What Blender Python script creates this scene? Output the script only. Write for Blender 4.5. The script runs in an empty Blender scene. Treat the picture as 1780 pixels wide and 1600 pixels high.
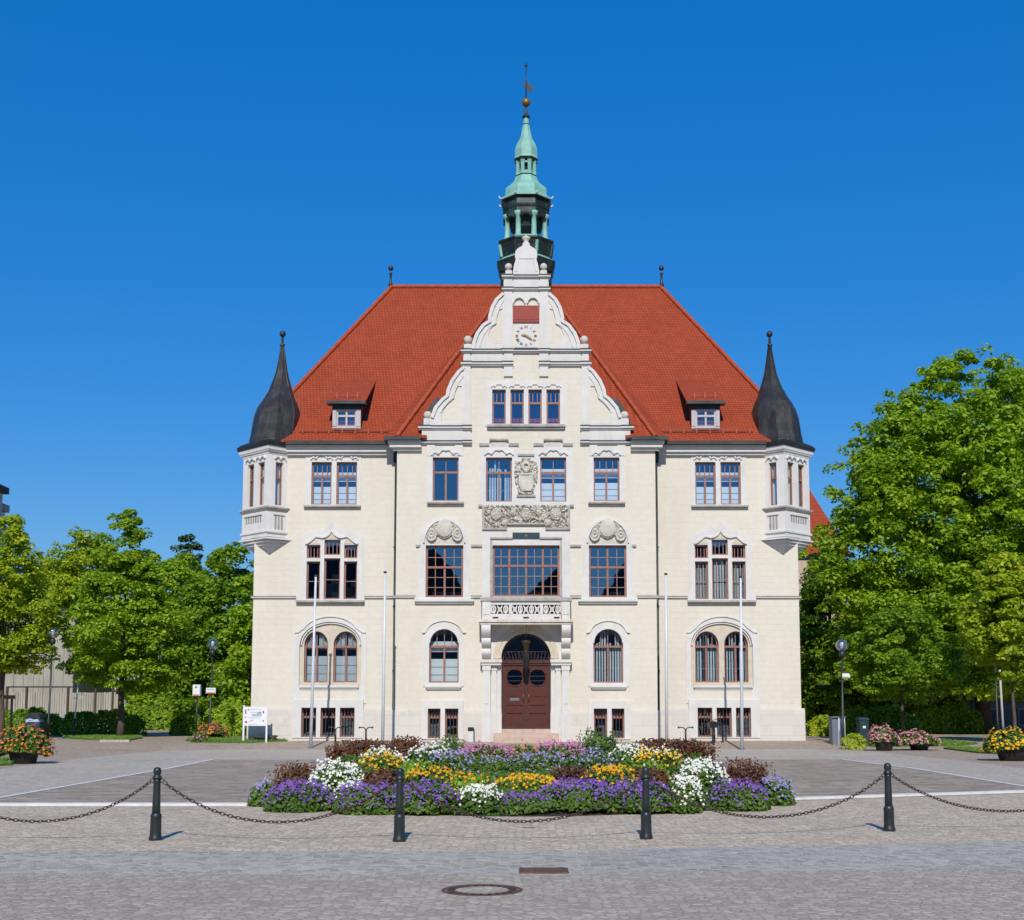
import bpy, math, random
import numpy as np
from mathutils import Vector, noise as mnoise
from mathutils.geometry import tessellate_polygon
random.seed(7); RNG = np.random.default_rng(7)
scene = bpy.context.scene
COL = scene.collection
# ---------------------------------------------------------------- camera
FPX, PXC, HOR, PITCH, CAMH, CAMY = 2250.0, 914.5, 1228.0, math.radians(6.0), 1.7, -56.4
PPY = HOR - FPX*math.tan(PITCH)
cam = bpy.data.cameras.new('camera'); camo = bpy.data.objects.new('camera', cam); COL.objects.link(camo)
cam.sensor_width = 36; cam.lens = FPX/1780*36
cam.shift_x = (890-PXC)/1780; cam.shift_y = (PPY-800)/1780
cam.clip_end = 3000
camo.location = (0, CAMY, CAMH); camo.rotation_euler = (math.pi/2+PITCH, 0, 0)
scene.camera = camo
# ---------------------------------------------------------------- light
EL, AZ = math.radians(38), math.radians(0.8)
w = bpy.data.worlds.new('World'); scene.world = w; w.use_nodes = True
nt = w.node_tree; nt.nodes.clear()
sky = nt.nodes.new('ShaderNodeTexSky'); sky.sky_type = 'NISHITA'; sky.sun_disc = False
sky.sun_elevation = EL; sky.sun_rotation = math.pi + AZ
sky.air_density = 2.2; sky.dust_density = 0.0; sky.ozone_density = 12.0; sky.altitude = 3000
hs = nt.nodes.new('ShaderNodeHueSaturation'); hs.inputs['Saturation'].default_value = 1.24; hs.inputs['Value'].default_value = .94; hs.inputs['Hue'].default_value = .505
bg = nt.nodes.new('ShaderNodeBackground'); bg.inputs['Strength'].default_value = 0.103
out = nt.nodes.new('ShaderNodeOutputWorld')
nt.links.new(sky.outputs[0], hs.inputs['Color']); mxs = nt.nodes.new('ShaderNodeMix'); mxs.data_type = 'RGBA'; mxs.inputs['Factor'].default_value = .45; mxs.inputs[7].default_value = (.0, 1.5, 5.5, 1)   # a deeper, more even blue
nt.links.new(hs.outputs[0], mxs.inputs[6]); nt.links.new(mxs.outputs[2], bg.inputs['Color']); nt.links.new(bg.outputs[0], out.inputs['Surface'])
sun = bpy.data.lights.new('sun', 'SUN'); sun.energy = 3.7; sun.angle = math.radians(0.5); sun.color = (1.0, 0.94, 0.85)
suno = bpy.data.objects.new('sun', sun); COL.objects.link(suno)
SD = Vector((-math.sin(AZ)*math.cos(EL), -math.cos(AZ)*math.cos(EL), math.sin(EL)))   # towards the sun
suno.rotation_euler = SD.to_track_quat('Z', 'Y').to_euler(); suno.location = (0, -80, 60)
vs_ = scene.view_settings
vs_.view_transform = 'Standard'; vs_.look = 'None'; vs_.gamma = 1; vs_.exposure = 0.23; vs_.use_curve_mapping = False

# ---------------------------------------------------------------- photo measuring
def ray(px, py):
    u = (px-PXC)/FPX; v = (PPY-py)/FPX
    return Vector((u, math.cos(PITCH)-v*math.sin(PITCH), math.sin(PITCH)+v*math.cos(PITCH)))
def P(px, py, Y):
    r = ray(px, py); t = (Y-CAMY)/r.y
    return r.x*t, CAMH+r.z*t
GZ = 0.22
def gz(Y):
    if Y < -4.5: return 0.0
    if Y < -0.4: return GZ*(Y+4.5)/4.1
    return GZ
def G(px, py):
    r = ray(px, py)
    t = 5.0
    for k in range(4000):
        t += 0.05
        y = CAMY+r.y*t
        if CAMH+r.z*t <= gz(y): break
    return r.x*t, CAMY+r.y*t
def RC(px0, py0, px1, py1, Y):
    m = (py0+py1)/2
    return P(px0, m, Y)[0], P(px1, m, Y)[0], P(px0, py1, Y)[1], P(px0, py0, Y)[1]   # x0,x1,z0,z1

# ---------------------------------------------------------------- mesh helper
def TF(Y, s=1): return lambda u, z, d: (s*u, Y+d, z)
class MB:
    def __init__(self): self.v = []; self.f = []; self.mi = []; self.sm = []; self.cur = 0; self.smooth = False
    def m(self, k, smooth=False): self.cur = k; self.smooth = smooth; return self
    def add(self, vs, fs):
        n = len(self.v); self.v += [tuple(p) for p in vs]
        for f in fs:
            self.f.append(tuple(i+n for i in f)); self.mi.append(self.cur); self.sm.append(self.smooth)
        return self
    def box(self, x0, x1, y0, y1, z0, z1):
        v = [(x, y, z) for z in (z0, z1) for y in (y0, y1) for x in (x0, x1)]
        return self.add(v, [(0,2,3,1),(4,5,7,6),(0,1,5,4),(2,6,7,3),(0,4,6,2),(1,3,7,5)])
    def boxT(self, x0, x1, z0, z1, d0, d1, T):
        v = [T(x, z, d) for z in (z0, z1) for d in (d0, d1) for x in (x0, x1)]
        return self.add(v, [(0,2,3,1),(4,5,7,6),(0,1,5,4),(2,6,7,3),(0,4,6,2),(1,3,7,5)])
    def prism(self, pts, d0, d1, T, back=True):
        n = len(pts)
        v = [T(x, z, d0) for x, z in pts]+[T(x, z, d1) for x, z in pts]
        f = [tuple(range(n))]+[(i, (i+1) % n, n+(i+1) % n, n+i) for i in range(n)]
        if back: f.append(tuple(range(2*n-1, n-1, -1)))
        return self.add(v, f)
    def slab(self, outer, holes, d0, d1, T, rim=True):
        loops = [outer]+list(holes)
        flat = [p for l in loops for p in l]
        tri = tessellate_polygon([[Vector((x, z, 0)) for x, z in l] for l in loops])
        self.add([T(x, z, d0) for x, z in flat], [tuple(t) for t in tri])
        for k, l in enumerate(loops):
            if k == 0 and not rim: continue
            n = len(l)
            self.add([T(x, z, d0) for x, z in l]+[T(x, z, d1) for x, z in l],
                     [(i, (i+1) % n, n+(i+1) % n, n+i) for i in range(n)])
        return self
    def strip(self, pts, wd, d0, d1, T, closed=False):
        n = len(pts); a = []; b = []
        for i in range(n):
            if closed: p, q = pts[i-1], pts[(i+1) % n]
            else: p, q = pts[max(i-1, 0)], pts[min(i+1, n-1)]
            tx, tz = q[0]-p[0], q[1]-p[1]; L = math.hypot(tx, tz) or 1
            nx, nz = -tz/L, tx/L
            a.append((pts[i][0]+nx*wd/2, pts[i][1]+nz*wd/2)); b.append((pts[i][0]-nx*wd/2, pts[i][1]-nz*wd/2))
        v = [T(*p, d0) for p in a]+[T(*p, d0) for p in b]+[T(*p, d1) for p in a]+[T(*p, d1) for p in b]
        f = []
        for i in range(n if closed else n-1):
            j = (i+1) % n
            f += [(i, j, n+j, n+i), (i, 2*n+i, 2*n+j, j), (n+i, n+j, 3*n+j, 3*n+i)]
        if not closed: f += [(0, n, 3*n, 2*n), (n-1, 3*n-1, 4*n-1, 2*n-1)]
        return self.add(v, f)
    def loft(self, rings, cap=True, closed=True):
        n = len(rings[0]); v = [p for r in rings for p in r]; f = []
        for k in range(len(rings)-1):
            for i in range(n if closed else n-1):
                j = (i+1) % n
                f.append((k*n+i, k*n+j, (k+1)*n+j, (k+1)*n+i))
        if cap: f += [tuple(range(n-1, -1, -1)), tuple((len(rings)-1)*n+i for i in range(n))]
        return self.add(v, f)
    def lathe(self, prof, cx, cy, n=16, ph=0.0, z=0.0, cap=True):
        return self.loft([[(cx+r*math.cos(ph+2*math.pi*i/n), cy+r*math.sin(ph+2*math.pi*i/n), z+h) for i in range(n)] for r, h in prof], cap)
    def ball(self, cx, cy, cz, r, n=12):
        k = n//2+1
        return self.lathe([(max(r*math.sin(math.pi*i/k), 1e-4), -r*math.cos(math.pi*i/k)) for i in range(k+1)], cx, cy, n, 0, cz)
    def tube(self, pts, r, n=8, cap=True):
        rings = []; N = len(pts)
        for i, p in enumerate(pts):
            p = Vector(p); a = Vector(pts[max(i-1, 0)]); b = Vector(pts[min(i+1, N-1)])
            t = (b-a).normalized()
            up = Vector((0, 0, 1)) if abs(t.z) < 0.9 else Vector((0, 1, 0))
            s = t.cross(up).normalized(); q = s.cross(t)
            rr = r[i] if isinstance(r, (list, tuple)) else r
            rings.append([tuple(p+s*rr*math.cos(2*math.pi*k/n)+q*rr*math.sin(2*math.pi*k/n)) for k in range(n)])
        return self.loft(rings, cap)
    def ring(self, pts, r, n=6):            # closed tube
        N = len(pts); v = []; f = []
        for i in range(N):
            p = Vector(pts[i]); t = (Vector(pts[(i+1) % N])-Vector(pts[i-1])).normalized()
            c = sum((Vector(q) for q in pts), Vector())/N
            s = (p-c); s = (s-t*s.dot(t)).normalized(); q = s.cross(t)
            v += [tuple(p+s*r*math.cos(2*math.pi*k/n)+q*r*math.sin(2*math.pi*k/n)) for k in range(n)]
        for i in range(N):
            for k in range(n):
                f.append((i*n+k, i*n+(k+1) % n, ((i+1) % N)*n+(k+1) % n, ((i+1) % N)*n+k))
        return self.add(v, f)
    def build(self, name, mats, parent=None, loc=None):
        me = bpy.data.meshes.new(name)
        me.from_pydata(self.v, [], self.f)
        me.polygons.foreach_set('material_index', self.mi); me.polygons.foreach_set('use_smooth', self.sm)
        return link(name, me, mats, parent, loc)
def wloc(o):
    p = Vector((0, 0, 0))
    while o is not None: p += o.location; o = o.parent
    return p
def link(name, me, mats, parent=None, loc=None):
    if not isinstance(mats, (list, tuple)): mats = [mats]
    for m_ in mats: me.materials.append(m_)
    o = bpy.data.objects.new(name, me); COL.objects.link(o)
    if parent is not None:
        o.parent = parent; o.location = -wloc(parent)
    if loc is not None: o.location = loc
    return o
def tag(o, label=None, cat=None, group=None, kind=None):
    if label: o['label'] = label
    if cat: o['category'] = cat
    if group: o['group'] = group
    if kind: o['kind'] = kind
    return o
def empty(name, loc, label, cat, group=None):
    o = bpy.data.objects.new(name, None); COL.objects.link(o); o.location = loc; o.empty_display_size = .3
    return tag(o, label, cat, group)
def dup(o, loc, label, parent=None):
    c = o.copy(); COL.objects.link(c)
    if parent is None: c.location = loc
    else: c.parent = parent
    if label: c['label'] = label
    for ch in list(o.children): dup(ch, None, None, c)
    return c

# ---------------------------------------------------------------- materials
def lin(c): return tuple((x/12.92 if x <= .04045 else ((x+.055)/1.055)**2.4) for x in c)
def nodes(name):
    m = bpy.data.materials.new(name); m.use_nodes = True; t = m.node_tree
    b = t.nodes['Principled BSDF']
    return m, t, b
def N(t, typ, **kw):
    n = t.nodes.new(typ)
    for k, v in kw.items():
        if k in n.inputs: n.inputs[k].default_value = v
        else: setattr(n, k, v)
    return n
def coords(t, order='xyz', scale=(1, 1, 1)):
    g = N(t, 'ShaderNodeNewGeometry'); s = N(t, 'ShaderNodeSeparateXYZ'); c = N(t, 'ShaderNodeCombineXYZ')
    t.links.new(g.outputs['Position'], s.inputs[0])
    for i, a in enumerate(order):
        if a in 'xyz':
            mm = N(t, 'ShaderNodeMath', operation='MULTIPLY'); mm.inputs[1].default_value = scale[i]
            t.links.new(s.outputs['xyz'.index(a)], mm.inputs[0]); t.links.new(mm.outputs[0], c.inputs[i])
        elif a == 's':       # x + y
            ad = N(t, 'ShaderNodeMath', operation='ADD'); t.links.new(s.outputs[0], ad.inputs[0]); t.links.new(s.outputs[1], ad.inputs[1])
            mm = N(t, 'ShaderNodeMath', operation='MULTIPLY'); mm.inputs[1].default_value = scale[i]
            t.links.new(ad.outputs[0], mm.inputs[0]); t.links.new(mm.outputs[0], c.inputs[i])
    return c.outputs[0]
def ramp(t, fac, stops):
    r = N(t, 'ShaderNodeValToRGB'); e = r.color_ramp.elements
    while len(e) > 1: e.remove(e[-1])
    e[0].position, e[0].color = stops[0][0], (*stops[0][1], 1)
    for p, c in stops[1:]:
        x = e.new(p); x.color = (*c, 1)
    t.links.new(fac, r.inputs[0]); return r.outputs[0]
def mul(c, k): return tuple(min(1, x*k) for x in c)
def mixc(t, fac, a, b, mode='MIX'):
    n = N(t, 'ShaderNodeMix', data_type='RGBA', blend_type=mode)
    for sock, val in ((n.inputs['Factor'], fac), (n.inputs['A'] if False else n.inputs[6], a), (n.inputs[7], b)):
        if hasattr(val, 'is_output'): t.links.new(val, sock)
        elif isinstance(val, (int, float)): sock.default_value = val
        else: sock.default_value = (*val, 1)
    return n.outputs[2]
def bump(t, b, h, strength=.3, dist=.02):
    n = N(t, 'ShaderNodeBump', Strength=strength, Distance=dist); t.links.new(h, n.inputs['Height']); t.links.new(n.outputs[0], b.inputs['Normal'])
def mk(name, col, var=.15, scale=3.0, rough=.75, bmp=.15, bscale=25.0, metal=0.0, spec=.3, stain=None, stretch=(1, 1, 1)):
    col = mul(col, ALB)
    if stain: stain = (mul(stain[0], ALB),)+tuple(stain[1:])
    m, t, b = nodes(name)
    g = coords(t, 'xyz', stretch)
    n1 = N(t, 'ShaderNodeTexNoise', Scale=scale, Detail=6.0, Roughness=.6); t.links.new(g, n1.inputs['Vector'])
    c = ramp(t, n1.outputs[0], [(.3, mul(col, 1-var)), (.7, mul(col, 1+var))])
    if stain:
        n3 = N(t, 'ShaderNodeTexNoise', Scale=stain[1], Detail=8.0, Roughness=.7); t.links.new(coords(t, 'xyz', stain[3] if len(stain) > 3 else (1, 1, .25)), n3.inputs['Vector'])
        f = ramp(t, n3.outputs[0], [(.5, (0, 0, 0)), (.75, (stain[2],)*3)])
        c = mixc(t, f, c, stain[0])
    t.links.new(c, b.inputs['Base Color'])
    b.inputs['Roughness'].default_value = rough; b.inputs['Metallic'].default_value = metal; b.inputs['Specular IOR Level'].default_value = spec
    if bmp:
        n2 = N(t, 'ShaderNodeTexNoise', Scale=bscale, Detail=5.0); t.links.new(coords(t), n2.inputs['Vector']); bump(t, b, n2.outputs[0], bmp, .02)
    return m
ALB = .86          # stone, paint and paving are a little darker than they look in the sun
M = {}
M['trim'] = mk('trim_stone', (.70, .68, .635), .06, 2.0, .8, .12, 18, stain=((.42, .39, .34), 1.6, .35))
M['oriel'] = mk('lightened_oriel_stone', (.82, .79, .735), .05, 2.0, .8, .12, 18, stain=((.55, .52, .46), 1.6, .3))  # lighter than the trim to offset the sun's oblique dimming on these faces
M['rusttrim'] = mk('rust_stained_stone', (.70, .66, .59), .08, 2.0, .85, .15, 18, stain=((.50, .31, .13), 2.2, .8, (1, 1, .6)))
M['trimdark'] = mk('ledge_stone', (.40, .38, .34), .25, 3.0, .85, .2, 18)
M['tympan'] = mk('tympanum_stone', (.62, .55, .43), .1, 3.0, .85, .2, 18)
M['relief'] = mk('carved_stone', (.60, .56, .48), .16, 5.0, .9, .2, 30)
M['frame'] = mk('window_wood', (.31, .145, .105), .2, 6.0, .5, .05, 40, spec=.4)
M['bar'] = mk('glazing_bar_wood', (.36, .22, .17), .15, 6.0, .5, 0)
M['palewood'] = mk('pale_wood', (.52, .47, .46), .1, 6.0, .6, .05, 40)
M['lead'] = mk('dark_sheet_metal', (.045, .044, .041), .4, 1.5, .45, .25, 4, metal=.45, spec=.5, stain=((.16, .13, .085), 1.6, .75, (1.6, 1.6, .35)))
M['gutter'] = mk('gutter_metal', (.05, .058, .058), .3, 2.0, .45, .05, 12, metal=.6)
M['patina'] = mk('green_copper', (.23, .49, .40), .2, 2.2, .6, .1, 10, stain=((.40, .50, .36), 1.5, .6))
M['bronze'] = mk('dark_copper', (.024, .035, .031), .4, 2.0, .5, .1, 10, metal=.3, stain=((.10, .24, .20), 2.2, .5))
M['gold'] = mk('gilt_metal', (.26, .16, .05), .25, 8.0, .45, 0, metal=.5)
M['brass'] = mk('dull_brass', (.055, .042, .02), .3, 8.0, .5, 0, metal=.3)
M['iron'] = mk('cast_iron', (.026, .034, .036), .25, 8.0, .42, .12, 60, metal=.2, spec=.5)
M['rust'] = mk('rusty_iron', (.085, .055, .042), .35, 30.0, .65, .2, 90, metal=.3)
M['pole'] = mk('white_pole', (.68, .70, .73), .06, 3.0, .35, 0, spec=.5)
M['door'] = mk('door_wood', (.095, .026, .015), .35, 5.0, .35, .08, 30, spec=.5, stretch=(6, 6, .8))
M['doorframe'] = mk('door_frame_wood', (.075, .03, .023), .25, 5.0, .4, .05, 30, spec=.4)
M['redpanel'] = mk('red_shutter', (.32, .055, .035), .1, 3.0, .6, .05, 30)
M['step'] = mk('pink_step_stone', (.57, .43, .34), .12, 4.0, .8, .15, 30)
M['white'] = mk('white_paint', (.80, .81, .82), .03, 4.0, .5, 0)
M['blackmark'] = mk('dark_paint', (.045, .04, .04), .1, 8.0, .6, 0)
M['redmark'] = mk('red_paint', (.35, .06, .04), .1, 8.0, .6, 0)
M['orangemark'] = mk('orange_paint', (.55, .16, .03), .1, 8.0, .6, 0)
M['bluemark'] = mk('pale_blue_paint', (.38, .55, .72), .1, 8.0, .6, 0)
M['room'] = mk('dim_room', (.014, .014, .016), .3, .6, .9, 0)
M['pot'] = mk('dark_planter', (.022, .021, .022), .2, 6.0, .5, .1, 30)
M['bark'] = mk('bark', (.11, .085, .06), .4, 6.0, .95, .8, 14, stretch=(2, 2, .5))
M['wood'] = mk('weathered_wood', (.23, .16, .105), .25, 5.0, .8, .2, 20)
M['soil'] = mk('soil', (.05, .04, .025), .4, 8.0, .95, .6, 20)
M['teal'] = mk('teal_plastic', (.025, .055, .062), .1, 4.0, .45, 0)
M['greybox'] = mk('grey_box_paint', (.16, .18, .21), .1, 3.0, .5, 0)
M['whitebox'] = mk('white_box_paint', (.66, .67, .66), .06, 3.0, .5, 0)
M['blind'] = mk('white_blind', (.86, .89, .88), .04, 1.0, .8, 0)
M['curtain'] = mk('grey_curtain', (.60, .68, .72), .1, 2.0, .85, 0)
M['concrete'] = mk('weathered_concrete', (.40, .38, .31), .14, .6, .9, .15, 8, stain=((.17, .15, .12), 1.6, .85, (1, 1, .10)))
M['farwall'] = mk('far_wall', (.58, .53, .50), .08, 1.0, .9, .1, 10)
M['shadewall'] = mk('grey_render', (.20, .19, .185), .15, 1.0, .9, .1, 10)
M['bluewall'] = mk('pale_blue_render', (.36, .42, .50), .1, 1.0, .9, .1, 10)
M['darkroof'] = mk('dark_roof', (.05, .05, .055), .2, 2.0, .8, .1, 10)

def plaster():
    m, t, b = nodes('cream_stone_wall')
    v = coords(t, 'sz', (1, 1, 1))
    ns = N(t, 'ShaderNodeTexNoise', Scale=2.2, Detail=3.0); t.links.new(v, ns.inputs['Vector'])
    dv = N(t, 'ShaderNodeMix', data_type='VECTOR'); dv.inputs['Factor'].default_value = .09
    t.links.new(v, dv.inputs[4]); t.links.new(ns.outputs['Color'], dv.inputs[5])
    br = N(t, 'ShaderNodeTexBrick', Scale=1.0); br.inputs['Brick Width'].default_value = .62; br.inputs['Row Height'].default_value = .24
    br.inputs['Mortar Size'].default_value = .012; br.inputs['Mortar Smooth'].default_value = .6; br.inputs['Bias'].default_value = 0
    br.inputs['Color1'].default_value = (0.643, 0.600, 0.508, 1); br.inputs['Color2'].default_value = (0.628, 0.583, 0.489, 1); br.inputs['Mortar'].default_value = (0.618, 0.572, 0.478, 1)
    t.links.new(dv.outputs[1], br.inputs['Vector'])
    n1 = N(t, 'ShaderNodeTexNoise', Scale=5.0, Detail=8.0, Roughness=.65); t.links.new(coords(t), n1.inputs['Vector'])
    c = mixc(t, .5, br.outputs['Color'], ramp(t, n1.outputs[0], [(.25, (.44, .41, .36)), (.5, (.5, .5, .5)), (.75, (.56, .57, .58))]), 'OVERLAY')
    n3 = N(t, 'ShaderNodeTexNoise', Scale=.5, Detail=7.0, Roughness=.7); t.links.new(coords(t, 'xyz', (1, 1, .35)), n3.inputs['Vector'])
    c = mixc(t, ramp(t, n3.outputs[0], [(.46, (0, 0, 0)), (.78, (.5, .5, .5))]), c, (.515, .46, .36))
    t.links.new(c, b.inputs['Base Color']); b.inputs['Roughness'].default_value = .9; b.inputs['Specular IOR Level'].default_value = .15
    ad = N(t, 'ShaderNodeMath', operation='MULTIPLY_ADD'); ad.inputs[1].default_value = .55
    t.links.new(n1.outputs[0], ad.inputs[0])
    iv = N(t, 'ShaderNodeMath', operation='SUBTRACT'); iv.inputs[0].default_value = 1; t.links.new(br.outputs['Fac'], iv.inputs[1]); t.links.new(iv.outputs[0], ad.inputs[2])
    bump(t, b, ad.outputs[0], .32, .02)
    return m
M['wall'] = plaster()
def plinthm():
    m, t, b = nodes('plinth_stone')
    v = coords(t, 'sz', (1, 1, 1))
    br = N(t, 'ShaderNodeTexBrick', Scale=1.0); br.inputs['Brick Width'].default_value = .95; br.inputs['Row Height'].default_value = .44
    br.inputs['Mortar Size'].default_value = .006; br.inputs['Mortar Smooth'].default_value = .3
    br.inputs['Color1'].default_value = (0.602, 0.568, 0.503, 1); br.inputs['Color2'].default_value = (0.563, 0.529, 0.469, 1); br.inputs['Mortar'].default_value = (0.430, 0.396, 0.344, 1)
    t.links.new(v, br.inputs['Vector'])
    n1 = N(t, 'ShaderNodeTexNoise', Scale=1.6, Detail=9.0, Roughness=.7); t.links.new(coords(t), n1.inputs['Vector'])
    c = mixc(t, ramp(t, n1.outputs[0], [(.55, (0, 0, 0)), (.75, (.6, .6, .6))]), br.outputs['Color'], (.39, .35, .30))
    t.links.new(c, b.inputs['Base Color']); b.inputs['Roughness'].default_value = .9
    bump(t, b, n1.outputs[0], .15, .02)
    return m
M['plinth'] = plinthm()
def tiles(name, a, b_, order='sz', hsc=1.25):
    a, b_ = mul(a, ALB), mul(b_, ALB)
    m, t, b = nodes(name)
    v = coords(t, order, (1, hsc, 1))
    br = N(t, 'ShaderNodeTexBrick', Scale=1.0); br.inputs['Brick Width'].default_value = .15; br.inputs['Row Height'].default_value = .14
    br.inputs['Mortar Size'].default_value = .016; br.inputs['Mortar Smooth'].default_value = .4; br.inputs['Bias'].default_value = 0
    br.inputs['Color1'].default_value = (*a, 1); br.inputs['Color2'].default_value = (*b_, 1); br.inputs['Mortar'].default_value = (*mul(b_, .68), 1)
    t.links.new(v, br.inputs['Vector'])
    n1 = N(t, 'ShaderNodeTexNoise', Scale=.9, Detail=8.0, Roughness=.7); t.links.new(coords(t), n1.inputs['Vector'])
    c = mixc(t, .45, br.outputs['Color'], ramp(t, n1.outputs[0], [(.25, (.32, .32, .32)), (.5, (.5, .5, .5)), (.75, (.66, .62, .58))]), 'OVERLAY')
    t.links.new(c, b.inputs['Base Color']); b.inputs['Roughness'].default_value = .75; b.inputs['Specular IOR Level'].default_value = .2
    # each course tilts outwards at its lower edge
    s = N(t, 'ShaderNodeSeparateXYZ'); t.links.new(v, s.inputs[0])
    dd = N(t, 'ShaderNodeMath', operation='DIVIDE'); dd.inputs[1].default_value = .14; t.links.new(s.outputs[1], dd.inputs[0])
    fr = N(t, 'ShaderNodeMath', operation='FRACT'); t.links.new(dd.outputs[0], fr.inputs[0])
    sb = N(t, 'ShaderNodeMath', operation='SUBTRACT'); sb.inputs[0].default_value = 1; t.links.new(fr.outputs[0], sb.inputs[1])
    m2 = N(t, 'ShaderNodeMath', operation='SUBTRACT'); t.links.new(sb.outputs[0], m2.inputs[0]); t.links.new(br.outputs['Fac'], m2.inputs[1])
    bump(t, b, m2.outputs[0], .6, .03)
    return m
M['tile'] = tiles('red_roof_tiles', (.435, .078, .029), (.36, .062, .023))
M['ridge'] = mk('ridge_tile', (.40, .075, .03), .25, 6.0, .8, .3, 8)
M['snow'] = mk('red_painted_metal', (.40, .09, .05), .1, 6.0, .5, 0)

def glass():
    m, t, b = nodes('window_glass'); t.nodes.remove(b)
    tr = N(t, 'ShaderNodeBsdfTransparent'); tr.inputs[0].default_value = (.93, .98, .99, 1)
    gl = N(t, 'ShaderNodeBsdfGlossy', Roughness=.015); gl.inputs['Color'].default_value = (.62, .82, 1.0, 1)
    n1 = N(t, 'ShaderNodeTexNoise', Scale=1.3, Detail=1.0); t.links.new(coords(t), n1.inputs['Vector'])
    bp = N(t, 'ShaderNodeBump', Strength=.05, Distance=.05); t.links.new(n1.outputs[0], bp.inputs['Height']); t.links.new(bp.outputs[0], gl.inputs['Normal'])
    mx = N(t, 'ShaderNodeMixShader'); mx.inputs[0].default_value = .26
    t.links.new(tr.outputs[0], mx.inputs[1]); t.links.new(gl.outputs[0], mx.inputs[2])
    t.links.new(mx.outputs[0], t.nodes['Material Output'].inputs['Surface'])
    return m
M['glass'] = glass()
def globeglass():
    m, t, b = nodes('globe_glass'); t.nodes.remove(b)
    tr = N(t, 'ShaderNodeBsdfTransparent'); tr.inputs[0].default_value = (.90, .93, .95, 1)
    gl = N(t, 'ShaderNodeBsdfGlossy', Roughness=.05); gl.inputs['Color'].default_value = (.9, .95, 1, 1)
    fr = N(t, 'ShaderNodeLayerWeight', Blend=.35)
    ad = N(t, 'ShaderNodeMath', operation='MULTIPLY_ADD'); ad.inputs[1].default_value = .75; ad.inputs[2].default_value = .12; t.links.new(fr.outputs['Facing'], ad.inputs[0])
    mx = N(t, 'ShaderNodeMixShader'); t.links.new(ad.outputs[0], mx.inputs[0]); t.links.new(tr.outputs[0], mx.inputs[1]); t.links.new(gl.outputs[0], mx.inputs[2])
    t.links.new(mx.outputs[0], t.nodes['Material Output'].inputs['Surface'])
    return m
M['globe'] = globeglass()
def leafm(name, c1, c2, c3, trans=.3):
    m, t, b = nodes(name)
    g = N(t, 'ShaderNodeNewGeometry')
    c = ramp(t, g.outputs['Random Per Island'], [(0, c1), (.5, c2), (1, c3)])
    n1 = N(t, 'ShaderNodeTexNoise', Scale=.75, Detail=3.0); t.links.new(g.outputs['Position'], n1.inputs['Vector'])
    c = mixc(t, .75, c, ramp(t, n1.outputs[0], [(.3, (.32, .38, .38)), (.55, (.52, .52, .5)), (.75, (.68, .62, .5))]), 'OVERLAY')
    t.links.new(c, b.inputs['Base Color']); b.inputs['Roughness'].default_value = .5; b.inputs['Specular IOR Level'].default_value = .35
    tl = N(t, 'ShaderNodeBsdfTranslucent'); t.links.new(mixc(t, 1.0, c, (.95, 1.0, .35), 'MULTIPLY'), tl.inputs['Color'])
    mx = N(t, 'ShaderNodeMixShader'); mx.inputs[0].default_value = trans
    t.links.new(b.outputs[0], mx.inputs[1]); t.links.new(tl.outputs[0], mx.inputs[2])
    t.links.new(mx.outputs[0], t.nodes['Material Output'].inputs['Surface'])
    return m
M['maple'] = leafm('maple_leaves', (.20, .33, .018), (.30, .47, .024), (.45, .56, .038), .48)
M['lime'] = leafm('bright_leaves', (.28, .385, .018), (.41, .51, .024), (.53, .58, .043), .48)
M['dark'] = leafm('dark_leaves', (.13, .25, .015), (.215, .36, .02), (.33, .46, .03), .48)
M['conif'] = leafm('bluish_needles', (.04, .085, .035), (.06, .12, .045), (.085, .15, .06), .15)
M['hedge'] = leafm('hedge_leaves', (.12, .25, .014), (.19, .34, .018), (.27, .41, .03))
M['bedleaf'] = leafm('bed_leaves', (.055, .12, .016), (.09, .17, .022), (.14, .22, .035))
M['redleaf'] = leafm('red_leaves', (.09, .028, .02), (.15, .045, .028), (.13, .11, .03), .25)
M['grassm'] = leafm('grass_blades', (.075, .16, .012), (.11, .21, .016), (.16, .25, .03))
def petal(name, *cols):
    m, t, b = nodes(name)
    g = N(t, 'ShaderNodeNewGeometry')
    k = len(cols)
    c = ramp(t, g.outputs['Random Per Island'], [(i/max(1, k-1), c_) for i, c_ in enumerate(cols)])
    t.links.new(c, b.inputs['Base Color']); b.inputs['Roughness'].default_value = .7; b.inputs['Specular IOR Level'].default_value = .15
    tl = N(t, 'ShaderNodeBsdfTranslucent'); t.links.new(c, tl.inputs['Color'])
    mx = N(t, 'ShaderNodeMixShader'); mx.inputs[0].default_value = .25
    t.links.new(b.outputs[0], mx.inputs[1]); t.links.new(tl.outputs[0], mx.inputs[2])
    t.links.new(mx.outputs[0], t.nodes['Material Output'].inputs['Surface'])
    return m
M['purple'] = petal('purple_petals', (.125, .058, .32), (.20, .105, .46), (.30, .17, .54), (.20, .055, .30))
M['whitep'] = petal('white_petals', (.78, .77, .60), (.82, .82, .75), (.80, .80, .70))
M['yellow'] = petal('yellow_petals', (.72, .33, .02), (.80, .46, .02), (.78, .25, .015))
M['orange'] = petal('orange_petals', (.72, .14, .02), (.75, .28, .02), (.60, .08, .02))
M['lav'] = petal('lavender_petals', (.30, .27, .50), (.42, .36, .62), (.24, .24, .52))
M['pink'] = petal('pink_petals', (.62, .18, .42), (.70, .36, .50), (.52, .10, .36))
M['mixor'] = petal('mixed_warm_petals', (.75, .20, .03), (.78, .40, .03), (.66, .10, .05), (.62, .12, .30))
M['mixpk'] = petal('mixed_pink_petals', (.70, .30, .34), (.72, .16, .36), (.75, .45, .38), (.55, .12, .30))
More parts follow.
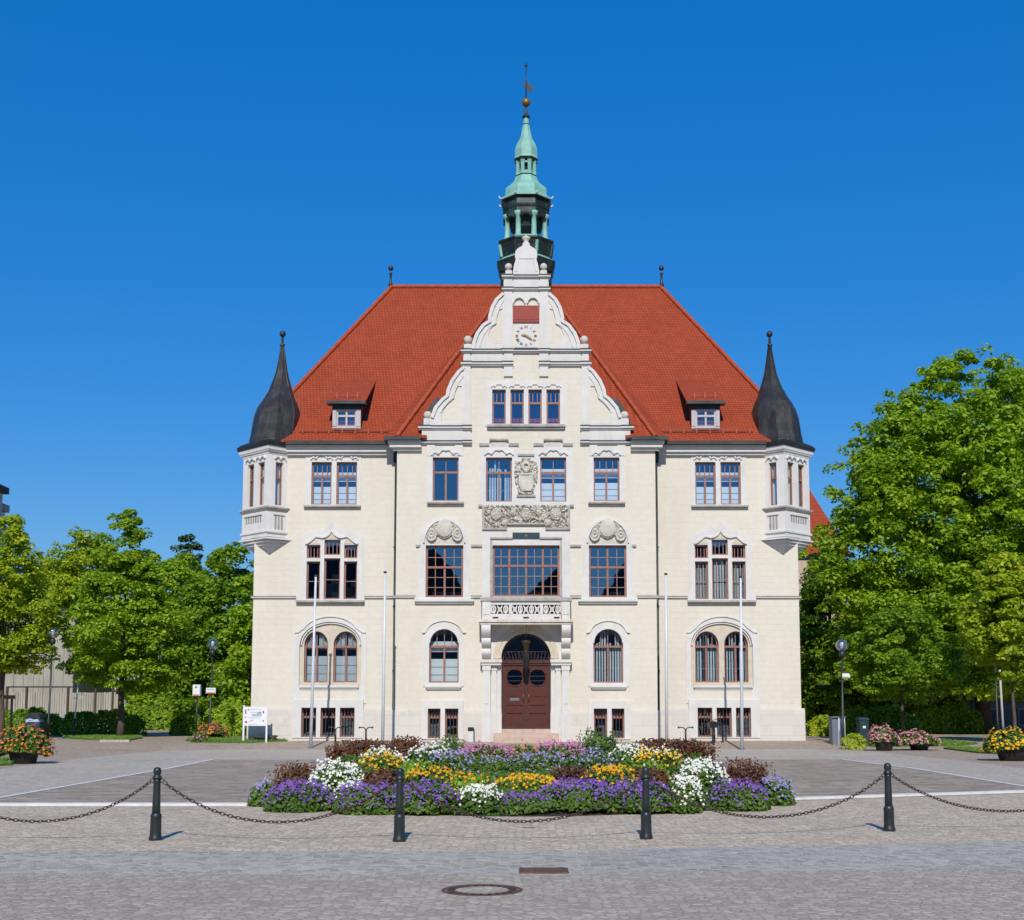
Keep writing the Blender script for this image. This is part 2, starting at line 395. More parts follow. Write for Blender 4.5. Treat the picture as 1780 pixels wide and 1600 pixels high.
M['mixye'] = petal('mixed_yellow_petals', (.80, .50, .02), (.78, .35, .02), (.80, .62, .03))

def cobble(name, c1, c2, joint, sc=8.5, jw=.09, bs=.5, rot=0, order='xy', scl=(1, 1, 1), dark=None):
    c1, c2, joint = mul(c1, ALB), mul(c2, ALB), mul(joint, ALB)
    if dark: dark = mul(dark, ALB)
    m, t, b = nodes(name)
    v = coords(t, order, scl)
    ns = N(t, 'ShaderNodeTexNoise', Scale=1.1, Detail=3.0); t.links.new(v, ns.inputs['Vector'])
    dv = N(t, 'ShaderNodeMix', data_type='VECTOR'); dv.inputs['Factor'].default_value = .05; t.links.new(v, dv.inputs[4]); t.links.new(ns.outputs['Color'], dv.inputs[5])
    a = N(t, 'ShaderNodeTexVoronoi', Scale=sc, feature='F1'); a.inputs['Randomness'].default_value = .75
    e = N(t, 'ShaderNodeTexVoronoi', Scale=sc, feature='DISTANCE_TO_EDGE'); e.inputs['Randomness'].default_value = .75
    t.links.new(dv.outputs[1], a.inputs['Vector']); t.links.new(dv.outputs[1], e.inputs['Vector'])
    rs = N(t, 'ShaderNodeSeparateColor'); t.links.new(a.outputs['Color'], rs.inputs[0])
    c = ramp(t, rs.outputs[0], [(0, c1), (.7, c2), (1, mul(c2, 1.15))])
    n2 = N(t, 'ShaderNodeTexNoise', Scale=.35, Detail=8.0, Roughness=.7); t.links.new(v, n2.inputs['Vector'])
    c = mixc(t, .7, c, ramp(t, n2.outputs[0], [(.3, (.42, .42, .43)), (.7, (.58, .57, .56))]), 'OVERLAY')
    jf = ramp(t, e.outputs['Distance'], [(0, (1, 1, 1)), (jw, (0, 0, 0))])
    c = mixc(t, jf, c, joint)
    if dark:
        n4 = N(t, 'ShaderNodeTexNoise', Scale=.9, Detail=9.0, Roughness=.75); t.links.new(v, n4.inputs['Vector'])
        c = mixc(t, ramp(t, n4.outputs[0], [(.55, (0, 0, 0)), (.75, (.6, .6, .6))]), c, dark)
    t.links.new(c, b.inputs['Base Color']); b.inputs['Roughness'].default_value = .8; b.inputs['Specular IOR Level'].default_value = .25
    hgt = ramp(t, e.outputs['Distance'], [(0, (0, 0, 0)), (jw*2.2, (1, 1, 1))])
    n5 = N(t, 'ShaderNodeTexNoise', Scale=30.0, Detail=4.0); t.links.new(v, n5.inputs['Vector'])
    hm = mixc(t, .25, hgt, n5.outputs['Color'])
    bump(t, b, hm, bs, .02)
    return m
M['front'] = cobble('beige_cobbles', (.50, .415, .295), (.66, .55, .405), (.33, .27, .19), 9.5, .08, .6, dark=(.30, .24, .165))
M['road'] = cobble('grey_cobbles', (.385, .33, .255), (.51, .44, .345), (.315, .27, .215), 11, .08, .55, dark=(.295, .25, .195))
M['setts'] = cobble('blue_grey_setts', (.32, .295, .24), (.465, .43, .355), (.64, .60, .51), 8.5, .07, .5, scl=(1, 1.1, 1), dark=(.37, .34, .28))
M['ring'] = cobble('light_cobbles', (.43, .38, .30), (.53, .47, .38), (.37, .32, .255), 9, .07, .35, dark=(.34, .29, .23))
M['walk'] = cobble('brown_paving', (.36, .28, .205), (.45, .36, .275), (.30, .235, .175), 9, .07, .35, dark=(.28, .22, .165))
M['plaza'] = cobble('dark_flagstones', (.29, .235, .17), (.42, .35, .265), (.235, .19, .14), 3.2, .05, .5, scl=(.7, 1.5, 1), dark=(.215, .17, .125))
M['whitestone'] = mk('white_paving_strip', (.74, .73, .70), .12, 4.0, .8, .2, 20)
M['asphalt'] = mk('distant_ground', (.20, .19, .175), .2, .5, .9, .2, 10)
M['manhole'] = mk('manhole_iron', (.16, .085, .055), .4, 20.0, .7, .6, 40, metal=.2)
M['grassbase'] = mk('turf', (.085, .16, .02), .3, 4.0, .95, .6, 20)

# ================================================================ ground
def sheet(name, pts, z, mat_, nx=1):
    b = MB(); b.add([(x, y, gz(y)+z) for x, y in pts], [tuple(range(len(pts)))])
    o = b.build(name, mat_); tag(o, kind='structure'); return o
b = MB(); ys = [-260, -4.5, -.4, 300]
b.add([(x, y, gz(y)) for y in ys for x in (-300, 300)], [(2*i, 2*i+1, 2*i+3, 2*i+2) for i in range(3)])
tag(b.build('ground', M['walk']), kind='structure')
YR = lambda py: G(PXC, py)[1]
# ring carriageway round the square, then the flagged square, its white border strips, the near cobbles, gutter setts and street
yb, yf = YR(1321), YR(1400.5)
xl, xr = G(0, 1388)[0], G(1780, 1368)[0]
xlr, xrr = G(376, 1320)[0], G(1440, 1317)[0]
ringp = [(-46, YR(1372)), (G(-60, 1346)[0], G(-60, 1346)[1]), G(130, 1320), G(285, 1305), G(420, 1303), G(1400, 1303), G(1520, 1307), G(1700, 1326), G(1850, 1345), (46, YR(1372)), (46, YR(1408)), (-46, YR(1408))]
sheet('ring_road', ringp, .004, M['ring'])
sheet('square_paving', [(xl, yf), (xl-.0, yb-6), (xlr, yb), (xrr, yb), (xr, yb-6), (xr, yf)], .008, M['plaza'])
sheet('front_paving', [(-60, YR(1500)), (60, YR(1500)), (60, YR(1388)), (G(1780, 1381)[0], G(1780, 1381)[1]), (G(1377, 1394)[0], G(1377, 1394)[1]), (G(437, 1404)[0], G(437, 1404)[1]), (G(0, 1404)[0], G(0, 1404)[1]), (-60, YR(1404))], .012, M['front'])
for a, c, wd in (((xl, yf), (xl, yb-6), .10), ((xl, yb-6), (xlr, yb), .10), ((xlr, yb), (xrr, yb), .10), ((xrr, yb), (xr, yb-6), .10), ((xr, yb-6), (xr, yf), .10)):
    pass
bw = MB()
line = [(xl, yf), (xl, yb-6), (xlr, yb), (xrr, yb), (xr, yb-6), (xr, yf)]
for (x0, y0), (x1, y1) in zip(line, line[1:]):
    L = math.hypot(x1-x0, y1-y0); nx, ny = -(y1-y0)/L*.07, (x1-x0)/L*.07
    bw.add([(x0+nx, y0+ny, .016), (x1+nx, y1+ny, .016), (x1-nx, y1-ny, .016), (x0-nx, y0-ny, .016)], [(0, 1, 2, 3)])
tag(bw.build('white_paving_line', M['whitestone']), kind='structure')
fl = [(-40, YR(1401)), G(0, 1402), G(437, 1402), G(1377, 1392), G(1780, 1379), (45, YR(1371))]
bw = MB()
for (x0, y0), (x1, y1) in zip(fl, fl[1:]):
    bw.loft([[(x, y-.02, .0), (x, y-.02, .045), (x, y+.20, .048), (x, y+.20, .0)] for x, y in ((x0, y0), (x1, y1))], True)
tag(bw.build('white_kerb', M['whitestone']), kind='structure')
sheet('gutter_setts', [(-60, YR(1540)), (60, YR(1540)), (60, YR(1460)), G(1780, 1466), G(900, 1484), G(0, 1482), (-60, YR(1480))], .020, M['setts'])
sheet('street', [(-60, -80), (60, -80), (60, YR(1506)), G(1780, 1512), G(900, 1527), G(0, 1523), (-60, YR(1523))], .024, M['road'])

# ================================================================ town hall
YC, YW = -.6, 0.0                       # planes of the middle bay and of the wings
YRG = 8.0                               # ridge
CW, CC = TF(YW), TF(YC)
XK = P(440.5, 1030, YW)[0]              # left corner of the wings
XB = P(688, 1000, YC)[0]                # left edge of the middle bay
EZW = P(600, 776, YW)[1]; EZC = P(700, 768, YC)[1]
hall = empty('town_hall', (0, 0, GZ), 'cream town hall with steep red tiled roof, scrolled clock gable and corner oriels', 'town hall')

def rect(x0, x1, z0, z1): return [(x0, z0), (x1, z0), (x1, z1), (x0, z1)]
def arch(x0, x1, z0, z1, rise, n=18):
    cx, a = (x0+x1)/2, (x1-x0)/2
    return [(x0, z0), (x1, z0)]+[(cx+a*math.cos(math.pi*i/n), z1-rise+rise*math.sin(math.pi*i/n)) for i in range(n+1)]
def inset(o, f):
    x0, x1, z0, z1, r = o
    return arch(x0+f, x1-f, z0+f, z1-f, max(r-f*.6, .05)) if r else rect(x0+f, x1-f, z0+f, z1-f)
def opoly(o): return inset(o, 0)
def flip(pts): return [(-x, z) for x, z in pts]

FD0, FD1 = .13, .20                     # frame depth range behind the wall face
def window(T, o, style, curtain, parent=hall, fw=.065, fmat='frame', d=0.0, name='window'):
    """one light: frame with bars, one pane sheet, what hangs behind it"""
    x0, x1, z0, z1, r = o
    b = MB(); W_, H = x1-x0, z1-z0
    d0, d1 = FD0+d, FD1+d
    b.slab(opoly(o), [inset(o, fw)], d0, d1, T)
    tz = z0+H*(style.get('tr') or 1)
    if style.get('tr'): b.boxT(x0+fw*.9, x1-fw*.9, tz-.045, tz+.045, d0-.02, d1-.005, T)
    else: tz = z1-fw
    top = z1-fw
    def topz(x):
        if not r: return top
        a = (x1-x0)/2-fw; u = min(1, abs(x-(x0+x1)/2)/a); return z1-fw-r*.97+(r*.97-fw*.4)*math.sqrt(1-u*u)
    for k in range(style.get('mull', 0)):           # wide mullions of the lower part
        x = x0+W_*(k+1)/(style['mull']+1)
        b.boxT(x-.042, x+.042, z0+fw*.9, tz-.04, d0+.005, d1-.01, T)
        if style.get('mullup'): b.boxT(x-.042, x+.042, tz+.04, topz(x)+.02, d0+.005, d1-.01, T)
    b.m(1)
    for k in range(style.get('top', 0)):            # thin bars above the transom
        x = x0+W_*(k+1)/(style['top']+1)
        b.boxT(x-.014, x+.014, tz+.04, topz(x)+.02, d0+.02, d1-.01, T)
    for k in range(style.get('low', 0)):
        x = x0+W_*(k+1)/(style['low']+1)
        b.boxT(x-.013, x+.013, z0+fw*.9, tz-.04, d0+.02, d1-.012, T)
    for k in range(style.get('lowh', 0)):
        z = z0+(tz-z0)*(k+1)/(style['lowh']+1)
        b.boxT(x0+fw*.9, x1-fw*.9, z-.013, z+.013, d0+.022, d1-.014, T)
    if style.get('toph'):
        z = (tz+top)/2; b.boxT(x0+fw*.9, x1-fw*.9, z-.013, z+.013, d0+.022, d1-.014, T)
    fr = b.build(name, [M[fmat], M['bar'] if fmat == 'frame' else M[fmat]], parent)
    p = MB(); pts = inset(o, fw*.6); tl = random.uniform(-.006, .006); tw = random.uniform(-.004, .004); cx = (x0+x1)/2; cz = (z0+z1)/2
    p.add([T(x, z, d1-.025+tl*(z-cz)+tw*(x-cx)) for x, z in pts], [tuple(range(len(pts)))])
    p.build('pane', M['glass'], fr)
    q = MB(); dc = d1+.10
    if curtain == 'blind':                          # roller blind panels with a gap on top
        for za, zb in ((z0+.02, z0+H*.44), (tz-.22, tz+H*.10)):
            if zb > za: q.boxT(x0+.02, x1-.02, za, zb, dc, dc+.02, T)
        n = 2
        q.m(1)
        for k in range(1, 3): q.boxT(x0+.02, x1-.02, z0+H*.145*k-.012, z0+H*.145*k+.012, dc-.01, dc+.005, T)
    elif curtain == 'vert':                         # vertical louvres
        n = max(5, int(W_/.11))
        for k in range(n):
            x = x0+W_*(k+.5)/n
            if random.random() < .12: continue
            hw = W_/n*random.uniform(.24, .40); zt = top if random.random() < .25 else tz+H*random.uniform(0, .12)
            q.boxT(x-hw, x+hw, z0+.02, zt, dc, dc+.015, T)
        q.m(1); q.boxT(x0+.02, x1-.02, z0+H*.27, z0+H*.27+.03, dc+.03, dc+.04, T)
    elif curtain == 'sheer':                        # gathered valance on top and side drapes
        for s in (0, 1):
            pts = []
            for i in range(15):
                u = i/14; pts.append(((x0+.02+u*W_*.42) if s == 0 else (x1-.02-u*W_*.42), u))
            v = []; f = []
            for i, (x, u) in enumerate(pts):
                dd = dc+.03*math.sin(i*1.9)
                zl = tz-.05+(z1-tz)*u*.9 if r else tz-.2+u*.5
                v += [T(x, tz-.05-.10*(i % 2), dd), T(x, min(zl+.25, topz(x)), dd)]
            q.add(v, [(2*i, 2*i+1, 2*i+3, 2*i+2) for i in range(14)])
        q.boxT(x0+.02, x1-.02, z0+.02, z0+H*.52, dc+.06, dc+.08, T)
        q.m(1)
        for k in range(1, 3): q.boxT(x0+.02, x1-.02, z0+H*.17*k-.012, z0+H*.17*k+.012, dc+.05, dc+.062, T)
    if q.v: q.build('blind' if curtain in ('blind', 'vert') else 'curtain', [M['blind'] if curtain == 'blind' else M['curtain'], M['greybox']], fr)
    return fr

def scallop(x0, x1, zb, h, n=7):
    """moulded hood outline: low arc, two high arcs, low arc"""
    pts = []; W_ = x1-x0
    def arc(u0, u1, va, vb, pk):
        for i in range(n+1):
            u = i/n; pts.append((x0+W_*(u0+(u1-u0)*u), zb+h*(va+(vb-va)*u+pk*math.sin(math.pi*u))))
    arc(0, .24, 0, .12, .38); arc(.24, .5, .12, .72, .40); arc(.5, .76, .72, .12, .40); arc(.76, 1, .12, 0, .38)
    return pts
def hood(T, pts, parent, wd=.055, out=.10, name='hood_mould'):
    b = MB(); b.strip(pts, wd, -out, .01, T); return b.build(name, M['trim'], parent)
def sill(T, x0, x1, z0, z1, parent, out=.17, mat_='trim'):
    b = MB(); h = z1-z0
    b.boxT(x0, x1, z0+h*.45, z1, -out, .02, T); b.boxT(x0+.05, x1-.05, z0, z0+h*.45, -out*.6, .015, T)
    return b.build('sill', [M[mat_]], parent)
def surround(T, outer, holes, parent, d0=-.035, d1=.14, mat_='trim', name='window_surround'):
    b = MB(); b.slab(outer, holes, d0, d1, T); return b.build(name, M[mat_], parent)

holesW, holesC, plW, plC = [], [], [], []
S_UP = dict(tr=.66, mull=1, top=3); S_LOW = dict(tr=.70, mull=1, top=3)
# ---- wings: everything measured on the left wing, mirrored to the right
for s in (1, -1):
    T = TF(YW, s)
    def addhole(lst, pts): lst.append(pts if s == 1 else flip(pts))
    # upper pair
    ops = []
    for a, c in ((541.5, 576.5), (585, 620.5)):
        x0, x1, z0, z1 = RC(a, 803.5, c, 877.5, YW); ops.append((x0, x1, z0, z1, 0))
    sx0, sx1, sz0, sz1 = RC(531, 787, 628, 880, YW)
    sur = surround(T, rect(sx0, sx1, sz0, sz1), [opoly(o) for o in ops], hall)
    addhole(holesW, rect(sx0+.12, sx1-.12, sz0+.02, sz1-.12))
    for o in ops:
        window(T, o, dict(tr=.68, mull=1, top=3), 'blind'); hood(T, scallop(o[0]-.05, o[1]+.05, o[3]+.10, .24), sur)
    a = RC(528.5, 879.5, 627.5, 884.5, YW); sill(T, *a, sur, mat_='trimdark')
    # triple window under ogee hood
    L = []
    for a, top, c, trp in ((533, 947.5, 556.5, 973.5), (563.5, 938.5, 591.5, 968), (598, 947.5, 621, 973.5)):
        x0, x1, z0, z1 = RC(a, top, c, 1042, YW); ztr = P(560, trp, YW)[1]
        L.append((x0, x1, z0, z1, ztr))
    x_, z_ = zip(*[P(px, py, YW) for px, py in ((523, 1045), (523, 936), (545, 922), (562, 921), (577, 908), (592, 921), (609, 922), (631, 936), (631, 1045))])
    outer = list(zip(x_, z_))
    holes = []
    for (x0, x1, z0, z1, ztr) in L: holes += [rect(x0, x1, z0, ztr-.07), rect(x0, x1, ztr+.07, z1)]
    sur = surround(T, outer, holes, hall)
    hx0, hx1, hz0, hz1 = RC(528, 928, 626, 1044, YW)
    addhole(holesW, [(hx0, hz0), (hx1, hz0), (hx1, L[0][3]+.08), (L[1][1]+.1, L[0][3]+.08), (L[1][1]+.1, L[1][3]+.08), (L[1][0]-.1, L[1][3]+.08), (L[1][0]-.1, L[0][3]+.08), (hx0, L[0][3]+.08)])
    for k, (x0, x1, z0, z1, ztr) in enumerate(L):
        window(T, (x0, x1, z0, ztr-.07, 0), dict(tr=None, lowh=1, low=0 if s == 1 else 2), 'none' if s == 1 else 'vert')
        window(T, (x0, x1, ztr+.07, z1, 0), dict(tr=None, low=3 if k != 1 else 3), 'none')
    og = [P(px, py, YW) for px, py in ((531, 946), (537, 943.5), (544, 938), (549, 933.5), (553, 933.5), (560, 935), (566, 934), (572, 930), (575.5, 925), (577, 922.5), (578.5, 925), (582, 930), (588, 934), (594, 935), (601, 933.5), (605, 933.5), (610, 938), (617, 943.5), (623, 946))]
    hood(T, og, sur, .07, .12)
    tb = MB(); tb.prism([P(px, py, YW) for px, py in ((533, 946), (545, 939), (551, 936), (556, 946))], -.05, -.03, T); tb.prism([P(px, py, YW) for px, py in ((564, 937), (572, 932), (577, 925), (582, 932), (591, 937))], -.05, -.03, T); tb.prism([P(px, py, YW) for px, py in ((621, 946), (609, 939), (603, 936), (598, 946))], -.05, -.03, T)
    tb.build('tympanum', M['tympan'], sur)
    a = RC(515, 1044.5, 634, 1050.5, YW); sill(T, *a, sur, .2, 'trimdark')
    for pa, pc in ((515, 523.5), (630.5, 634)): st = MB(); a = RC(pa, 1036, pc, 1047, YW); st.boxT(*a, -.06, .02, T); st.build('sill_corner', M['trim'], sur)
    # arched pair in a wide arched recess
    a0, a1, az0, az1 = RC(520.5, 1080.5, 628.5, 1194, YW)
    o0, o1, oz0, oz1 = RC(512, 1072, 637, 1194, YW)
    hole = arch(a0+.06, a1-.06, az0+.02, az1-.03, P(0, 1081, YW)[1]-P(0, 1119, YW)[1])
    outer = arch(o0, o1, az0-.72, oz1, P(0, 1072, YW)[1]-P(0, 1112, YW)[1], 24)
    sur = surround(T, outer, [arch(a0, a1, az0, az1, P(0, 1080, YW)[1]-P(0, 1120, YW)[1], 24)], hall, -.04, .22)
    addhole(holesW, arch(a0-.05, a1+.05, az0-.1, az1+.05, P(0, 1080, YW)[1]-P(0, 1120, YW)[1], 24))
    ops = []
    for a, c in ((528, 569.5), (579, 620.5)):
        x0, x1, z0, z1 = RC(a, 1097.5, c, 1186.5, YW); ops.append((x0, x1, z0, z1, P(0, 1097.5, YW)[1]-P(0, 1121, YW)[1]))
    b = MB(); b.slab(arch(a0-.02, a1+.02, az0, az1+.02, P(0, 1080, YW)[1]-P(0, 1120, YW)[1], 24), [opoly(o) for o in ops], .085, .25, T)
    b.boxT(ops[0][1]+.03, ops[1][0]-.03, az0, ops[0][2]+1.3, .05, .10, T)
    b.build('tympanum', M['tympan'], sur)
    for o in ops: window(T, o, dict(tr=.70, mull=1, top=3), 'sheer' if s == 1 else 'vert', d=.14)
    # hood mould with turned out ends
    n = 20; hx0, hz = P(526, 1100, YW); hx1, _ = P(623, 1100, YW); _, hp = P(574, 1072, YW)
    hm = [P(513, 1099.5, YW), P(519, 1099.5, YW)]+[((hx0+hx1)/2-(hx1-hx0)/2*math.cos(t), hz-.1+(hp-hz+.1)*math.sin(t)) for t in [math.pi*(.13+.74*i/n) for i in range(n+1)]]+[P(630, 1099.5, YW), P(636, 1099.5, YW)]
    hood(T, hm, sur, .05, .09)
    b = MB()
    for k, off in enumerate((.0, .075)):
        ar = arch(a0+off, a1-off, az0, az1-off, P(0, 1080, YW)[1]-P(0, 1120, YW)[1]-off*.5, 24)[2:]
        b.strip(ar, .05, -.055+.05*k, .04+.05*k, T)
    b.build('arch_roll', M['trim'], sur)
    a = RC(521, 1191.5, 624, 1199, YW); sill(T, *a, sur, .16)
    pn = MB(); a = RC(522, 1199.5, 623, 1217, YW); pn.boxT(*a, -.055, -.03, T); pn.build('apron_panel', M['wall'], sur)
    # basement lights
    ops = []
    for a, c in ((524.5, 550.5), (558, 584), (591.5, 617)):
        x0, x1, z0, z1 = RC(a, 1230.5, c, 1281.5, YW); ops.append((x0, x1, z0, z1, 0))
    ax0, ax1, az0, az1 = RC(509, 1217, 632, 1283, YW)
    sur = surround(T, rect(ax0, ax1, az0, az1), [opoly(o) for o in ops], hall, -.17, .16)
    h_ = rect(ops[0][0]-.08, ops[2][1]+.08, az0+.03, az1-.1)
    addhole(holesW, h_); addhole(plW, rect(ax0+.06, ax1-.06, az0+.01, az1-.02))
    for o in ops: window(T, o, dict(tr=.68, low=0, top=3), 'none', d=.0)
    # iron window bars of the basement
    for o in ops:
        b = MB()
        for k in range(5):
            x = o[0]+(o[1]-o[0])*(k+.5)/5; b.boxT(x-.012, x+.012, o[2], o[3], .06, .085, T)
        b.build('window_grille', M['rust'], sur)

# ---- middle bay
T = CC
def both(lst, pts): lst.append(pts); lst.append(flip(pts))
ctr = lambda px: px
# gable lights
GAB = []
for a, c in ((855.5, 879.2), (887.2, 910.6)):
    x0, x1, z0, z1 = RC(a, 677.5, c, 737.5, YC); GAB += [(x0, x1, z0, z1, 0), (-x1, -x0, z0, z1, 0)]
sx0, sx1, sz0, sz1 = RC(844.5, 664, 984.5, 742, YC)
sur = surround(T, rect(sx0, -sx0, sz0, sz1), [opoly(o) for o in GAB], hall)
holesC.append(rect(sx0+.15, -sx0-.15, sz0+.05, sz1-.2))
for o in GAB: window(T, o, dict(tr=.62, top=2), 'none'); hood(T, scallop(o[0]-.05, o[1]+.05, o[3]+.09, .17), sur, .045, .08)
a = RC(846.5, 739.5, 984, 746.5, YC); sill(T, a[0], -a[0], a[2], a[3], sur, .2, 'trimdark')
# upper floor, the two middle windows, the coat of arms between them
MID = []
x0, x1, z0, z1 = RC(844.6, 795.6, 890, 872.5, YC); MID = [(x0, x1, z0, z1, 0), (-x1, -x0, z0, z1, 0)]
q = RC(832.5, 772, 901, 882, YC); q2 = RC(892, 786, 914.5, 882, YC)
outer = [(q[0], q[2]), (-q[0], q[2]), (-q[0], q[3]), (-q[1], q[3]), (-q[1], q2[3]), (q[1], q2[3]), (q[1], q[3]), (q[0], q[3])]
sur = surround(T, outer, [opoly(o) for o in MID], hall)
for o, cu, si in ((MID[0], 'vert', 1), (MID[1], 'blind', -1)):
    window(T, o, dict(tr=.665, mull=1, top=1), cu)
    hood(T, scallop(o[0]-.06, o[1]+.06, o[3]+.10, .27), sur, .06, .11)
    holesC.append(rect(o[0]-.06, o[1]+.06, o[2]-.06, o[3]+.06))
    b = MB(); c = (o[0]+o[1])/2
    _, _, ez0, ez1 = RC(0, 771.5, 1, 776, YC)
    for e0, e1 in ((-.86, -.42), (.42, .86)): b.boxT(c+e0, c+e1, ez0, ez1, -.10, .01, T)
    b.m(1); _, _, fz0, fz1 = RC(0, 764, 1, 767, YC); b.boxT(c-.42, c+.42, fz0, fz1, -.13, .01, T)
    b.m(2); _, _, fz0, fz1 = RC(0, 767.5, 1, 776.5, YC); b.boxT(c-.33, c+.33, fz0, fz1, -.04, .01, T)
    b.build('window_crown', [M['trimdark'], M['trimdark'], M['relief']], sur)
# upper floor side windows
x0, x1, z0, z1 = RC(752.2, 795.6, 797.2, 871.3, YC)
for s in (1, -1):
    T = TF(YC, s); o = (x0, x1, z0, z1, 0)
    sq = RC(742, 776, 804.5, 875, YC)
    sur = surround(T, rect(sq[0], sq[1], sq[2], sq[3]), [opoly(o)], hall)
    window(T, o, dict(tr=.665, mull=1, top=3 if s == -1 else 1), 'none' if s == 1 else 'blind')
    hood(T, scallop(x0-.06, x1+.06, z1+.10, .27), sur, .06, .11)
    a = RC(742.5, 873.5, 806.5, 879, YC); sill(T, *a, sur, .18, 'trimdark')
    for e0, e1 in ((742, 756), (791, 805)):          # ears hanging from the gable cornice
        b = MB(); a = RC(e0, 773.5, e1, 793, YC); b.boxT(*a, -.06, -.03, T); b.build('gable_ear', M['trim'], sur)
both(holesC, rect(x0-.06, x1+.06, z0-.06, z1+.06))
# big council room window
x0, x1, z0, z1 = RC(856.2, 948.4, 972.6, 1037.5, YC); x1 = -x0
sq = RC(838, 921, 991, 1042, YC)
in0 = RC(851, 935, 978, 1040, YC)
sur = surround(CC, rect(sq[0], -sq[0], sq[2], sq[3]), [rect(x0, x1, z0, z1)], hall, -.05, .14)
holesC.append(rect(x0-.08, x1+.08, z0-.02, z1+.08))
window(CC, (x0, x1, z0, z1, 0), dict(tr=.605, mull=3, mullup=1, low=7, top=7, lowh=2, toph=1), 'none', fw=.09)
b = MB(); _, _, ez0, ez1 = RC(0, 934.5, 1, 937.5, YC)
xa = P(852, 936, YC)[0]; xb = P(891, 936, YC)[0]
for s in (1, -1): b.boxT(xa, xb, ez0, ez1, -.13, .0, TF(YC, s)); b.boxT(xa, xa+.1, z0, ez0, -.075, -.04, TF(YC, s))
b.build('window_crown', M['trimdark'], sur)
ip = MB(); a = RC(891, 926.5, 938, 937.5, YC); ip.boxT(a[0], -a[0], a[2], a[3], -.085, -.03, CC); ip.m(1); ip.boxT(-.045, .045, a[2]+.10, a[3]-.08, -.095, -.08, CC)
plate = ip.build('name_plate', [M['teal'], M['gold']], hall)
# tall windows under carved lunettes
x0, x1, z0, z1 = RC(740, 948.3, 805.3, 1038.5, YC)
lun = {}
for s in (1, -1):
    T = TF(YC, s); o = (x0, x1, z0, z1, 0)
    sq = RC(728.5, 900.5, 816.5, 1044, YC)
    sur = surround(T, arch(sq[0], sq[1], sq[2], sq[3], P(0, 900.5, YC)[1]-P(0, 945, YC)[1], 24), [opoly(o)], hall, -.045, .14)
    window(T, o, dict(tr=.58, mull=1, mullup=1, low=3, top=3, lowh=2, toph=1), 'none', fw=.08)
    ar = arch(*RC(737, 903.5, 808, 945, YC), P(0, 903.5, YC)[1]-P(0, 944, YC)[1], 26)[2:]
    hood(T, ar, sur, .075, .13)
    a = RC(721, 1042.5, 824, 1049.5, YC); sill(T, *a, sur, .2)
    lun[s] = (T, sur, sq)
both(holesC, rect(x0-.05, x1+.05, z0-.03, z1+.08))
# ground floor arched windows
x0, x1, z0, z1 = RC(746, 1092.5, 797.5, 1187, YC); rs = P(0, 1092.5, YC)[1]-P(0, 1118, YC)[1]
for s in (1, -1):
    T = TF(YC, s); o = (x0, x1, z0, z1, rs)
    sq = RC(736, 1081, 807, 1193, YC)
    sur = surround(T, arch(sq[0], sq[1], sq[2]-.02, sq[3], P(0, 1081, YC)[1]-P(0, 1116, YC)[1], 22), [opoly(o)], hall, -.04, .2)
    window(T, o, dict(tr=.665, mull=1, top=3), 'blind' if s == 1 else 'vert', d=.1)
    n = 18; hx0, hz = P(741, 1100, YC); hx1, _ = P(802.5, 1100, YC); _, hp = P(771, 1079.5, YC)
    hm = [P(734, 1099.8, YC), P(739, 1099.5, YC)]+[((hx0+hx1)/2-(hx1-hx0)/2*math.cos(t), hz+(hp-hz)*math.sin(t)) for t in [math.pi*(.06+.88*i/n) for i in range(n+1)]]+[P(804.5, 1099.5, YC), P(810, 1099.8, YC)]
    hood(T, hm, sur, .05, .09)
    b = MB(); b.strip(opoly(o)[2:], .07, -.06, .06, T); b.build('arch_roll', M['trim'], sur)
    a = RC(740, 1191.8, 802, 1198.5, YC); sill(T, *a, sur, .16)
both(holesC, arch(x0-.07, x1+.07, z0-.05, z1+.07, rs, 18))
# basement pairs
bo = []
for a, c in ((744, 766), (773.8, 797)):
    q = RC(a, 1232, c, 1284, YC); bo.append((*q, 0))
sq = RC(733, 1219, 806, 1285.5, YC)
for s in (1, -1):
    T = TF(YC, s)
    sur = surround(T, rect(*sq), [opoly(o) for o in bo], hall, -.17, .16)
    for o in bo:
        window(T, o, dict(tr=.70, top=3), 'none', d=.03)
        b = MB()
        for k in range(4):
            x = o[0]+(o[1]-o[0])*(k+.5)/4; b.boxT(x-.014, x+.014, o[2], o[3], .05, .075, T)
        b.build('window_grille', M['rust'], sur)
both(holesC, rect(bo[0][0]-.06, bo[1][1]+.06, sq[2]+.04, sq[3]-.1)); both(plC, rect(sq[0]+.05, sq[1]-.05, sq[2]+.01, sq[3]-.02))
# door opening
DX = P(871.5, 1200, YC)[0]; DZ0 = P(0, 1265.5, YC)[1]; DZ1 = P(0, 1101.5, YC)[1]; DSP = P(0, 1145, YC)[1]
dop = arch(DX, -DX, DZ0, DZ1, DZ1-DSP, 28)
holesC.append(arch(DX-.04, -DX+.04, DZ0-.04, DZ1+.04, DZ1-DSP, 28))

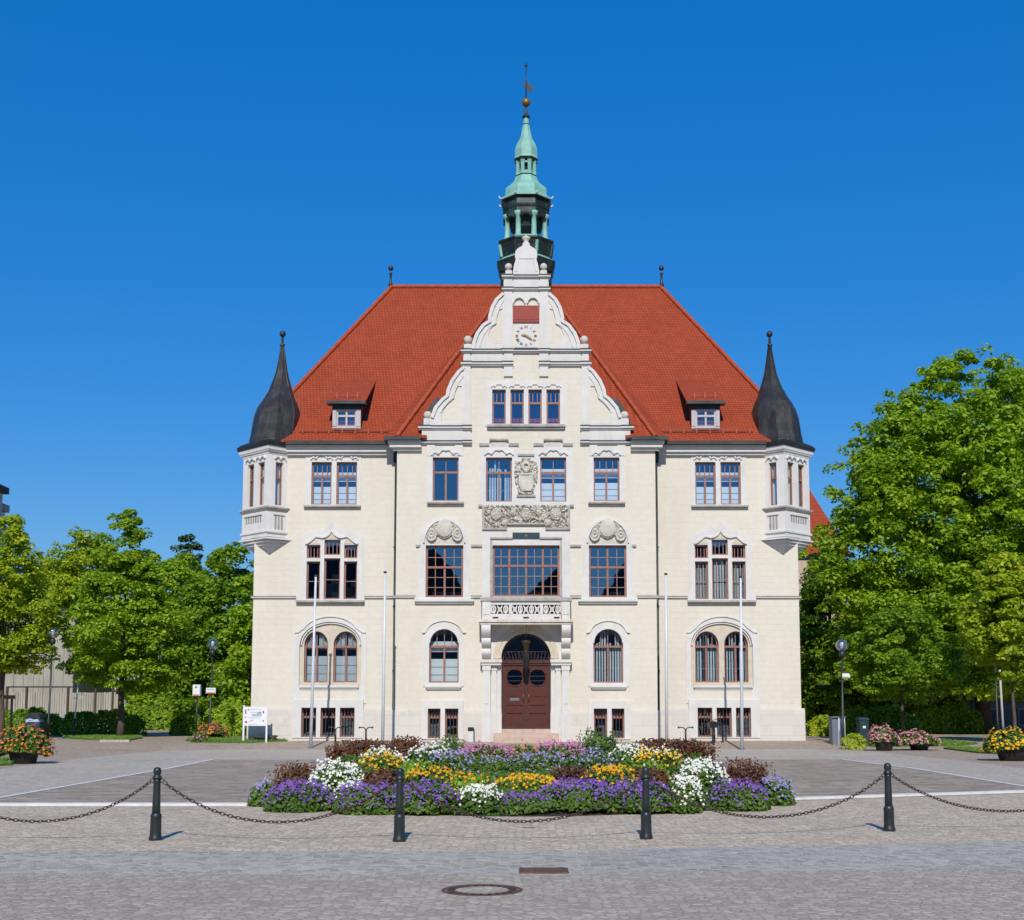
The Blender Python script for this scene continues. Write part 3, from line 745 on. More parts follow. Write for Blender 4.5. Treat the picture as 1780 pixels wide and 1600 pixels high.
# ---- gable outline (half widths in photo pixels)
GO = [(181, 768), (181, 741), (166.8, 740.6), (166.6, 726), (160, 708), (148, 693.8), (139.6, 687.4), (138.2, 677.8), (131, 661), (119, 644.4), (110.4, 638),
      (109.2, 637), (109.2, 608), (94.9, 607.7), (93.6, 595.7), (87.6, 578.9), (77, 564.6), (66, 558.2), (66, 549.8), (61, 533), (53.7, 519.7), (42.7, 510), (39.2, 507), (39.2, 480),
      (23.6, 479.7), (22.4, 470), (20.6, 460), (18.4, 453.5), (17.6, 450.5), (19.2, 447), (19.4, 442), (18.2, 437), (15, 432.8), (10.4, 430), (6.6, 428), (6, 424), (3.5, 421), (2.2, 419.5)]
def smoothg(pts):
    return pts
gl_ = [P(PXC-h, y, YC) for h, y in GO]; 
WZ0 = .1
outC = [(XB, WZ0), (-XB, WZ0), (-XB, EZC-.02), (-gl_[0][0], EZC-.02)]+[(-x, z) for x, z in gl_[1:]]+[(x, z) for x, z in reversed(gl_[1:])]+[(gl_[0][0], EZC-.02), (XB, EZC-.02)]
wb = MB()
wb.slab(outC, holesC, 0, .42, CC)
for s in (1, -1):
    T = TF(YW, s)
    wb.slab([(XK, WZ0), (XB+.02, WZ0), (XB+.02, EZW), (XK, EZW)], [h if s == 1 else flip(h) for h in (holesW[:len(holesW)//2] if s == 1 else holesW[len(holesW)//2:])], 0, .38, T)
    wb.add([(s*XK, 0, WZ0), (s*XK, 2*YRG, WZ0), (s*XK, 2*YRG, EZW), (s*XK, 0, EZW)], [(0, 1, 2, 3)])
wb.add([(XK, 2*YRG, WZ0), (-XK, 2*YRG, WZ0), (-XK, 2*YRG, EZW), (XK, 2*YRG, EZW)], [(0, 1, 2, 3)])
wall = wb.build('wall', M['wall'], hall)
# plinth
pz1 = P(0, 1234.5, YW)[1]; pzc = P(0, 1237, YC)[1]
for s in (1, -1):
    pb = MB()
    hs_ = plW[:len(plW)//2] if s == 1 else [flip(h) for h in plW[len(plW)//2:]]
    hl = [[(x, min(z, pz1-.0)) for x, z in h] for h in hs_]
    # the basement surround rises above the plinth: the plinth is cut in two at it
    hx0 = min(x for x, z in hl[0]); hx1 = max(x for x, z in hl[0])
    T = TF(YW, s)
    for xa, xc in ((XK-.13, hx0), (hx1, XB+.02)):
        pb.boxT(xa, xc, WZ0-.1, pz1, -.13, .03, T); pb.prism([(xa, pz1), (xc, pz1), (xc, pz1+.07), (xa, pz1+.07)], -.06, .02, T)
    pb.boxT(hx0, hx1, WZ0-.1, P(0, 1283, YW)[1]-.0, -.128, .03, T)
    pb.box(*sorted((s*(XK-.13), s*(XK+.03))), .03, 2*YRG, WZ0-.1, pz1)
    T = TF(YC, s); c0, c1 = sq[0]+.05, sq[1]-.05
    for xa, xc in ((XB-.10, c0), (c1, P(838.5, 1250, YC)[0])):
        pb.boxT(xa, xc, WZ0-.1, pzc, -.12, .03, T); pb.boxT(xa, xc, pzc, pzc+.06, -.06, .02, T)
    pb.boxT(c0, c1, WZ0-.1, P(0, 1285.5, YC)[1], -.118, .03, T)
    pb.build('plinth', M['plinth'], hall)
for s in (1, -1):      # returns of the projecting bay
    rb = MB(); rb.add([(s*XB, YC, WZ0), (s*XB, .3, WZ0), (s*XB, .3, EZC), (s*XB, YC, EZC)], [(0, 1, 2, 3)])
    rb.build('bay_return', M['wall'], hall)
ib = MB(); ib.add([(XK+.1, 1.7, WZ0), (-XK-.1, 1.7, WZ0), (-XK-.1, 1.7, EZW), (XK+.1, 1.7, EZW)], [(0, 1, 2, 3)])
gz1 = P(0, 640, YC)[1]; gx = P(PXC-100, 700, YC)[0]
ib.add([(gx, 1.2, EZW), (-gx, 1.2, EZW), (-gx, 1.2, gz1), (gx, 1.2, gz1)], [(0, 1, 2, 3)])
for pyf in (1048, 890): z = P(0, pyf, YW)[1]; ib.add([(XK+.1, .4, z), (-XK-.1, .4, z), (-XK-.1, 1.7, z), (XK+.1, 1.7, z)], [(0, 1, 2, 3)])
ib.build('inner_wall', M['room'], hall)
# string courses
SCM = [M['trim'], M['trimdark']]
for s in (1, -1):
    T = TF(YW, s); _, _, z0, z1 = RC(0, 1036.3, 1, 1040, YW)
    for xa, xc in ((XK-.09, P(515.5, 1038, YW)[0]), (P(633.5, 1038, YW)[0], XB)):
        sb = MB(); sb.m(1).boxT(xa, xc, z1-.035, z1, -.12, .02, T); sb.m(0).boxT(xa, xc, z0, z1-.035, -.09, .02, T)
        if xa < XK: sb.box(*sorted((s*(XK-.09), s*(XK+.02))), .02, 2*YRG, z0, z1)
        sb.build('string_course', SCM, hall)
    T = TF(YC, s); _, _, z0, z1 = RC(0, 1035.3, 1, 1039.3, YC)
    for xa, xc in ((XB-.09, P(722.5, 1038, YC)[0]), (P(818.5, 1038, YC)[0], P(838, 1038, YC)[0])):
        sb = MB(); sb.m(1).boxT(xa, xc, z1-.035, z1, -.12, .02, T); sb.m(0).boxT(xa, xc, z0, z1-.035, -.09, .02, T)
        q = RC(721 if xa < XB else 820.5, 1038, 724.5 if xa < XB else 823.5, 1045, YC)
        if xc < P(830, 1038, YC)[0]: sb.m(0).boxT(*q, -.07, .02, T)
        sb.build('string_course', SCM, hall)
    for pa, pc in ((723, 731), (819, 838)):
        sb = MB().m(1); a = RC(pa, 947.5, pc, 951, YC); sb.boxT(*a, -.09, .02, T); sb.build('string_course', SCM, hall)
# eaves cornice and gutter
for s in (1, -1):
    cb = MB(); gb = MB()
    T = TF(YW, s); xo = P(500, 780, YW)[0]; xg = P(733, 770, YC)[0]
    z = EZW
    cb.boxT(xo, XB-.12, z-.30, z-.13, -.28, .02, T); cb.boxT(xo, XB-.12, z-.42, z-.30, -.16, .02, T); cb.boxT(xo, XB-.12, z-.13, z-.02, -.36, .02, T)
    gb.boxT(xo, XB-.12, z-.02, z+.13, -.55, .2, T)
    T = TF(YC, s); z = EZC
    cb.boxT(XB-.30, xg, z-.30, z-.13, -.30, .0, T); cb.boxT(XB-.16, xg, z-.42, z-.30, -.16, .0, T); cb.boxT(XB-.38, xg, z-.13, z-.02, -.38, .0, T)
    gb.boxT(XB-.52, xg, z-.02, z+.13, -.55, .9, T)
    cb.build('cornice', M['trim'], hall); gb.build('gutter', M['gutter'], hall)

# ---- gable dressing
def GP(h, y): return P(PXC-h, y, YC)
gd = MB()
VOL = [([(181, 768), (181, 748), (166, 740), (166.6, 726), (160, 708), (148, 693.8), (139.6, 687.4), (138.2, 677.8), (131, 661), (119, 644.4), (110.4, 638), (96, 638), (96, 768)],
        [(112, 672), (121, 672), (126, 684), (129, 697), (140, 705), (146, 716), (148, 734), (112, 734)]),
       ([(109, 607), (94.9, 607.7), (93.6, 595.7), (87.6, 578.9), (77, 564.6), (66, 558.2), (66, 549.8), (61, 533), (53.7, 519.7), (42.7, 510), (24, 510), (24, 607)],
        [(41, 537), (48, 540), (52, 562), (62, 572), (66, 584), (60, 600), (41, 603)])]
for s in (1, -1):
    T = TF(YC, s)
    for o, h in VOL:
        gd.slab([GP(*p) for p in o], [[GP(*p) for p in h]], -.05, .0, T)
    for a, c in ((3, 11), (13, 22)):                     # raised rim of each scroll
        pts = [GP(*p) for p in GO[a:c]]
        fine = []
        for i in range(len(pts)-1):
            for k in range(3): u = k/3; fine.append((pts[i][0]*(1-u)+pts[i+1][0]*u, pts[i][1]*(1-u)+pts[i+1][1]*u))
        fine.append(pts[-1]); fine = [(x+.09, z-.03) for x, z in fine]
        gd.strip(fine, .13, -.13, .44, T)
        fine2 = [(x+.26, z-.08) for x, z in fine[2:-2]]
        if c < 30: gd.strip(fine2, .05, -.085, -.02, T)
    for h0, h1, y0, y1, o in ((97, 108.5, 637, 742, .10), (24, 38.5, 507, 608, .09), (23, 38.5, 609, 655, .09), (24, 38.5, 480, 507, .08), (97, 108.5, 608, 637, .07), (165, 181, 741, 768, .08)):
        x0, x1, z0, z1 = RC(PXC-h1, y0, PXC-h0, y1, YC); gd.boxT(x0, x1, z0, z1, -o, .01, T)
    a = RC(PXC-96, 614, PXC-39, 630, YC); gd.boxT(*a, -.04, .01, T)
    a = RC(PXC-165, 748, PXC-96, 768, YC); gd.boxT(*a, -.045, .01, T)
    # pedestals
    for h0, h1, y0, y1 in ((165, 178, 728, 741), (94.5, 108, 599, 608), (24.5, 36, 471, 480)):
        x0, x1, z0, z1 = RC(PXC-h1, y0, PXC-h0, y1, YC); gd.boxT(x0, x1, z0, z1, -.06, .34, T)
a = RC(PXC-38, 480, PXC+38, 501, YC); gd.boxT(a[0], -a[0], a[2], a[3], -.04, .01, CC)
a = RC(PXC-24, 507, PXC+24, 532, YC)
gd.slab(rect(a[0], -a[0], a[2], a[3]), [[((PXC*0)+x, z) for x, z in arch(*RC(893.5, 519, 911.5, 531, YC), .24, 10)], flip(arch(*RC(893.5, 519, 911.5, 531, YC), .24, 10))], -.05, .01, CC)
tin = [GP(max(h-4.5, 0), y+2.5) for h, y in GO[25:30]]
gd.strip(tin+[(-x, z) for x, z in reversed(tin)], .06, -.055, -.02, CC)
topo = [GP(*p) for p in GO[24:]]; gd.prism(topo+[(-x, z) for x, z in reversed(topo)], -.03, .0, CC)
gab = gd.build('gable_dressing', M['trim'], hall)
def band(h0, h1, y0, y1, o, s):                                       # moulded bands with dark weatherings
    x0, x1, z0, z1 = RC(PXC-h1, y0, PXC-h0, y1, YC); T = TF(YC, s); hh = z1-z0
    bd.m(0).boxT(x0, x1, z0+hh*.35, z1-.04, -o, .36, T); bd.boxT(x0+.03, x1, z0, z0+hh*.35, -o*.62, .02, T); bd.m(1).boxT(x0-.02, x1, z1-.04, z1, -o-.03, .40, T)
for s in (1, -1):
    for grp in (((96, 181, 741, 748, .17), (165, 187, 740.6, 748.4, .21), (94, 110, 740.6, 748.4, .21)), ((94, 181, 767, 773, .17), (94, 110, 766.6, 773.4, .21)),
                ((26, 109, 630, 637, .17), (94, 113.5, 629.6, 637.4, .21), (22, 42, 629.6, 637.4, .21))):
        bd = MB()
        for q in grp: band(*q, s)
        bd.build('gable_band', [M['trim'], M['gutter']], hall)
for grp in (((0, 109, 608.3, 614.3, .17), (94, 113.5, 607.8, 614.8, .21), (22, 42, 607.8, 614.8, .21)), ((0, 39, 501.5, 507, .16), (22, 42.5, 501, 507.6, .2)), ((0, 39, 479.5, 485, .16), (22, 42.5, 479, 485.6, .2))):
    bd = MB()
    for s in (1, -1):
        for q in grp: band(*q, s)
    bd.build('gable_band', [M['trim'], M['gutter']], hall)
for s in (1, -1):
    for h, y, r in ((171, 722.5, .19), (101, 591.5, .19), (30.5, 464.5, .17)):
        b = MB().m(0, True); x, z = P(PXC-h*s, y, YC+.14)
        b.ball(x, YC+.14, z, r, 14); b.m(0).lathe([(.10, -.34), (.13, -.26), (.07, -.2), (.1, -.14)], x, YC+.14, 10, 0, z)
        b.build('ball_finial', M['relief'], hall)
b = MB().m(0, True); x, z = P(PXC, 419, YC+.2)
b.lathe([(.16, -.3), (.10, -.18), (.15, -.08), (.08, 0), (.17, .10), (.20, .2), (.06, .24), (.02, .34)], 0, YC+.2, 10, 0, z-.05); b.build('crown_finial', M['relief'], hall)
# red shutter, clock
b = MB(); a = RC(891.5, 532.5, 938, 556.5, YC); b.boxT(a[0], -a[0], a[2], a[3], -.055, .01, CC); a2 = RC(891.5, 557.5, 938, 561, YC); b.boxT(a2[0], -a2[0], a2[2], a2[3], -.09, .01, CC)
b.build('red_shutter', M['redpanel'], hall)
b = MB()
for s in (1, -1):
    q = arch(*RC(892.5, 518, 912.5, 531, YC), .28, 12)[2:]; b.strip(q, .06, -.12, .0, TF(YC, s))
b.build('shutter_hood', M['trim'], hall)
cx, cz = P(914.5, 585.2, YC); cx = 0; CR = (P(0, 567, YC)[1]-P(0, 603, YC)[1])/2
b = MB(); b.boxT(-CR*1.12, CR*1.12, cz-CR*1.12, cz+CR*1.15, -.075, .01, CC); clock = b.build('clock', M['trim'], hall)
for k in range(1, 13):
    rom = ['', 'I', 'II', 'III', 'IV', 'V', 'VI', 'VII', 'VIII', 'IX', 'X', 'XI', 'XII'][k]
    cu = bpy.data.curves.new('numeral', 'FONT'); cu.body = rom; cu.size = .165; cu.extrude = .012; cu.align_x = 'CENTER'; cu.align_y = 'CENTER'; cu.offset = .002
    to = bpy.data.objects.new('tmp', cu); COL.objects.link(to)
    me = bpy.data.meshes.new_from_object(to.evaluated_get(bpy.context.evaluated_depsgraph_get())); bpy.data.objects.remove(to)
    an = math.radians(30*k); ca, sa = math.cos(an), math.sin(an)
    v = np.empty(len(me.vertices)*3); me.vertices.foreach_get('co', v); v = v.reshape(-1, 3)
    X = v[:, 0]*.85; Zt = v[:, 1]
    out_ = np.stack([X*ca+Zt*sa+CR*.86*sa, np.full(len(v), YC-.08)-v[:, 2], -X*sa+Zt*ca+cz+CR*.86*ca], 1)
    me.vertices.foreach_set('co', out_.ravel()); me.update()
    link('numeral', me, M['redmark'] if k in (1, 2, 3, 4, 11, 12) else M['blackmark'], clock)
for an, L, wd in ((math.radians(281), CR*.50, .07), (math.radians(122), CR*.74, .06)):
    b = MB(); sa, ca = math.sin(an), math.cos(an)
    pts = [(-wd*.5, -.1), (wd*.5, -.1), (wd*.6, L*.6), (0, L), (-wd*.6, L*.6)]
    b.prism([(x*ca+y*sa, -x*sa+y*ca+cz) for x, y in pts], -.12 if L < CR*.6 else -.14, -.105 if L < CR*.6 else -.125, CC); b.build('clock_hand', M['gold'], clock)

# ---------------------------------------------------------------- roof
EY = -.45                                                            # eaves line of the wings
RZ = P(PXC, 500, YRG)[1]; RX = P(681, 500, YRG)[0]
EZR = EZW+.10; ROOFK = (RZ-EZR)/(YRG-EY)
def roofY(z): return EY+(z-EZR)/ROOFK
def roofhit(px, py):
    r = ray(px, py); t = (EZR-CAMH-ROOFK*EY+ROOFK*CAMY)/(r.z-ROOFK*r.y)
    return r.x*t, CAMY+r.y*t, CAMH+r.z*t
HX = XK-.35
rf = MB()
fe0, fe1, rr0, rr1 = (HX, EY, EZR), (-HX, EY, EZR), (RX, YRG, RZ), (-RX, YRG, RZ)
be0, be1 = (HX, 2*YRG-EY, EZR), (-HX, 2*YRG-EY, EZR)
hp0 = tuple(Vector(fe0).lerp(Vector(rr0), .09)); hp1 = (-hp0[0], hp0[1], hp0[2])         # the corners are cut away under the onion domes
ca0, ca1 = (XK+1.1, EY, EZR), (-XK-1.1, EY, EZR); cb0, cb1 = (HX, 1.1, EZR), (-HX, 1.1, EZR)
rf.add([ca0, ca1, hp1, rr1, rr0, hp0, be0, be1, cb0, cb1], [(0, 1, 2, 3, 4, 5), (2, 9, 7, 3), (7, 6, 4, 3), (6, 8, 5, 4)])
# forward slope over the middle bay
cy = YC-.45; cx0 = P(690, 756, cy)[0]; rxa = P(881, 500, YRG)[0]
m0 = (XB-.75, EY-.01, EZR); top0 = (rxa, YRG, RZ+.02); e0 = (cx0, cy, EZC+.10)
for s in (1, -1):
    f = lambda p: (s*p[0], p[1], p[2])
    gx_ = P(PXC-172, 745, YC)[0]
    rf.add([f(e0), (s*gx_, cy+.1, EZC+.10), (s*gx_, YC+.45, EZC+.12+.5), (0, YRG, RZ+.02), f(top0)], [(0, 1, 2, 3, 4)])
    rf.add([f(e0), f(top0), f(m0)], [(0, 1, 2)])
roof = rf.build('roof', M['tile'], hall)
rt = MB()
for s in (1, -1):
    for a, c in ((hp0, rr0), (e0, top0)):
        pts = [Vector((s*a[0], a[1], a[2])).lerp(Vector((s*c[0], c[1], c[2])), i/40)+Vector((0, -.02, .05)) for i in range(41)]
        tb = MB().m(0, True); tb.tube([tuple(p) for p in pts], [.09 if i % 2 else .115 for i in range(41)], 8); tb.build('hip_tile', M['ridge'], roof)
tb = MB().m(0, True); tb.tube([(RX+(-2*RX)*i/80, YRG, RZ+.04) for i in range(81)], [.10 if i % 2 else .125 for i in range(81)], 8); tb.build('ridge_tile', M['ridge'], roof)
for s in (1, -1):
    px = 679; x, z = P(679, 498, YRG)
    b = MB().m(0, True); zt = P(679, 465, YRG)[1]; h = zt-z
    b.lathe([(.13, 0), (.10, h*.15), (.06, h*.25), (.055, h*.6), (.10, h*.66), (.05, h*.72)], s*x, YRG, 10, 0, z); b.ball(s*x, YRG, zt-.05, .14, 12)
    b.build('ridge_finial', M['lead'], roof)
    # snow guards along the eaves
    b = MB(); xa, _, _ = roofhit(520, 752); xb_, ya, za = roofhit(680, 752)
    ya -= .08; za += .10
    b.tube([(s*xa, ya, za), (s*xb_, ya, za)], .018, 6); b.tube([(s*xa, ya-.02, za-.07), (s*xb_, ya-.02, za-.07)], .018, 6)
    for k in range(7): x = xa+(xb_-xa)*(k+.3)/7; b.box(s*x-.03, s*x+.03, ya-.03, ya+.12, za-.16, za+.05)
    b.build('snow_guard', M['snow'], roof)
# metal saddle behind the lower scrolls
for s in (1, -1):
    T = TF(YC, s); b = MB()
    b.prism([GP(h, y) for h, y in ((182, 766), (182, 726), (176, 712), (168, 700), (158, 688), (140, 688), (110, 700), (100, 766))], .43, 2.2, T); b.build('gable_saddle', M['lead'], roof)
# dormers
for s in (1, -1):
    x0, yb_, zb = roofhit(577, 746); x1, _, _ = roofhit(628.5, 746)
    yf_ = yb_-.04
    T = TF(yf_, s)
    zt = P(600, 704, yf_)[1]; zb2 = P(600, 745, yf_)[1]
    zw = P(600, 712, yf_)[1]
    ytop = roofhit(600, 664)[1]; ztop = roofhit(600, 664)[2]
    d = MB()
    # cheeks and face
    yr_ = roofY(zw)
    for x in (x0, x1): d.add([T(x, zb2-.1, 0), T(x, zt, 0), (s*x, roofY(zt)+.3, zt), (s*x, yb_+.05, zb2-.1)], [(0, 1, 2, 3)])
    dm = d.build('dormer', M['lead'], hall)
    f = MB(); wx0, wx1, wz0, wz1 = RC(585, 713.5, 619.5, 743, yf_)
    f.slab(rect(x0+.03, x1-.03, zb2-.02, zt-.22), [rect(wx0, wx1, wz0, wz1)], -.05, .12, T)
    f.boxT(x0+.04, wx0-.02, zb2+.08, zt-.28, -.075, -.05, T); f.boxT(wx1+.02, x1-.04, zb2+.08, zt-.28, -.075, -.05, T)
    f.build('dormer_face', M['palewood'], dm)
    d2 = MB(); d2.boxT(x0+.02, x1-.02, zt-.22, zt-.03, -.055, .1, T); d2.boxT(x0-.2, x1+.2, zt-.03, zt+.10, -.36, .1, T); d2.build('dormer_gutter', M['gutter'], dm)
    d2 = MB(); d2.boxT(x0+.1, x1-.1, zb2-.09, zb2-.02, -.12, .1, T); d2.build('dormer_sill', M['gutter'], dm)
    window(T, (wx0, wx1, wz0, wz1, 0), dict(tr=.66, mull=1, mullup=1), 'none', parent=dm, fw=.07, fmat='palewood', d=-.12, name='window')
    r2 = MB(); zf = zt+.08
    v = [(s*(x0-.2), yf_-.30, zf), (s*(x1+.2), yf_-.30, zf), (s*(x1+.34), ytop, ztop+.06), (s*(x0-.02), ytop, ztop+.06)]
    r2.add(v+[(x, y, z-.07) for x, y, z in v], [(0, 1, 2, 3), (0, 4, 5, 1), (1, 5, 6, 2), (3, 2, 6, 7), (0, 3, 7, 4), (4, 7, 6, 5)])
    r2.build('dormer_roof', M['tile'], dm)
    g = MB(); xx0, xx1 = x0+.05, x1-.05
    sl = (ztop+.06-zf)/(ytop-yf_+.30)
    yy, zz = yf_+.12, zf+.42*sl+.10
    g.tube([(s*xx0, yy, zz), (s*xx1, yy, zz)], .016, 6)
    for k in range(3): x = xx0+.15+(xx1-xx0-.3)*k/2; g.box(s*x-.03, s*x+.03, yy-.03, yy+.05, zz-.14, zz+.16)
    g.build('snow_guard', M['snow'], dm)

# ---------------------------------------------------------------- corner oriels
def OP(px, py, Y): return P(px, py, Y)
for s in (1, -1):
    A0 = Vector((XK+1.38, 0)); D0 = Vector((XK, 1.38)); nrm = Vector((-.7071, -.7071)); OFF = 1.01
    Bv = A0+nrm*OFF; Cv = D0+nrm*OFF; A1 = A0-nrm*.3; D1 = D0-nrm*.3
    Rr = lambda p, z: (s*p.x, p.y, z)
    def edgeT(p, q, off=0.0):
        e = (q-p); L = e.length; e = e/L; n = Vector((-e.y, e.x)) if True else None
        # outward normal: away from the building corner
        if n.dot(((p+q)/2)-Vector((XK+1.5, 1.5))) < 0: n = -n
        return (lambda u, z, d: (s*(p.x+e.x*u-n.x*d), p.y+e.y*u-n.y*d, z)), L
    YB = Bv.y
    Z = lambda py: P(462, py, YB)[1]
    ob = MB(); zt, zw1, zw0, zs1, zs0, zp0, zm0 = Z(766), Z(801), Z(876), Z(879.5), Z(887), Z(921), Z(936)
    eA, LA = edgeT(Bv, A0); eB, LB = edgeT(Bv, Cv); eC, LC = edgeT(Cv, D0)
    wA = [(LA*.40, LA*.80, zw0, zw1, 0)]
    wB = [(LB*.135, LB*.40, zw0, zw1, 0), (LB*.56, LB*.82, zw0, zw1, 0)]
    wC = [(LC*.40, LC*.80, zw0, zw1, 0)]
    for T, L, ws in ((eA, LA, wA), (eB, LB, wB), (eC, LC, wC)):
        ob.slab(rect(0, L, zs0, zt+.1), [rect(o[0], o[1], o[2], o[3]) for o in ws], 0, .2, T, rim=False)
    # parapet panels, stepped mouldings and the underside
    def ringpoly(o, z): 
        a = A0+Vector((o*1.2, 0)); bb = Bv+Vector((o*.25, -o*1.2)); cc = Cv+Vector((-o*1.2, o*.25)); dd = D0+Vector((0, o*1.2)); kk = Vector((XK+.5, .5))
        return [Rr(p, z) for p in (a, bb, cc, dd, kk)]
    lg = MB()
    for o0, za, o1, zb in ((.12, zs1, .14, zs1-.07), (.14, zs1-.07, .03, zs0)): lg.loft([ringpoly(o0, za), ringpoly(o1, zb)], True)
    for o0, za, o1, zb in ((0, zs0, 0, zp0), (.07, zp0, .07, zp0-.09), (.02, zp0-.09, -.02, zp0-.2), (.02, zp0-.2, .02, zp0-.28), (-.1, zp0-.28, -.2, zm0)):
        ob.loft([ringpoly(o0, za), ringpoly(o1, zb)], True)
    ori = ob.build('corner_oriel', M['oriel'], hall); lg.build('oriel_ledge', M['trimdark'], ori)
    for T, L, ws in ((eA, LA, wA), (eB, LB, wB), (eC, LC, wC)):
        for o in ws:
            wf = window(T, o, dict(tr=.64, top=1), 'none', parent=ori, fw=.055)
            pts = scallop(o[0]-.10, o[1]+.10, o[3]+.10, .17) if o[1]-o[0] < .6 else scallop(o[0]-.1, o[1]+.1, o[3]+.1, .2)
            hb = MB(); n2 = 12; x0, x1 = o[0]-.09, o[1]+.09; m_ = (x0+x1)/2
            pts = [(x0+(m_-x0)*i/n2, o[3]+.07+.17*math.sin(math.pi*(.1+.8*i/n2))) for i in range(n2+1)]+[(m_+(x1-m_)*i/n2, o[3]+.07+.17*math.sin(math.pi*(.1+.8*i/n2))) for i in range(1, n2+1)]
            hb.strip(pts, .05, -.08, .01, T); hb.build('hood_mould', M['trim'], ori)
        # blind tracery slots of the parapet
        n = 3 if L < 1.5 else 7; u0, u1 = L*.36, L*.84
        if L > 1.5: u0, u1 = L*.2, L*.86
        for k in range(n):
            tb = MB(); u = u0+(u1-u0)*(k+.5)/n; hw = (u1-u0)/n*.30; zz1 = zs0-.17; zz0 = zz1-(.62 if L < 1.5 else .30)
            tb.prism(arch(u-hw, u+hw, zz0, zz1, hw, 8), -.012, .0, T); tb.build('tracery_slot', M['room'] if False else M['trimdark'], ori)
        fb = MB(); fb.strip([(u0-.05, zs0-.14), (u1+.05, zs0-.14)], .05, -.05, .0, T)
        fb.build('tracery_rail', M['trim'], ori)
    # stepped corbels on both walls
    for side in (0, 1):
        cbm = MB(); xc = P(470, 945, 0)[0]; zt_ = zm0+.06; zb_ = P(470, 961, 0)[1]; n = 5
        for k in range(n):
            u = k/n; hw = .92*(1-u)*(1 if k else 1.0)+.06; dp = .80*(1-u)+.04; za = zt_+(zb_-zt_)*k/n; zc = zt_+(zb_-zt_)*(k+1)/n
            for f_, z0_, z1_ in ((1.0, za, za+(zc-za)*.55), (.74, za+(zc-za)*.55, zc)):
                w_ = hw*f_; pl = [Vector((max(xc-w_, XK-.02 if k else XK-.1), .03)), Vector((xc+w_, .03)), Vector((xc-.05, -dp*f_))]
                if side: pl = [Vector((p.y+XK, p.x-XK)) for p in pl]
                cbm.loft([[Rr(p, z0_) for p in pl], [Rr(p, z1_) for p in pl]], True)
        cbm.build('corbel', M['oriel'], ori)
    # eaves of the oriel
    eb = MB()
    for o0, za, o1, zb in ((.02, Z(788), .05, Z(785)), (.10, Z(785)+.02, .15, Z(781)), (.17, Z(781), .20, Z(775))):
        eb.loft([ringpoly(o0, za), ringpoly(o1, zb)], True)
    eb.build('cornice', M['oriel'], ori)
    eg = MB()
    for o0, za, o1, zb in ((.24, Z(775), .28, Z(769)), (.28, Z(769), .15, Z(764.5)), (.15, Z(764.5), -.4, Z(756))): eg.loft([ringpoly(o0, za), ringpoly(o1, zb)], True)
    eg.build('gutter', M['gutter'], ori)
    # onion roof: eight-sided rings drawn towards the finial
    tip = Vector((P(491, 600, 1.0)[0], 1.0)); cen0 = Vector((XK+.84, .70))
    prof = [(778, 1.12, 477.5), (766, 1.10, 478), (757, 1.06, 479), (744, 1.05, 480.5), (728, 1.04, 482.5), (714, .955, 484), (702, .82, 485.3), (692, .67, 486.5), (682, .555, 487.8), (673, .46, 488.6), (663, .365, 489.2), (654, .295, 489.7), (644, .235, 490.1), (634, .19, 490.4), (621, .135, 490.8), (608, .085, 491), (598, .06, 491)]
    rings = []
    for py, r, pxc in prof:
        yy = .56+.44*min(1, max(0, (744-py)/70)); cx_, zz = P(pxc, py, yy)
        ph = math.radians(-90+10); rings.append([(s*(cx_+r*math.cos(ph+math.pi*k/4)), yy+r*math.sin(ph+math.pi*k/4), zz) for k in range(8)])
    on = MB(); on.loft(rings, True); dome = on.build('onion_dome', M['lead'], ori)
    fi = MB().m(0, True); z0_ = P(491, 600, 1.0)[1]; z1_ = P(491, 582, 1.0)[1]
    fi.lathe([(.085, -.1), (.13, 0), (.06, .05), (.045, z1_-z0_)], s*tip.x, tip.y, 10, 0, z0_); fi.ball(s*tip.x, tip.y, z1_+.02, .145, 14); fi.build('ball_finial', M['lead'], dome)
    sm_ = MB()
    for k in range(8):
        sm_.tube([r[k] for r in rings], .022, 5, False)
    sm_.build('standing_seam', M['lead'], dome)

# ---------------------------------------------------------------- belfry on the ridge
BY = YRG
def bh(hw, py): return P(PXC+hw, py, BY)[0]/math.cos(math.pi/8), P(PXC, py, BY)[1]
bf = MB(); PH = math.pi/8
def stage(mb, prof, y=BY):
    p = [bh(h, y_) for h, y_ in prof]; mb.lathe(p, 0, BY, 8, PH)
stage(bf, [(44, 520), (44, 481), (46.5, 479), (49.5, 463), (50, 461)]); bel = bf.build('belfry', M['bronze'], hall)
b = MB(); stage(b, [(50.5, 461.5), (41, 455.5), (41, 454)]); stage(b, [(47.3, 427), (36, 421), (36, 420)]); b.build('skirt_roof', M['patina'], bel)
b = MB(); stage(b, [(40.5, 457), (43, 438), (45, 432), (47.5, 428.5), (47.3, 426)]); tier = b.build('belfry_tier', M['bronze'], bel)
r_, _ = bh(44.3, 440)
for k in range(8):
    an = PH+k*math.pi/4; b = MB(); za, zb = P(PXC, 453, BY)[1], P(PXC, 433, BY)[1]
    ca, sa = math.cos(an), math.sin(an); ro, ri = bh(42, 453)[0], bh(45.4, 433)[0]
    b.tube([(ro*ca, BY+ro*sa, za), (ri*ca, BY+ri*sa, zb)], .085, 6); b.build('corner_rib', M['patina'] if k in (4, 6, 0, 3) else M['bronze'], tier)
zc0, zc1 = P(PXC, 424, BY)[1], P(PXC, 380, BY)[1]
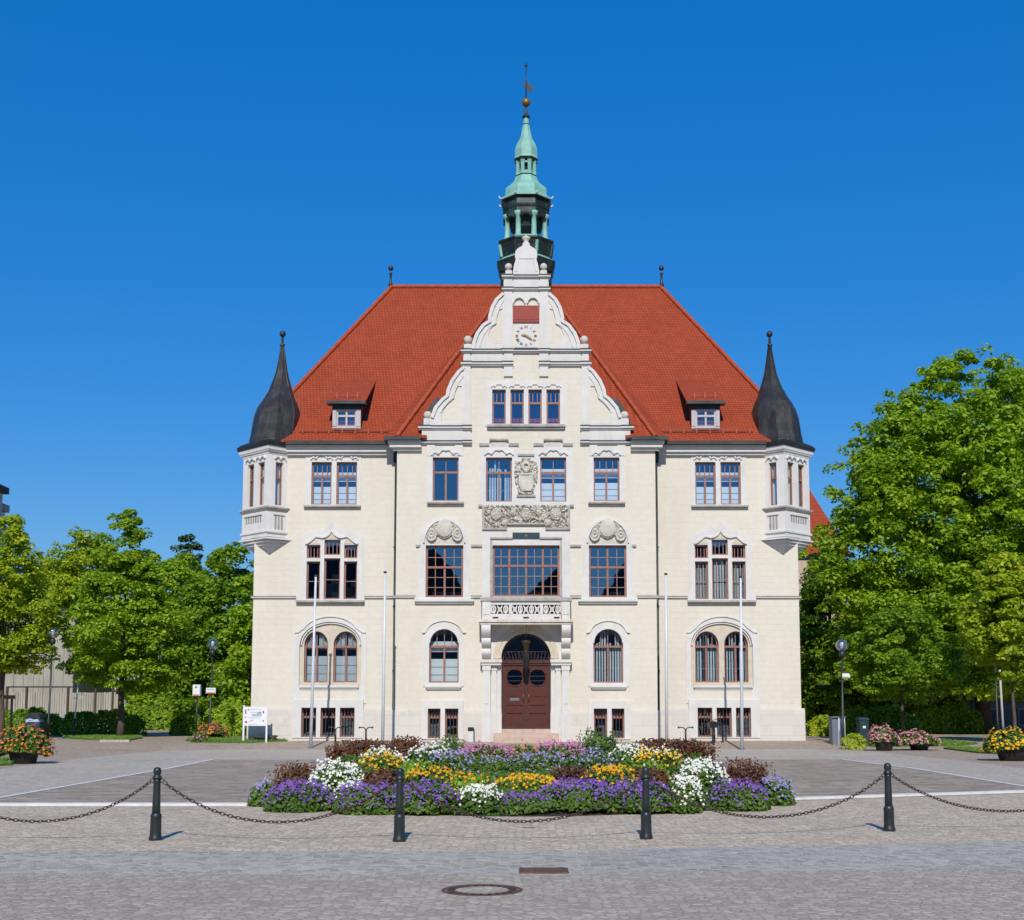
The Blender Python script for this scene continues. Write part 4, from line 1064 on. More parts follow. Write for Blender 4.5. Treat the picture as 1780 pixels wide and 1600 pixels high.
for k in range(8):
    an = PH+k*math.pi/4; R_ = bh(32.5, 400)[0]; b = MB().m(0, True)
    b.lathe([(.20, 0), (.20, .12), (.135, .18), (.125, (zc1-zc0)*.82), (.19, (zc1-zc0)*.88), (.22, zc1-zc0)], R_*math.cos(an), BY+R_*math.sin(an), 10, 0, zc0)
    b.build('belfry_column', M['patina'], bel)
b = MB()                                                             # arcade beam with a cusped fringe
stage(b, [(35, 383), (38.5, 383), (38.5, 374), (40, 371), (40.5, 368), (38, 367), (37, 357), (40, 355.5), (42.8, 353.5)])
R_ = bh(36.5, 385)[0]*math.cos(PH)
for k in range(8):
    an = k*math.pi/4; e = Vector((-math.sin(an), math.cos(an))); c = Vector((math.cos(an), math.sin(an)))*R_
    Lh = R_*math.tan(PH)
    for j in range(6):
        u = -Lh+.16+(2*Lh-.32)*(j+.5)/6; p = c+e*u; zz = P(PXC, 384, BY)[1]
        b.ball(p.x, BY+p.y, zz-.02-(.10 if j in (0, 5) else 0), .10, 8)
b.build('arcade_beam', M['bronze'], bel)
b = MB(); stage(b, [(30, 384), (26, 402), (22, 405)]); b.build('bell_chamber', M['bronze'], bel)
b = MB(); stage(b, [(43, 354), (43, 351.5), (37, 347), (35.3, 345), (35.3, 337), (34, 332), (30, 328.5), (27.5, 326.5), (23.5, 322.5), (20.5, 318), (18.5, 312), (17.6, 309)]); lower = b.build('lower_cap', M['patina'], bel)
b = MB(); stage(b, [(17.8, 311), (18.2, 309.5), (17.2, 307.5), (15, 307)]); stage(b, [(16, 285), (19, 283), (20.3, 280), (19.5, 278.5)]); b.build('cap_cornice', M['bronze'], bel)
b = MB(); stage(b, [(9, 308), (9, 284)]); b.build('lantern_core', M['room'], bel)
for k in range(8):
    an = PH+k*math.pi/4; b = MB(); R_ = bh(14.2, 296)[0]; za, zb = P(PXC, 308, BY)[1], P(PXC, 284, BY)[1]
    b.lathe([(.13, 0), (.10, .1), (.10, zb-za-.12), (.15, zb-za)], R_*math.cos(an), BY+R_*math.sin(an), 8, 0, za); b.build('lantern_column', M['patina'], bel)
b = MB(); stage(b, [(15.4, 309), (15.4, 301.5)]); stage(b, [(15.4, 288), (15.4, 284)]); b.build('lantern_rail', M['patina'], bel)
b = MB(); stage(b, [(20, 279), (19.2, 276), (19.2, 266), (18.6, 262), (16.5, 255), (14.5, 250.5), (11.8, 246), (9.5, 240), (7.8, 231), (6.2, 222), (4.6, 216), (4.3, 208), (3.2, 204)]); spire = b.build('spire', M['patina'], bel)
b = MB().m(0, True); stage(b, [(4.8, 219), (5.4, 217.5), (4.6, 216)]); stage(b, [(2.6, 207), (6.6, 205), (6.8, 203), (4, 201), (2.8, 198), (2.0, 190), (1.4, 186)]); b.build('spire_collar', M['bronze'], spire)
z_ = lambda py: P(PXC, py, BY)[1]
b = MB().m(0, True); b.ball(0, BY, z_(178.7), (z_(171)-z_(186))/2, 18); b.build('gilt_ball', M['gold'], spire)
b = MB().m(0, True); b.tube([(0, BY, z_(172)), (0, BY, z_(109))], [.035, .022], 8); b.lathe([(.02, -.12), (.10, -.02), (.02, .1)], 0, BY, 8, 0, z_(114)); b.build('vane_rod', M['iron'], spire)
b = MB(); X_ = lambda px, py: P(px, py, BY)
b.prism([X_(*p) for p in ((915.5, 140), (919, 146), (924, 150), (926.5, 155), (925, 163), (920, 158), (915, 155))], -.02, .02, TF(BY))
b.prism([X_(*p) for p in ((914.5, 153), (909, 146), (905.5, 142), (905, 143.5), (908, 148), (914.5, 156.5))], -.02, .02, TF(BY)); b.build('weather_vane', M['blackmark'], spire)
for k in range(8):
    an = PH+k*math.pi/4; b = MB().m(0, True); R_ = bh(43.5, 352)[0]; zz = z_(353)
    ca, sa = math.cos(an), math.sin(an)
    b.tube([(R_*ca*.97, BY+R_*sa*.97, zz), (R_*ca*1.03, BY+R_*sa*1.03, zz+.02), (R_*ca*1.09, BY+R_*sa*1.09, zz+.12)], [.05, .045, .02], 6); b.build('gargoyle', M['trim'], bel)

# ---------------------------------------------------------------- carved reliefs (height fields)
def vine(x, z, sc, seed):
    n_ = mnoise.noise(Vector((x*sc, z*sc, seed))); m_ = mnoise.noise(Vector((x*sc*2.1+9, z*sc*2.1, seed+5)))
    a = max(0, 1-abs(n_)/.16); c = max(0, 1-abs(m_)/.20)
    return min(1, .9*a**.6+.55*c**.7)
def relief(name, x0, x1, z0, z1, T, fn, nx, nz, parent, depth, base=0.0, mat_='relief'):
    b = MB().m(0, False); v = []
    for j in range(nz+1):
        for i in range(nx+1):
            x = x0+(x1-x0)*i/nx; z = z0+(z1-z0)*j/nz; h = fn(x, z)
            v.append((x, z, h))
    idx = {}; vs = []; fs = []
    for j in range(nz):
        for i in range(nx):
            q = [j*(nx+1)+i, j*(nx+1)+i+1, (j+1)*(nx+1)+i+1, (j+1)*(nx+1)+i]
            if all(v[k][2] is None for k in q): continue
            f = []
            for k in q:
                if k not in idx: idx[k] = len(vs); vs.append(T(v[k][0], v[k][1], base-(depth*(v[k][2] or 0) if v[k][2] is not None else -.02)))
                f.append(idx[k])
            fs.append(tuple(f))
    b.add(vs, fs); return b.build(name, M[mat_], parent)
# frieze over the council room
fx0, _, fz0, fz1 = RC(842, 879, 987, 918.5, YC); fx1 = -fx0
fzs = P(0, 910, YC)[1]; fxs = P(881, 900, YC)[0]
scz = fz1-fz0
def frieze(x, z):
    if abs(x) < -fxs and z < fzs: return None
    h = vine(x, z, 4.6, 1.0)*.8
    for cx, cz, r, q_ in ((0, fz1-.40*scz, .22, .8), (-1.30, fz1-.38*scz, .24, .9), (1.30, fz1-.38*scz, .24, .9), (-.92, fz0+.24, .17, 1), (.92, fz0+.24, .17, 1), (-.55, fz1-.3*scz, .13, .7), (.55, fz1-.3*scz, .13, .7)):
        d = math.hypot((x-cx), (z-cz)*q_)/r+.25*mnoise.noise(Vector((x*5, z*5, 3)))
        if d < 1.15: h = max(h*.4 if d < 1.1 else h, (.9-.3*d*d)+.25*vine(x, z, 9, 4) if d < 1 else .1)
    if abs(x) < .32 and z > fz1-.42 and math.hypot(x, z-(fz1-.32)) > .33: h = max(h, .8)
    return h
relief('carved_frieze', fx0, fx1, fz0, fz1, CC, frieze, 190, 58, hall, .17, -.02)
fb = MB(); 
for s in (1, -1):
    fb.boxT(P(838, 915, YC)[0], fxs, fz0-.08, fz0, -.14, .01, TF(YC, s))
fb.boxT(fxs-.02, -fxs+.02, fzs-.07, fzs, -.14, .01, CC)
for s in (1, -1): fb.boxT(P(831.5, 879, YC)[0], P(838, 879, YC)[0], P(0, 881.5, YC)[1], P(0, 878, YC)[1], -.12, .01, TF(YC, s))
a = RC(838, 879, 842, 918, YC)
for s in (1, -1): fb.boxT(*a, -.05, .01, TF(YC, s))
fb.build('frieze_ledge', M['trimdark'], hall)
# coat of arms
ax0, _, az0, az1 = RC(893.5, 798, 935.5, 861, YC); ax1 = -ax0; AW = -ax0; AH = az1-az0
def arms(x, z):
    u = x/AW; t = (z-az0)/AH
    env = .98-.25*abs(t-.62) if t > .3 else .62+.5*t
    if abs(u) > env or (t > .93 and abs(u) > .35): return None
    h = vine(x, z, 4.2, 7.0)*.6
    if math.hypot(u/.33, (t-.78)/.17) < 1: h = max(h, .75+.3*(1-math.hypot(u/.33, (t-.78)/.17)))
    if math.hypot(u/.22, (t-.76)/.13) < .75: h = .35 if t < .84 else h
    if abs(u) < .62*(1 if t > .28 else math.sqrt(max(0, t/.28)*.9+.1)) and .10 < t < .58: h = max(h*.5, .62+.18*math.sin(9*t+3*u)); 
    if .54 < t < .6 and abs(u) < .8: h = max(h, .7)
    return h
relief('coat_of_arms', ax0, ax1, az0, az1, CC, arms, 70, 104, hall, .19, -.03)
ab = MB(); a = RC(898, 861, 931, 864.5, YC); ab.boxT(a[0], -a[0], a[2], a[3], -.11, -.02, CC); a = RC(900, 790, 927, 793.5, YC); ab.boxT(a[0], -a[0], a[2], a[3], -.10, -.02, CC); ab.build('arms_ledge', M['trimdark'], hall)
# cartouches in the lunettes
for s in (1, -1):
    T, sur, sq_ = lun[s]; q = RC(740, 905, 806, 945, YC); c0 = (q[0]+q[1])/2; hw = (q[1]-q[0])/2; H_ = q[3]-q[2]
    def cart(x, z):
        u = (x-c0)/hw; t = (z-q[2])/H_
        if u*u+(t*.97)**2 > .96: return None
        h = 0
        d = math.hypot(u/.42, (t-.66)/.40)
        if d < 1: h = .85+.35*(1-d*d)
        elif d < 1.15 and t < .8: h = .55
        for cu, ct, ru, rt in ((.68, .42, .30, .34), (.46, .70, .16, .2)):
            d2 = math.hypot((abs(u)-cu)/ru, (t-ct)/rt)
            if d2 < 1: h = max(h, .45+.45*abs(math.cos(d2*6.5))*(1-.5*d2)+.12*vine(x, z, 7, 3))
        if h == 0 and t > .62: h = .3*vine(x, z, 5, 2)
        return h if (t > .05) else 0
    relief('cartouche', q[0], q[1], q[2], q[3], T, cart, 60, 44, sur, .20, -.052)

# ---------------------------------------------------------------- entrance
T = CC
BPROJ = 1.05
es = MB()
ex0, _, ez0, ez1 = RC(840, 1146, 990, 1285, YC)
azs = DSP; topz = P(0, 1086, YC)[1]
es.slab([(ex0, WZ0), (DX, WZ0), (DX, WZ0), (DX, WZ0)], [], -.01, 0, CC) if False else None
ring_o = [(ex0, GZ-.1), (DX, GZ-.1)]+[(-p[0], p[1]) for p in dop[2:]][::1][:0]
ap = dop[2:]                                   # arch points from right to left
outer = [(ex0, GZ-.1), (DX, GZ-.1), (DX, DSP)]+[p for p in reversed(ap)][1:]+[(-DX, GZ-.1), (-ex0, GZ-.1), (-ex0, topz), (ex0, topz)]
es.slab(outer, [], -.06, .30, CC)
ents = es.build('door_surround', M['trim'], hall)
b = MB(); fine = [(x*1.0, z) for x, z in ap]
cxz = DSP
def arcpts(r, n=26): return [(r*math.cos(math.pi*i/n), DSP+r*math.sin(math.pi*i/n)*(DZ1-DSP)/-DX) for i in range(n+1)]
b.strip(arcpts(-DX+.08), .14, -.12, .0, CC); b.strip(arcpts(-DX+.26), .20, -.09, .0, CC)
b.boxT(-.10, .10, DZ1-.02, DZ1+.42, -.17, .0, CC); b.build('arch_moulding', M['tympan'], ents)
for s in (1, -1):
    T = TF(YC, s)
    b = MB()
    for h0, h1, o in ((839.5, 852.5, .34), (855, 863, .20), (864.5, 871.0, .12)):
        x0, x1, _, _ = RC(h0, 1150, h1, 1284, YC); zb, zm, zt = P(0, 1286, YC)[1], P(0, 1240, YC)[1], P(0, 1157, YC)[1]
        b.boxT(x0-.03, x1+.03, GZ-.1, zm, -o-.04, .01, T)
        b.boxT(x0, x1, zm, zt, -o, .01, T)
        b.boxT(x0-.02, x1+.02, zm, zm+.16, -o-.03, .01, T); b.boxT(x0-.02, x1+.02, zt-.22, zt, -o-.025, .01, T)
        if o > .15: b.boxT(x0+.08, x1-.08, zm+.4, zt-.4, -o-.025, -o+.01, T)
    x0, x1, z0, z1 = RC(835, 1147, 872.7, 1157, YC)
    b.build('pilaster', M['trim'], ents)
    b = MB(); b.boxT(x0, x1, z0+(z1-z0)*.45, z1, -.46, .01, T); b.boxT(x0+.05, x1-.03, z0, z0+(z1-z0)*.45, -.40, .01, T); b.build('capital', M['rusttrim'], ents)
    # scrolled console carrying the balcony
    x0, x1, _, _ = RC(838, 1115, 853.5, 1145, YC); zt, zb = P(0, 1086, YC-.5)[1]-.02, P(0, 1145.5, YC)[1]
    prof = []
    H_ = zt-zb; n = 10
    lob = [(1.0, .62, .95, .74), (.62, .31, .70, .50), (.31, 0.0, .46, .28)]
    pts = [(0.02, zt), (-.95, zt)]
    for a, c, d0_, d1_ in lob:
        for i in range(n+1):
            u = i/n; pts.append((-(d0_+(d1_-d0_)*u+.13*math.sin(math.pi*u)), zb+H_*(a+(c-a)*u)))
    pts.append((.02, zb))
    cs = MB(); cs.loft([[(s*x, YC+y, z) for y, z in pts] for x in (x0, x1)], True); cs.build('console', M['trim'], hall)
# balcony: slab, railing posts, pierced panels
bal = MB(); bx = P(831.5, 1083, YC-BPROJ)[0]; yb0 = YC-BPROJ
zsl0, zsl1 = P(0, 1085.5, yb0)[1], P(0, 1076.5, yb0)[1]
bal.box(bx, -bx, yb0, YC, zsl0+.10, zsl1); bal.box(bx+.07, -bx-.07, yb0+.07, YC, zsl0, zsl0+.10)
balc = bal.build('balcony', M['rusttrim'], hall)
yr0 = yb0+.10
zr0, zr1 = P(0, 1045, yr0)[1], P(0, 1039, yr0)[1]
b = MB(); rx_ = P(835, 1042, yr0)[0]
b.box(rx_, -rx_, yr0-.10, yr0+.20, zr0, zr1)
for s in (1, -1): b.box(*sorted((s*rx_, s*(rx_+.30))), yr0+.2, YC, zr0, zr1)
b.build('hand_rail', M['trimdark'], balc)
for s in (1, -1):
    x0, x1, _, _ = RC(838, 1060, 853, 1070, yr0)
    b = MB(); b.box(*sorted((s*x0, s*x1)), yr0-.05, yr0+.26, zsl1, zr0); b.box(*sorted((s*(x0+.06), s*(x1-.06))), yr0-.075, yr0-.05, zsl1+.2, zr0-.15); b.build('railing_post', M['trim'], balc)
    b = MB(); b.box(*sorted((s*(x0+.04), s*(x0+.2))), yr0+.26, YC, zsl1, zr0); b.build('side_parapet', M['trim'], balc)
Tb = TF(yr0)
pz0, pz1_ = P(0, 1067.5, yr0)[1], P(0, 1051.5, yr0)[1]
b = MB(); b.box(P(855, 1060, yr0)[0], -P(855, 1060, yr0)[0], yr0+.30, yr0+.36, zsl1+.02, zr0-.06); b.build('gap_shade_board', M['wood'], balc)  # dark board added so the gaps in the pierced panels look shaded
xs_ = [P(p, 1060, yr0)[0] for p in (853, 884.5, 890, 938.5, 944, 975)]
b = MB(); b.boxT(xs_[0], xs_[5], zsl1, pz0, .0, .18, Tb); b.boxT(xs_[0], xs_[5], pz1_, zr0, .0, .18, Tb)
for a, c in ((1, 2), (3, 4)): b.boxT(xs_[a], xs_[c], pz0, pz1_, -.02, .19, Tb)
b.m(1)
for k in range(3): x = -1.3+1.3*k; b.boxT(x-.12, x+.12, zsl1+.03, zsl1+.10, -.004, .0, Tb)
b.build('railing_frame', [M['trim'], M['room']], balc)
for k in range(3):
    x0, x1 = xs_[2*k], xs_[2*k+1]; nn = 3 if k != 1 else 5; h = pz1_-pz0; zc = (pz0+pz1_)/2; b = MB(); wd = (x1-x0)/nn
    for j in range(nn):
        c = x0+wd*(j+.5)
        if (j+k) % 2 == 0:
            b.strip([(c+wd*.34*math.cos(a)*(1 if a < 4.5 else .8), zc+h*.40*math.sin(a)) for a in [2*math.pi*i/14 for i in range(14)]], .05, .03, .14, Tb, True)
            b.boxT(c-.03, c+.03, pz0, pz1_, .05, .12, Tb)
        else:
            for sg in (1, -1):
                b.strip([(c+sg*wd*.42*(1-2*u)+.0, zc+h*.48*(2*u-1)+.05*math.sin(6.28*u)) for u in [i/8 for i in range(9)]], .05, .04 if sg > 0 else .05, .13, Tb)
            b.strip([(c+wd*.22*math.cos(a), zc+h*.22*math.sin(a)) for a in [2*math.pi*i/10 for i in range(10)]], .04, .035, .135, Tb, True)
    b.build('pierced_panel', M['trim'], balc)
# the door: arch frame, transom, fanlight, two leaves
DD = .34
b = MB(); b.slab(opoly((DX, -DX, DZ0, DZ1, DZ1-DSP)), [arch(DX+.09, -DX-.09, DZ0+.01, DZ1-.09, DZ1-DSP-.06, 28)], DD-.06, DD+.06, CC)
zt0, zt1 = P(0, 1156.5, YC)[1], P(0, 1147, YC)[1]
b.boxT(DX+.05, -DX-.05, zt0, zt1, DD-.09, DD+.06, CC); b.boxT(DX+.05, -DX-.05, (zt0+zt1)/2-.03, (zt0+zt1)/2+.03, DD-.13, DD, CC)
door = b.build('door', M['doorframe'], hall)
b = MB(); q = arch(DX+.08, -DX-.08, zt1, DZ1-.08, DZ1-DSP-.06, 24); b.add([CC(x, z, DD+.02) for x, z in q], [tuple(range(len(q)))]); b.build('fanlight', M['glass'], door)
b = MB()
for k in range(26):
    x = DX+.2+(-2*DX-.4)*k/25; lean = (x*.25 if k % 2 else x*.05); b.strip([(x, zt1), (x+lean, zt1+.36)], .015, DD-.02, DD-.005, CC)
b.boxT(DX+.1, -DX-.1, zt1+.35, zt1+.37, DD-.02, DD-.005, CC); b.build('fanlight_grille', M['rust'], door)
for s in (1, -1):
    T = TF(YC, s); x0, x1 = DX+.09, -.02; z0, z1 = DZ0+.03, zt0; W_ = x1-x0; H_ = z1-z0; cx = (x0+x1)/2
    oz = P(0, 1177.5, YC)[1]; orx, orz = W_*.385, .37
    oval = [(cx+orx*math.copysign(abs(math.cos(a))**.75, math.cos(a)), oz+orz*math.copysign(abs(math.sin(a))**.85, math.sin(a))) for a in [2*math.pi*i/28 for i in range(28)]]
    b = MB(); b.slab(rect(x0, x1, z0, z1), [oval], DD-.03, DD+.03, T)
    b.strip(oval, .07, DD-.06, DD-.02, T, True)
    for u0, u1, t0, t1, o in ((.14, .86, .06, .19, .03), (.14, .86, .225, .33, .045), (.14, .86, .355, .47, .035), (.14, .36, .50, .66, .02), (.39, .61, .50, .66, .03), (.64, .86, .50, .66, .02)):
        b.boxT(x0+W_*u0, x0+W_*u1, z0+H_*t0, z0+H_*t1, DD-.03-o, DD-.02, T)
    b.boxT(x0+.02, x1-.02, z0, z0+.22, DD-.07, DD-.02, T)
    lf = b.build('door_leaf', M['door'], door)
    b = MB(); b.add([T(x, z, DD+.01) for x, z in oval], [tuple(range(28))]); b.build('pane', M['glass'], lf)
    b = MB()
    for k in range(2): b.boxT(cx-orx, cx+orx, oz-.15+.2*k-.012, oz-.15+.2*k+.012, DD-.01, DD+.005, T)
    b.build('glazing_bar', M['blackmark'], lf)
    b = MB().m(0, True); b.tube([T(x1-.10, z0+1.12, DD-.09), T(x1-.10, z0+1.30, DD-.12), T(x1-.10, z0+1.42, DD-.09)], .022, 6); b.build('handle', M['gold'], lf)
    if s == 1:
        b = MB(); b.boxT(cx-.20, cx+.20, z0+H_*.425, z0+H_*.47, DD-.085, DD-.06, T); b.build('letter_plate', M['greybox'], lf)
b = MB(); b.boxT(-.05, .05, DZ0+.03, zt0+.1, DD-.10, DD-.02, CC); b.boxT(DX, -DX, DZ0-.06, DZ0+.03, -.02, .5, CC); b.build('astragal', M['doorframe'], door)
# steps
b = MB(); sx0 = P(857, 1280, YC-.7)[0]
z_t = DZ0-.05; nst = 3
b.box(P(872, 1270, YC)[0]+.0, -P(872, 1270, YC)[0], YC-.10, YC+.4, GZ-.2, z_t)
for k in range(2):
    b.box(sx0+.10*(1-k), -sx0-.10*(1-k), YC-.95+.36*k, YC-.06, 0.0, GZ+(z_t-GZ)*(k+1)/3)
b.build('entrance_steps', M['step'], hall)
# downpipes with hoppers
for s in (1, -1):
    b = MB().m(0, True); x = s*(P(688.5, 1000, YC)[0]-.10); y = -.12
    b.tube([(x, y, EZW-.12), (x, y, EZW-.5), (x, y-.01, P(0, 1240, YW)[1]), (x-s*.0, y-.14, P(0, 1246, YW)[1]), (x, y-.14, GZ+.02)], .055, 8)
    b.m(0).box(x-.11, x+.11, y-.10, y+.06, EZW-.75, EZW-.30)
    for zz in (3.2, 6.0, 8.6): b.box(x-.075, x+.075, y-.07, y+.1, zz, zz+.05)
    b.build('downpipe', M['gutter'], hall)

# ================================================================ leaves and blossoms (vectorised)
def unit(a): return a/np.maximum(np.linalg.norm(a, axis=1, keepdims=True), 1e-9)
def facemesh(name, V, k):
    n = len(V)//k
    me = bpy.data.meshes.new(name)
    me.vertices.add(len(V)); me.vertices.foreach_set('co', V.astype(np.float32).ravel())
    me.loops.add(n*k); me.loops.foreach_set('vertex_index', np.arange(n*k, dtype=np.int32))
    me.polygons.add(n); me.polygons.foreach_set('loop_start', np.arange(0, n*k, k, dtype=np.int32)); me.polygons.foreach_set('loop_total', np.full(n, k, dtype=np.int32))
    me.update(calc_edges=True); return me
def leafverts(C, Nn, size, asp=.62):
    n = len(C); Nn = unit(Nn); r = RNG.normal(size=(n, 3)); T = unit(np.cross(Nn, r)); B = np.cross(Nn, T)
    s = (size*RNG.uniform(.65, 1.3, n))[:, None]
    fold = Nn*s*RNG.uniform(-.1, .35, n)[:, None]
    V = np.stack([C-T*s, C-B*s*asp-T*s*.15+fold*.6, C+T*s*1.05-fold*.5, C+B*s*asp-T*s*.15+fold*.6], 1)
    return V.reshape(-1, 3)
def sphere_dirs(n):
    return unit(RNG.normal(size=(n, 3)))
def clumps_to_leaves(cen, rad, per, size, up=.75, flat=.62, axis=None):
    """leaf centres on the upper shells of leaf clumps"""
    n = len(cen)*per; idx = np.repeat(np.arange(len(cen)), per)
    d = sphere_dirs(n); d[:, 2] = np.where(d[:, 2] < -.35, -d[:, 2], d[:, 2])
    rr = rad[idx]*RNG.uniform(.35, 1.08, n)**.6
    C = cen[idx]+d*rr[:, None]*np.array([1, 1, flat])
    Nn = d*.75+np.array([0, 0, up])+RNG.normal(size=(n, 3))*.5
    return leafverts(C, Nn, size)
def crown(profile, h0, h1, nclump, crad, per, size, wob=.22, seed=0, shell=.45, droop=0.0, void=-.17):
    """profile: [(t, radius)] from the bottom (t=0) to the top (t=1) of the crown, local coordinates"""
    t = np.linspace(0, 1, 200); R = np.interp(t, [p[0] for p in profile], [p[1] for p in profile])
    pdf = R**1.4+.05; pdf /= pdf.sum()
    tt = RNG.choice(t, nclump, p=pdf)+RNG.uniform(-.01, .01, nclump); an = RNG.uniform(0, 2*math.pi, nclump)
    rr = np.interp(tt, t, R)
    ph = RNG.uniform(0, 6.28, 6)
    wobv = 1+wob*(.5*np.sin(3*an+ph[0]+4*tt)+.35*np.sin(5*an+ph[1]-9*tt)+.4*np.sin(2*an+ph[2]+17*tt))
    rad = rr*wobv*RNG.uniform(0, 1, nclump)**shell
    cen = np.stack([rad*np.cos(an), rad*np.sin(an), h0+(h1-h0)*tt-droop*rad], 1)
    cr = crad*RNG.uniform(.5, 1.3, nclump)*np.clip(.45+.6*rr/max(R), .5, 1)
    # boughs leave voids between them
    o_ = RNG.uniform(0, 50, 3); fq = 1.05/(crad*2.4)
    keep = np.array([mnoise.noise(Vector(c*fq*np.array([1, 1, 1.5])+o_)) > void for c in cen]) | (tt > .93)
    cen, cr = cen[keep], cr[keep]
    # small sprigs feather the outline
    ns = nclump//3; t2 = RNG.choice(t, ns, p=pdf); a2 = RNG.uniform(0, 2*math.pi, ns); r2 = np.interp(t2, t, R)*(1+wob*(.5*np.sin(3*a2+ph[0]+4*t2)+.35*np.sin(5*a2+ph[1]-9*t2)+.4*np.sin(2*a2+ph[2]+17*t2)))*RNG.uniform(.96, 1.14, ns)
    c2 = np.stack([r2*np.cos(a2), r2*np.sin(a2), h0+(h1-h0)*t2+RNG.uniform(0, .25, ns)*crad], 1)
    V = np.concatenate([clumps_to_leaves(cen, cr, per, size), clumps_to_leaves(c2, crad*RNG.uniform(.25, .5, ns), max(12, per//4), size, flat=1.0)])
    return cen, cr, V
def tree(name, label, base, trunk_h, trunk_r, profile, h0, h1, nclump, crad, per, size, mat_, group, lean=0, shell=.45, wob=.22, void=-.17):
    o = empty(name, base, label, 'tree', group)
    per, size = int(per*1.3), size*.87
    cen, cr, V = crown(profile, h0, h1, nclump, crad, per, size, wob=wob, shell=shell, void=void)
    c = link('crown', facemesh('crown', V, 4), M[mat_], o); c.location = (0, 0, 0)
    b = MB().m(0, True); top = h0+(h1-h0)*.75
    pts = [(lean*0+.03*math.sin(z*2), .03*math.cos(z*1.7), z) for z in np.linspace(-.1, top, 12)]
    b.tube(pts, [trunk_r*(1.35 if i == 0 else 1.0)*(1-.8*i/11) for i in range(12)], 9)
    hy = np.hypot(cen[:, 0], cen[:, 1]); k = np.argsort(np.where(hy < np.median(hy)*.9, -cr, 9))[:12]
    for i in k:
        e = cen[i]; z0 = max(trunk_h*.8, min(e[2]-.25*math.hypot(e[0], e[1])-.4, top))
        m_ = np.array([e[0]*.45, e[1]*.45, z0+(e[2]-z0)*.35])
        b.tube([(0, 0, z0), tuple(m_), tuple(e)], [trunk_r*.45, trunk_r*.28, .02], 6)
    t = b.build('trunk', M['bark'], o); t.location = (0, 0, 0)
    return o
def at(px, py): x, y = G(px, py); return (x, y, gz(y))
def atd(px, Y): return (P(px, 1240, Y)[0], Y, gz(Y))
def hgt(py, Y): return P(PXC, py, Y)[1]-gz(Y)
def wid(npx, Y): return P(PXC+npx, 1100, Y)[0]

# ---- street trees and background trees, left
def T_(name, label, px, Y, top, bot, prof, ncl, crad, per, size, mat_, group, tr=.12, **k):
    h0, h1 = hgt(bot, Y), hgt(top, Y)
    pr = [(t, wid(w_, Y)) for t, w_ in prof]
    return tree(name, label, atd(px, Y), h0, tr, pr, h0, h1, ncl, crad, per, size, mat_, group, **k)
TL = 'trees around the square'
T_('maple_tree', 'conical maple with a bare grey trunk on the grass island left of the hall', 210, 6.0, 885, 1205, [(0, 55), (.12, 100), (.3, 104), (.5, 84), (.7, 56), (.87, 30), (1, 10)], 360, .70, 140, .105, 'maple', TL, tr=.17)
T_('maple_tree', 'yellowish maple cut off by the left edge of the photo', 2, 2.0, 902, 1168, [(0, 35), (.12, 70), (.35, 72), (.6, 60), (.75, 46), (.9, 26), (1, 14)], 300, .70, 130, .105, 'lime', TL, tr=.16)
T_('broadleaf_tree', 'pale green broad tree behind the concrete shed', 135, 46, 928, 1160, [(0, 60), (.2, 95), (.5, 100), (.75, 76), (.92, 42), (1, 18)], 300, 1.25, 110, .17, 'lime', TL, tr=.25)
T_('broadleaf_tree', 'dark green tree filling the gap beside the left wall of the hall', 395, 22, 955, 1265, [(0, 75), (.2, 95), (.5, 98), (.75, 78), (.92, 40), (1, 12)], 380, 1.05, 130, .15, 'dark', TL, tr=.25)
T_('broadleaf_tree', 'rounded green tree between the conical maple and the dark tree', 305, 30, 975, 1270, [(0, 75), (.2, 92), (.5, 92), (.75, 70), (.92, 38), (1, 14)], 330, 1.15, 120, .16, 'maple', TL, tr=.25)
T_('birch_tree', 'thin dark crowned tree rising alone above the left tree line', 319, 62, 930, 1120, [(0, 30), (.4, 32), (.7, 24), (.9, 16), (1, 5)], 70, 1.0, 90, .22, 'conif', TL, tr=.2, wob=.3, void=-1)
T_('broadleaf_tree', 'low green tree touching the hall behind the information board', 432, 12, 1000, 1272, [(0, 22), (.25, 40), (.6, 42), (.85, 24), (1, 8)], 110, .9, 100, .16, 'maple', TL, tr=.15)
T_('broadleaf_tree', 'far pale tree peeping out between the two left maples', 60, 52, 985, 1180, [(0, 50), (.3, 66), (.6, 58), (.85, 35), (1, 12)], 150, 1.3, 100, .18, 'maple', TL, tr=.2)
# right
T_('maple_tree', 'huge maple towering beside the right oriel', 1708, 15.0, 620, 1215, [(0, 150), (.1, 235), (.25, 270), (.42, 258), (.58, 222), (.72, 190), (.84, 145), (.93, 88), (1, 30)], 1700, 1.15, 125, .145, 'maple', TL, tr=.45, shell=.36, wob=.13, void=-.27)
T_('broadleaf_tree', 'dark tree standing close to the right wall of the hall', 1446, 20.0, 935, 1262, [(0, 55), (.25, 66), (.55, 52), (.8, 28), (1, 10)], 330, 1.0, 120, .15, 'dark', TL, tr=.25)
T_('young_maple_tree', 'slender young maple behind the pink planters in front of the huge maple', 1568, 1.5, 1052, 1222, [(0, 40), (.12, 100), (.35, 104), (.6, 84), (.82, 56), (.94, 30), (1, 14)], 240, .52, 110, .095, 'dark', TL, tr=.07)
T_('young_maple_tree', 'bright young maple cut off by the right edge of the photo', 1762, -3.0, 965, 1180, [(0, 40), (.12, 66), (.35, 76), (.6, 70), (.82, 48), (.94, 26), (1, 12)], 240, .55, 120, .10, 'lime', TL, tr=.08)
T_('broadleaf_tree', 'shadowy tree far behind the trunk of the huge maple', 1600, 40, 1010, 1262, [(0, 120), (.3, 150), (.6, 140), (.85, 90), (1, 40)], 260, 1.5, 80, .25, 'dark', TL, tr=.3)

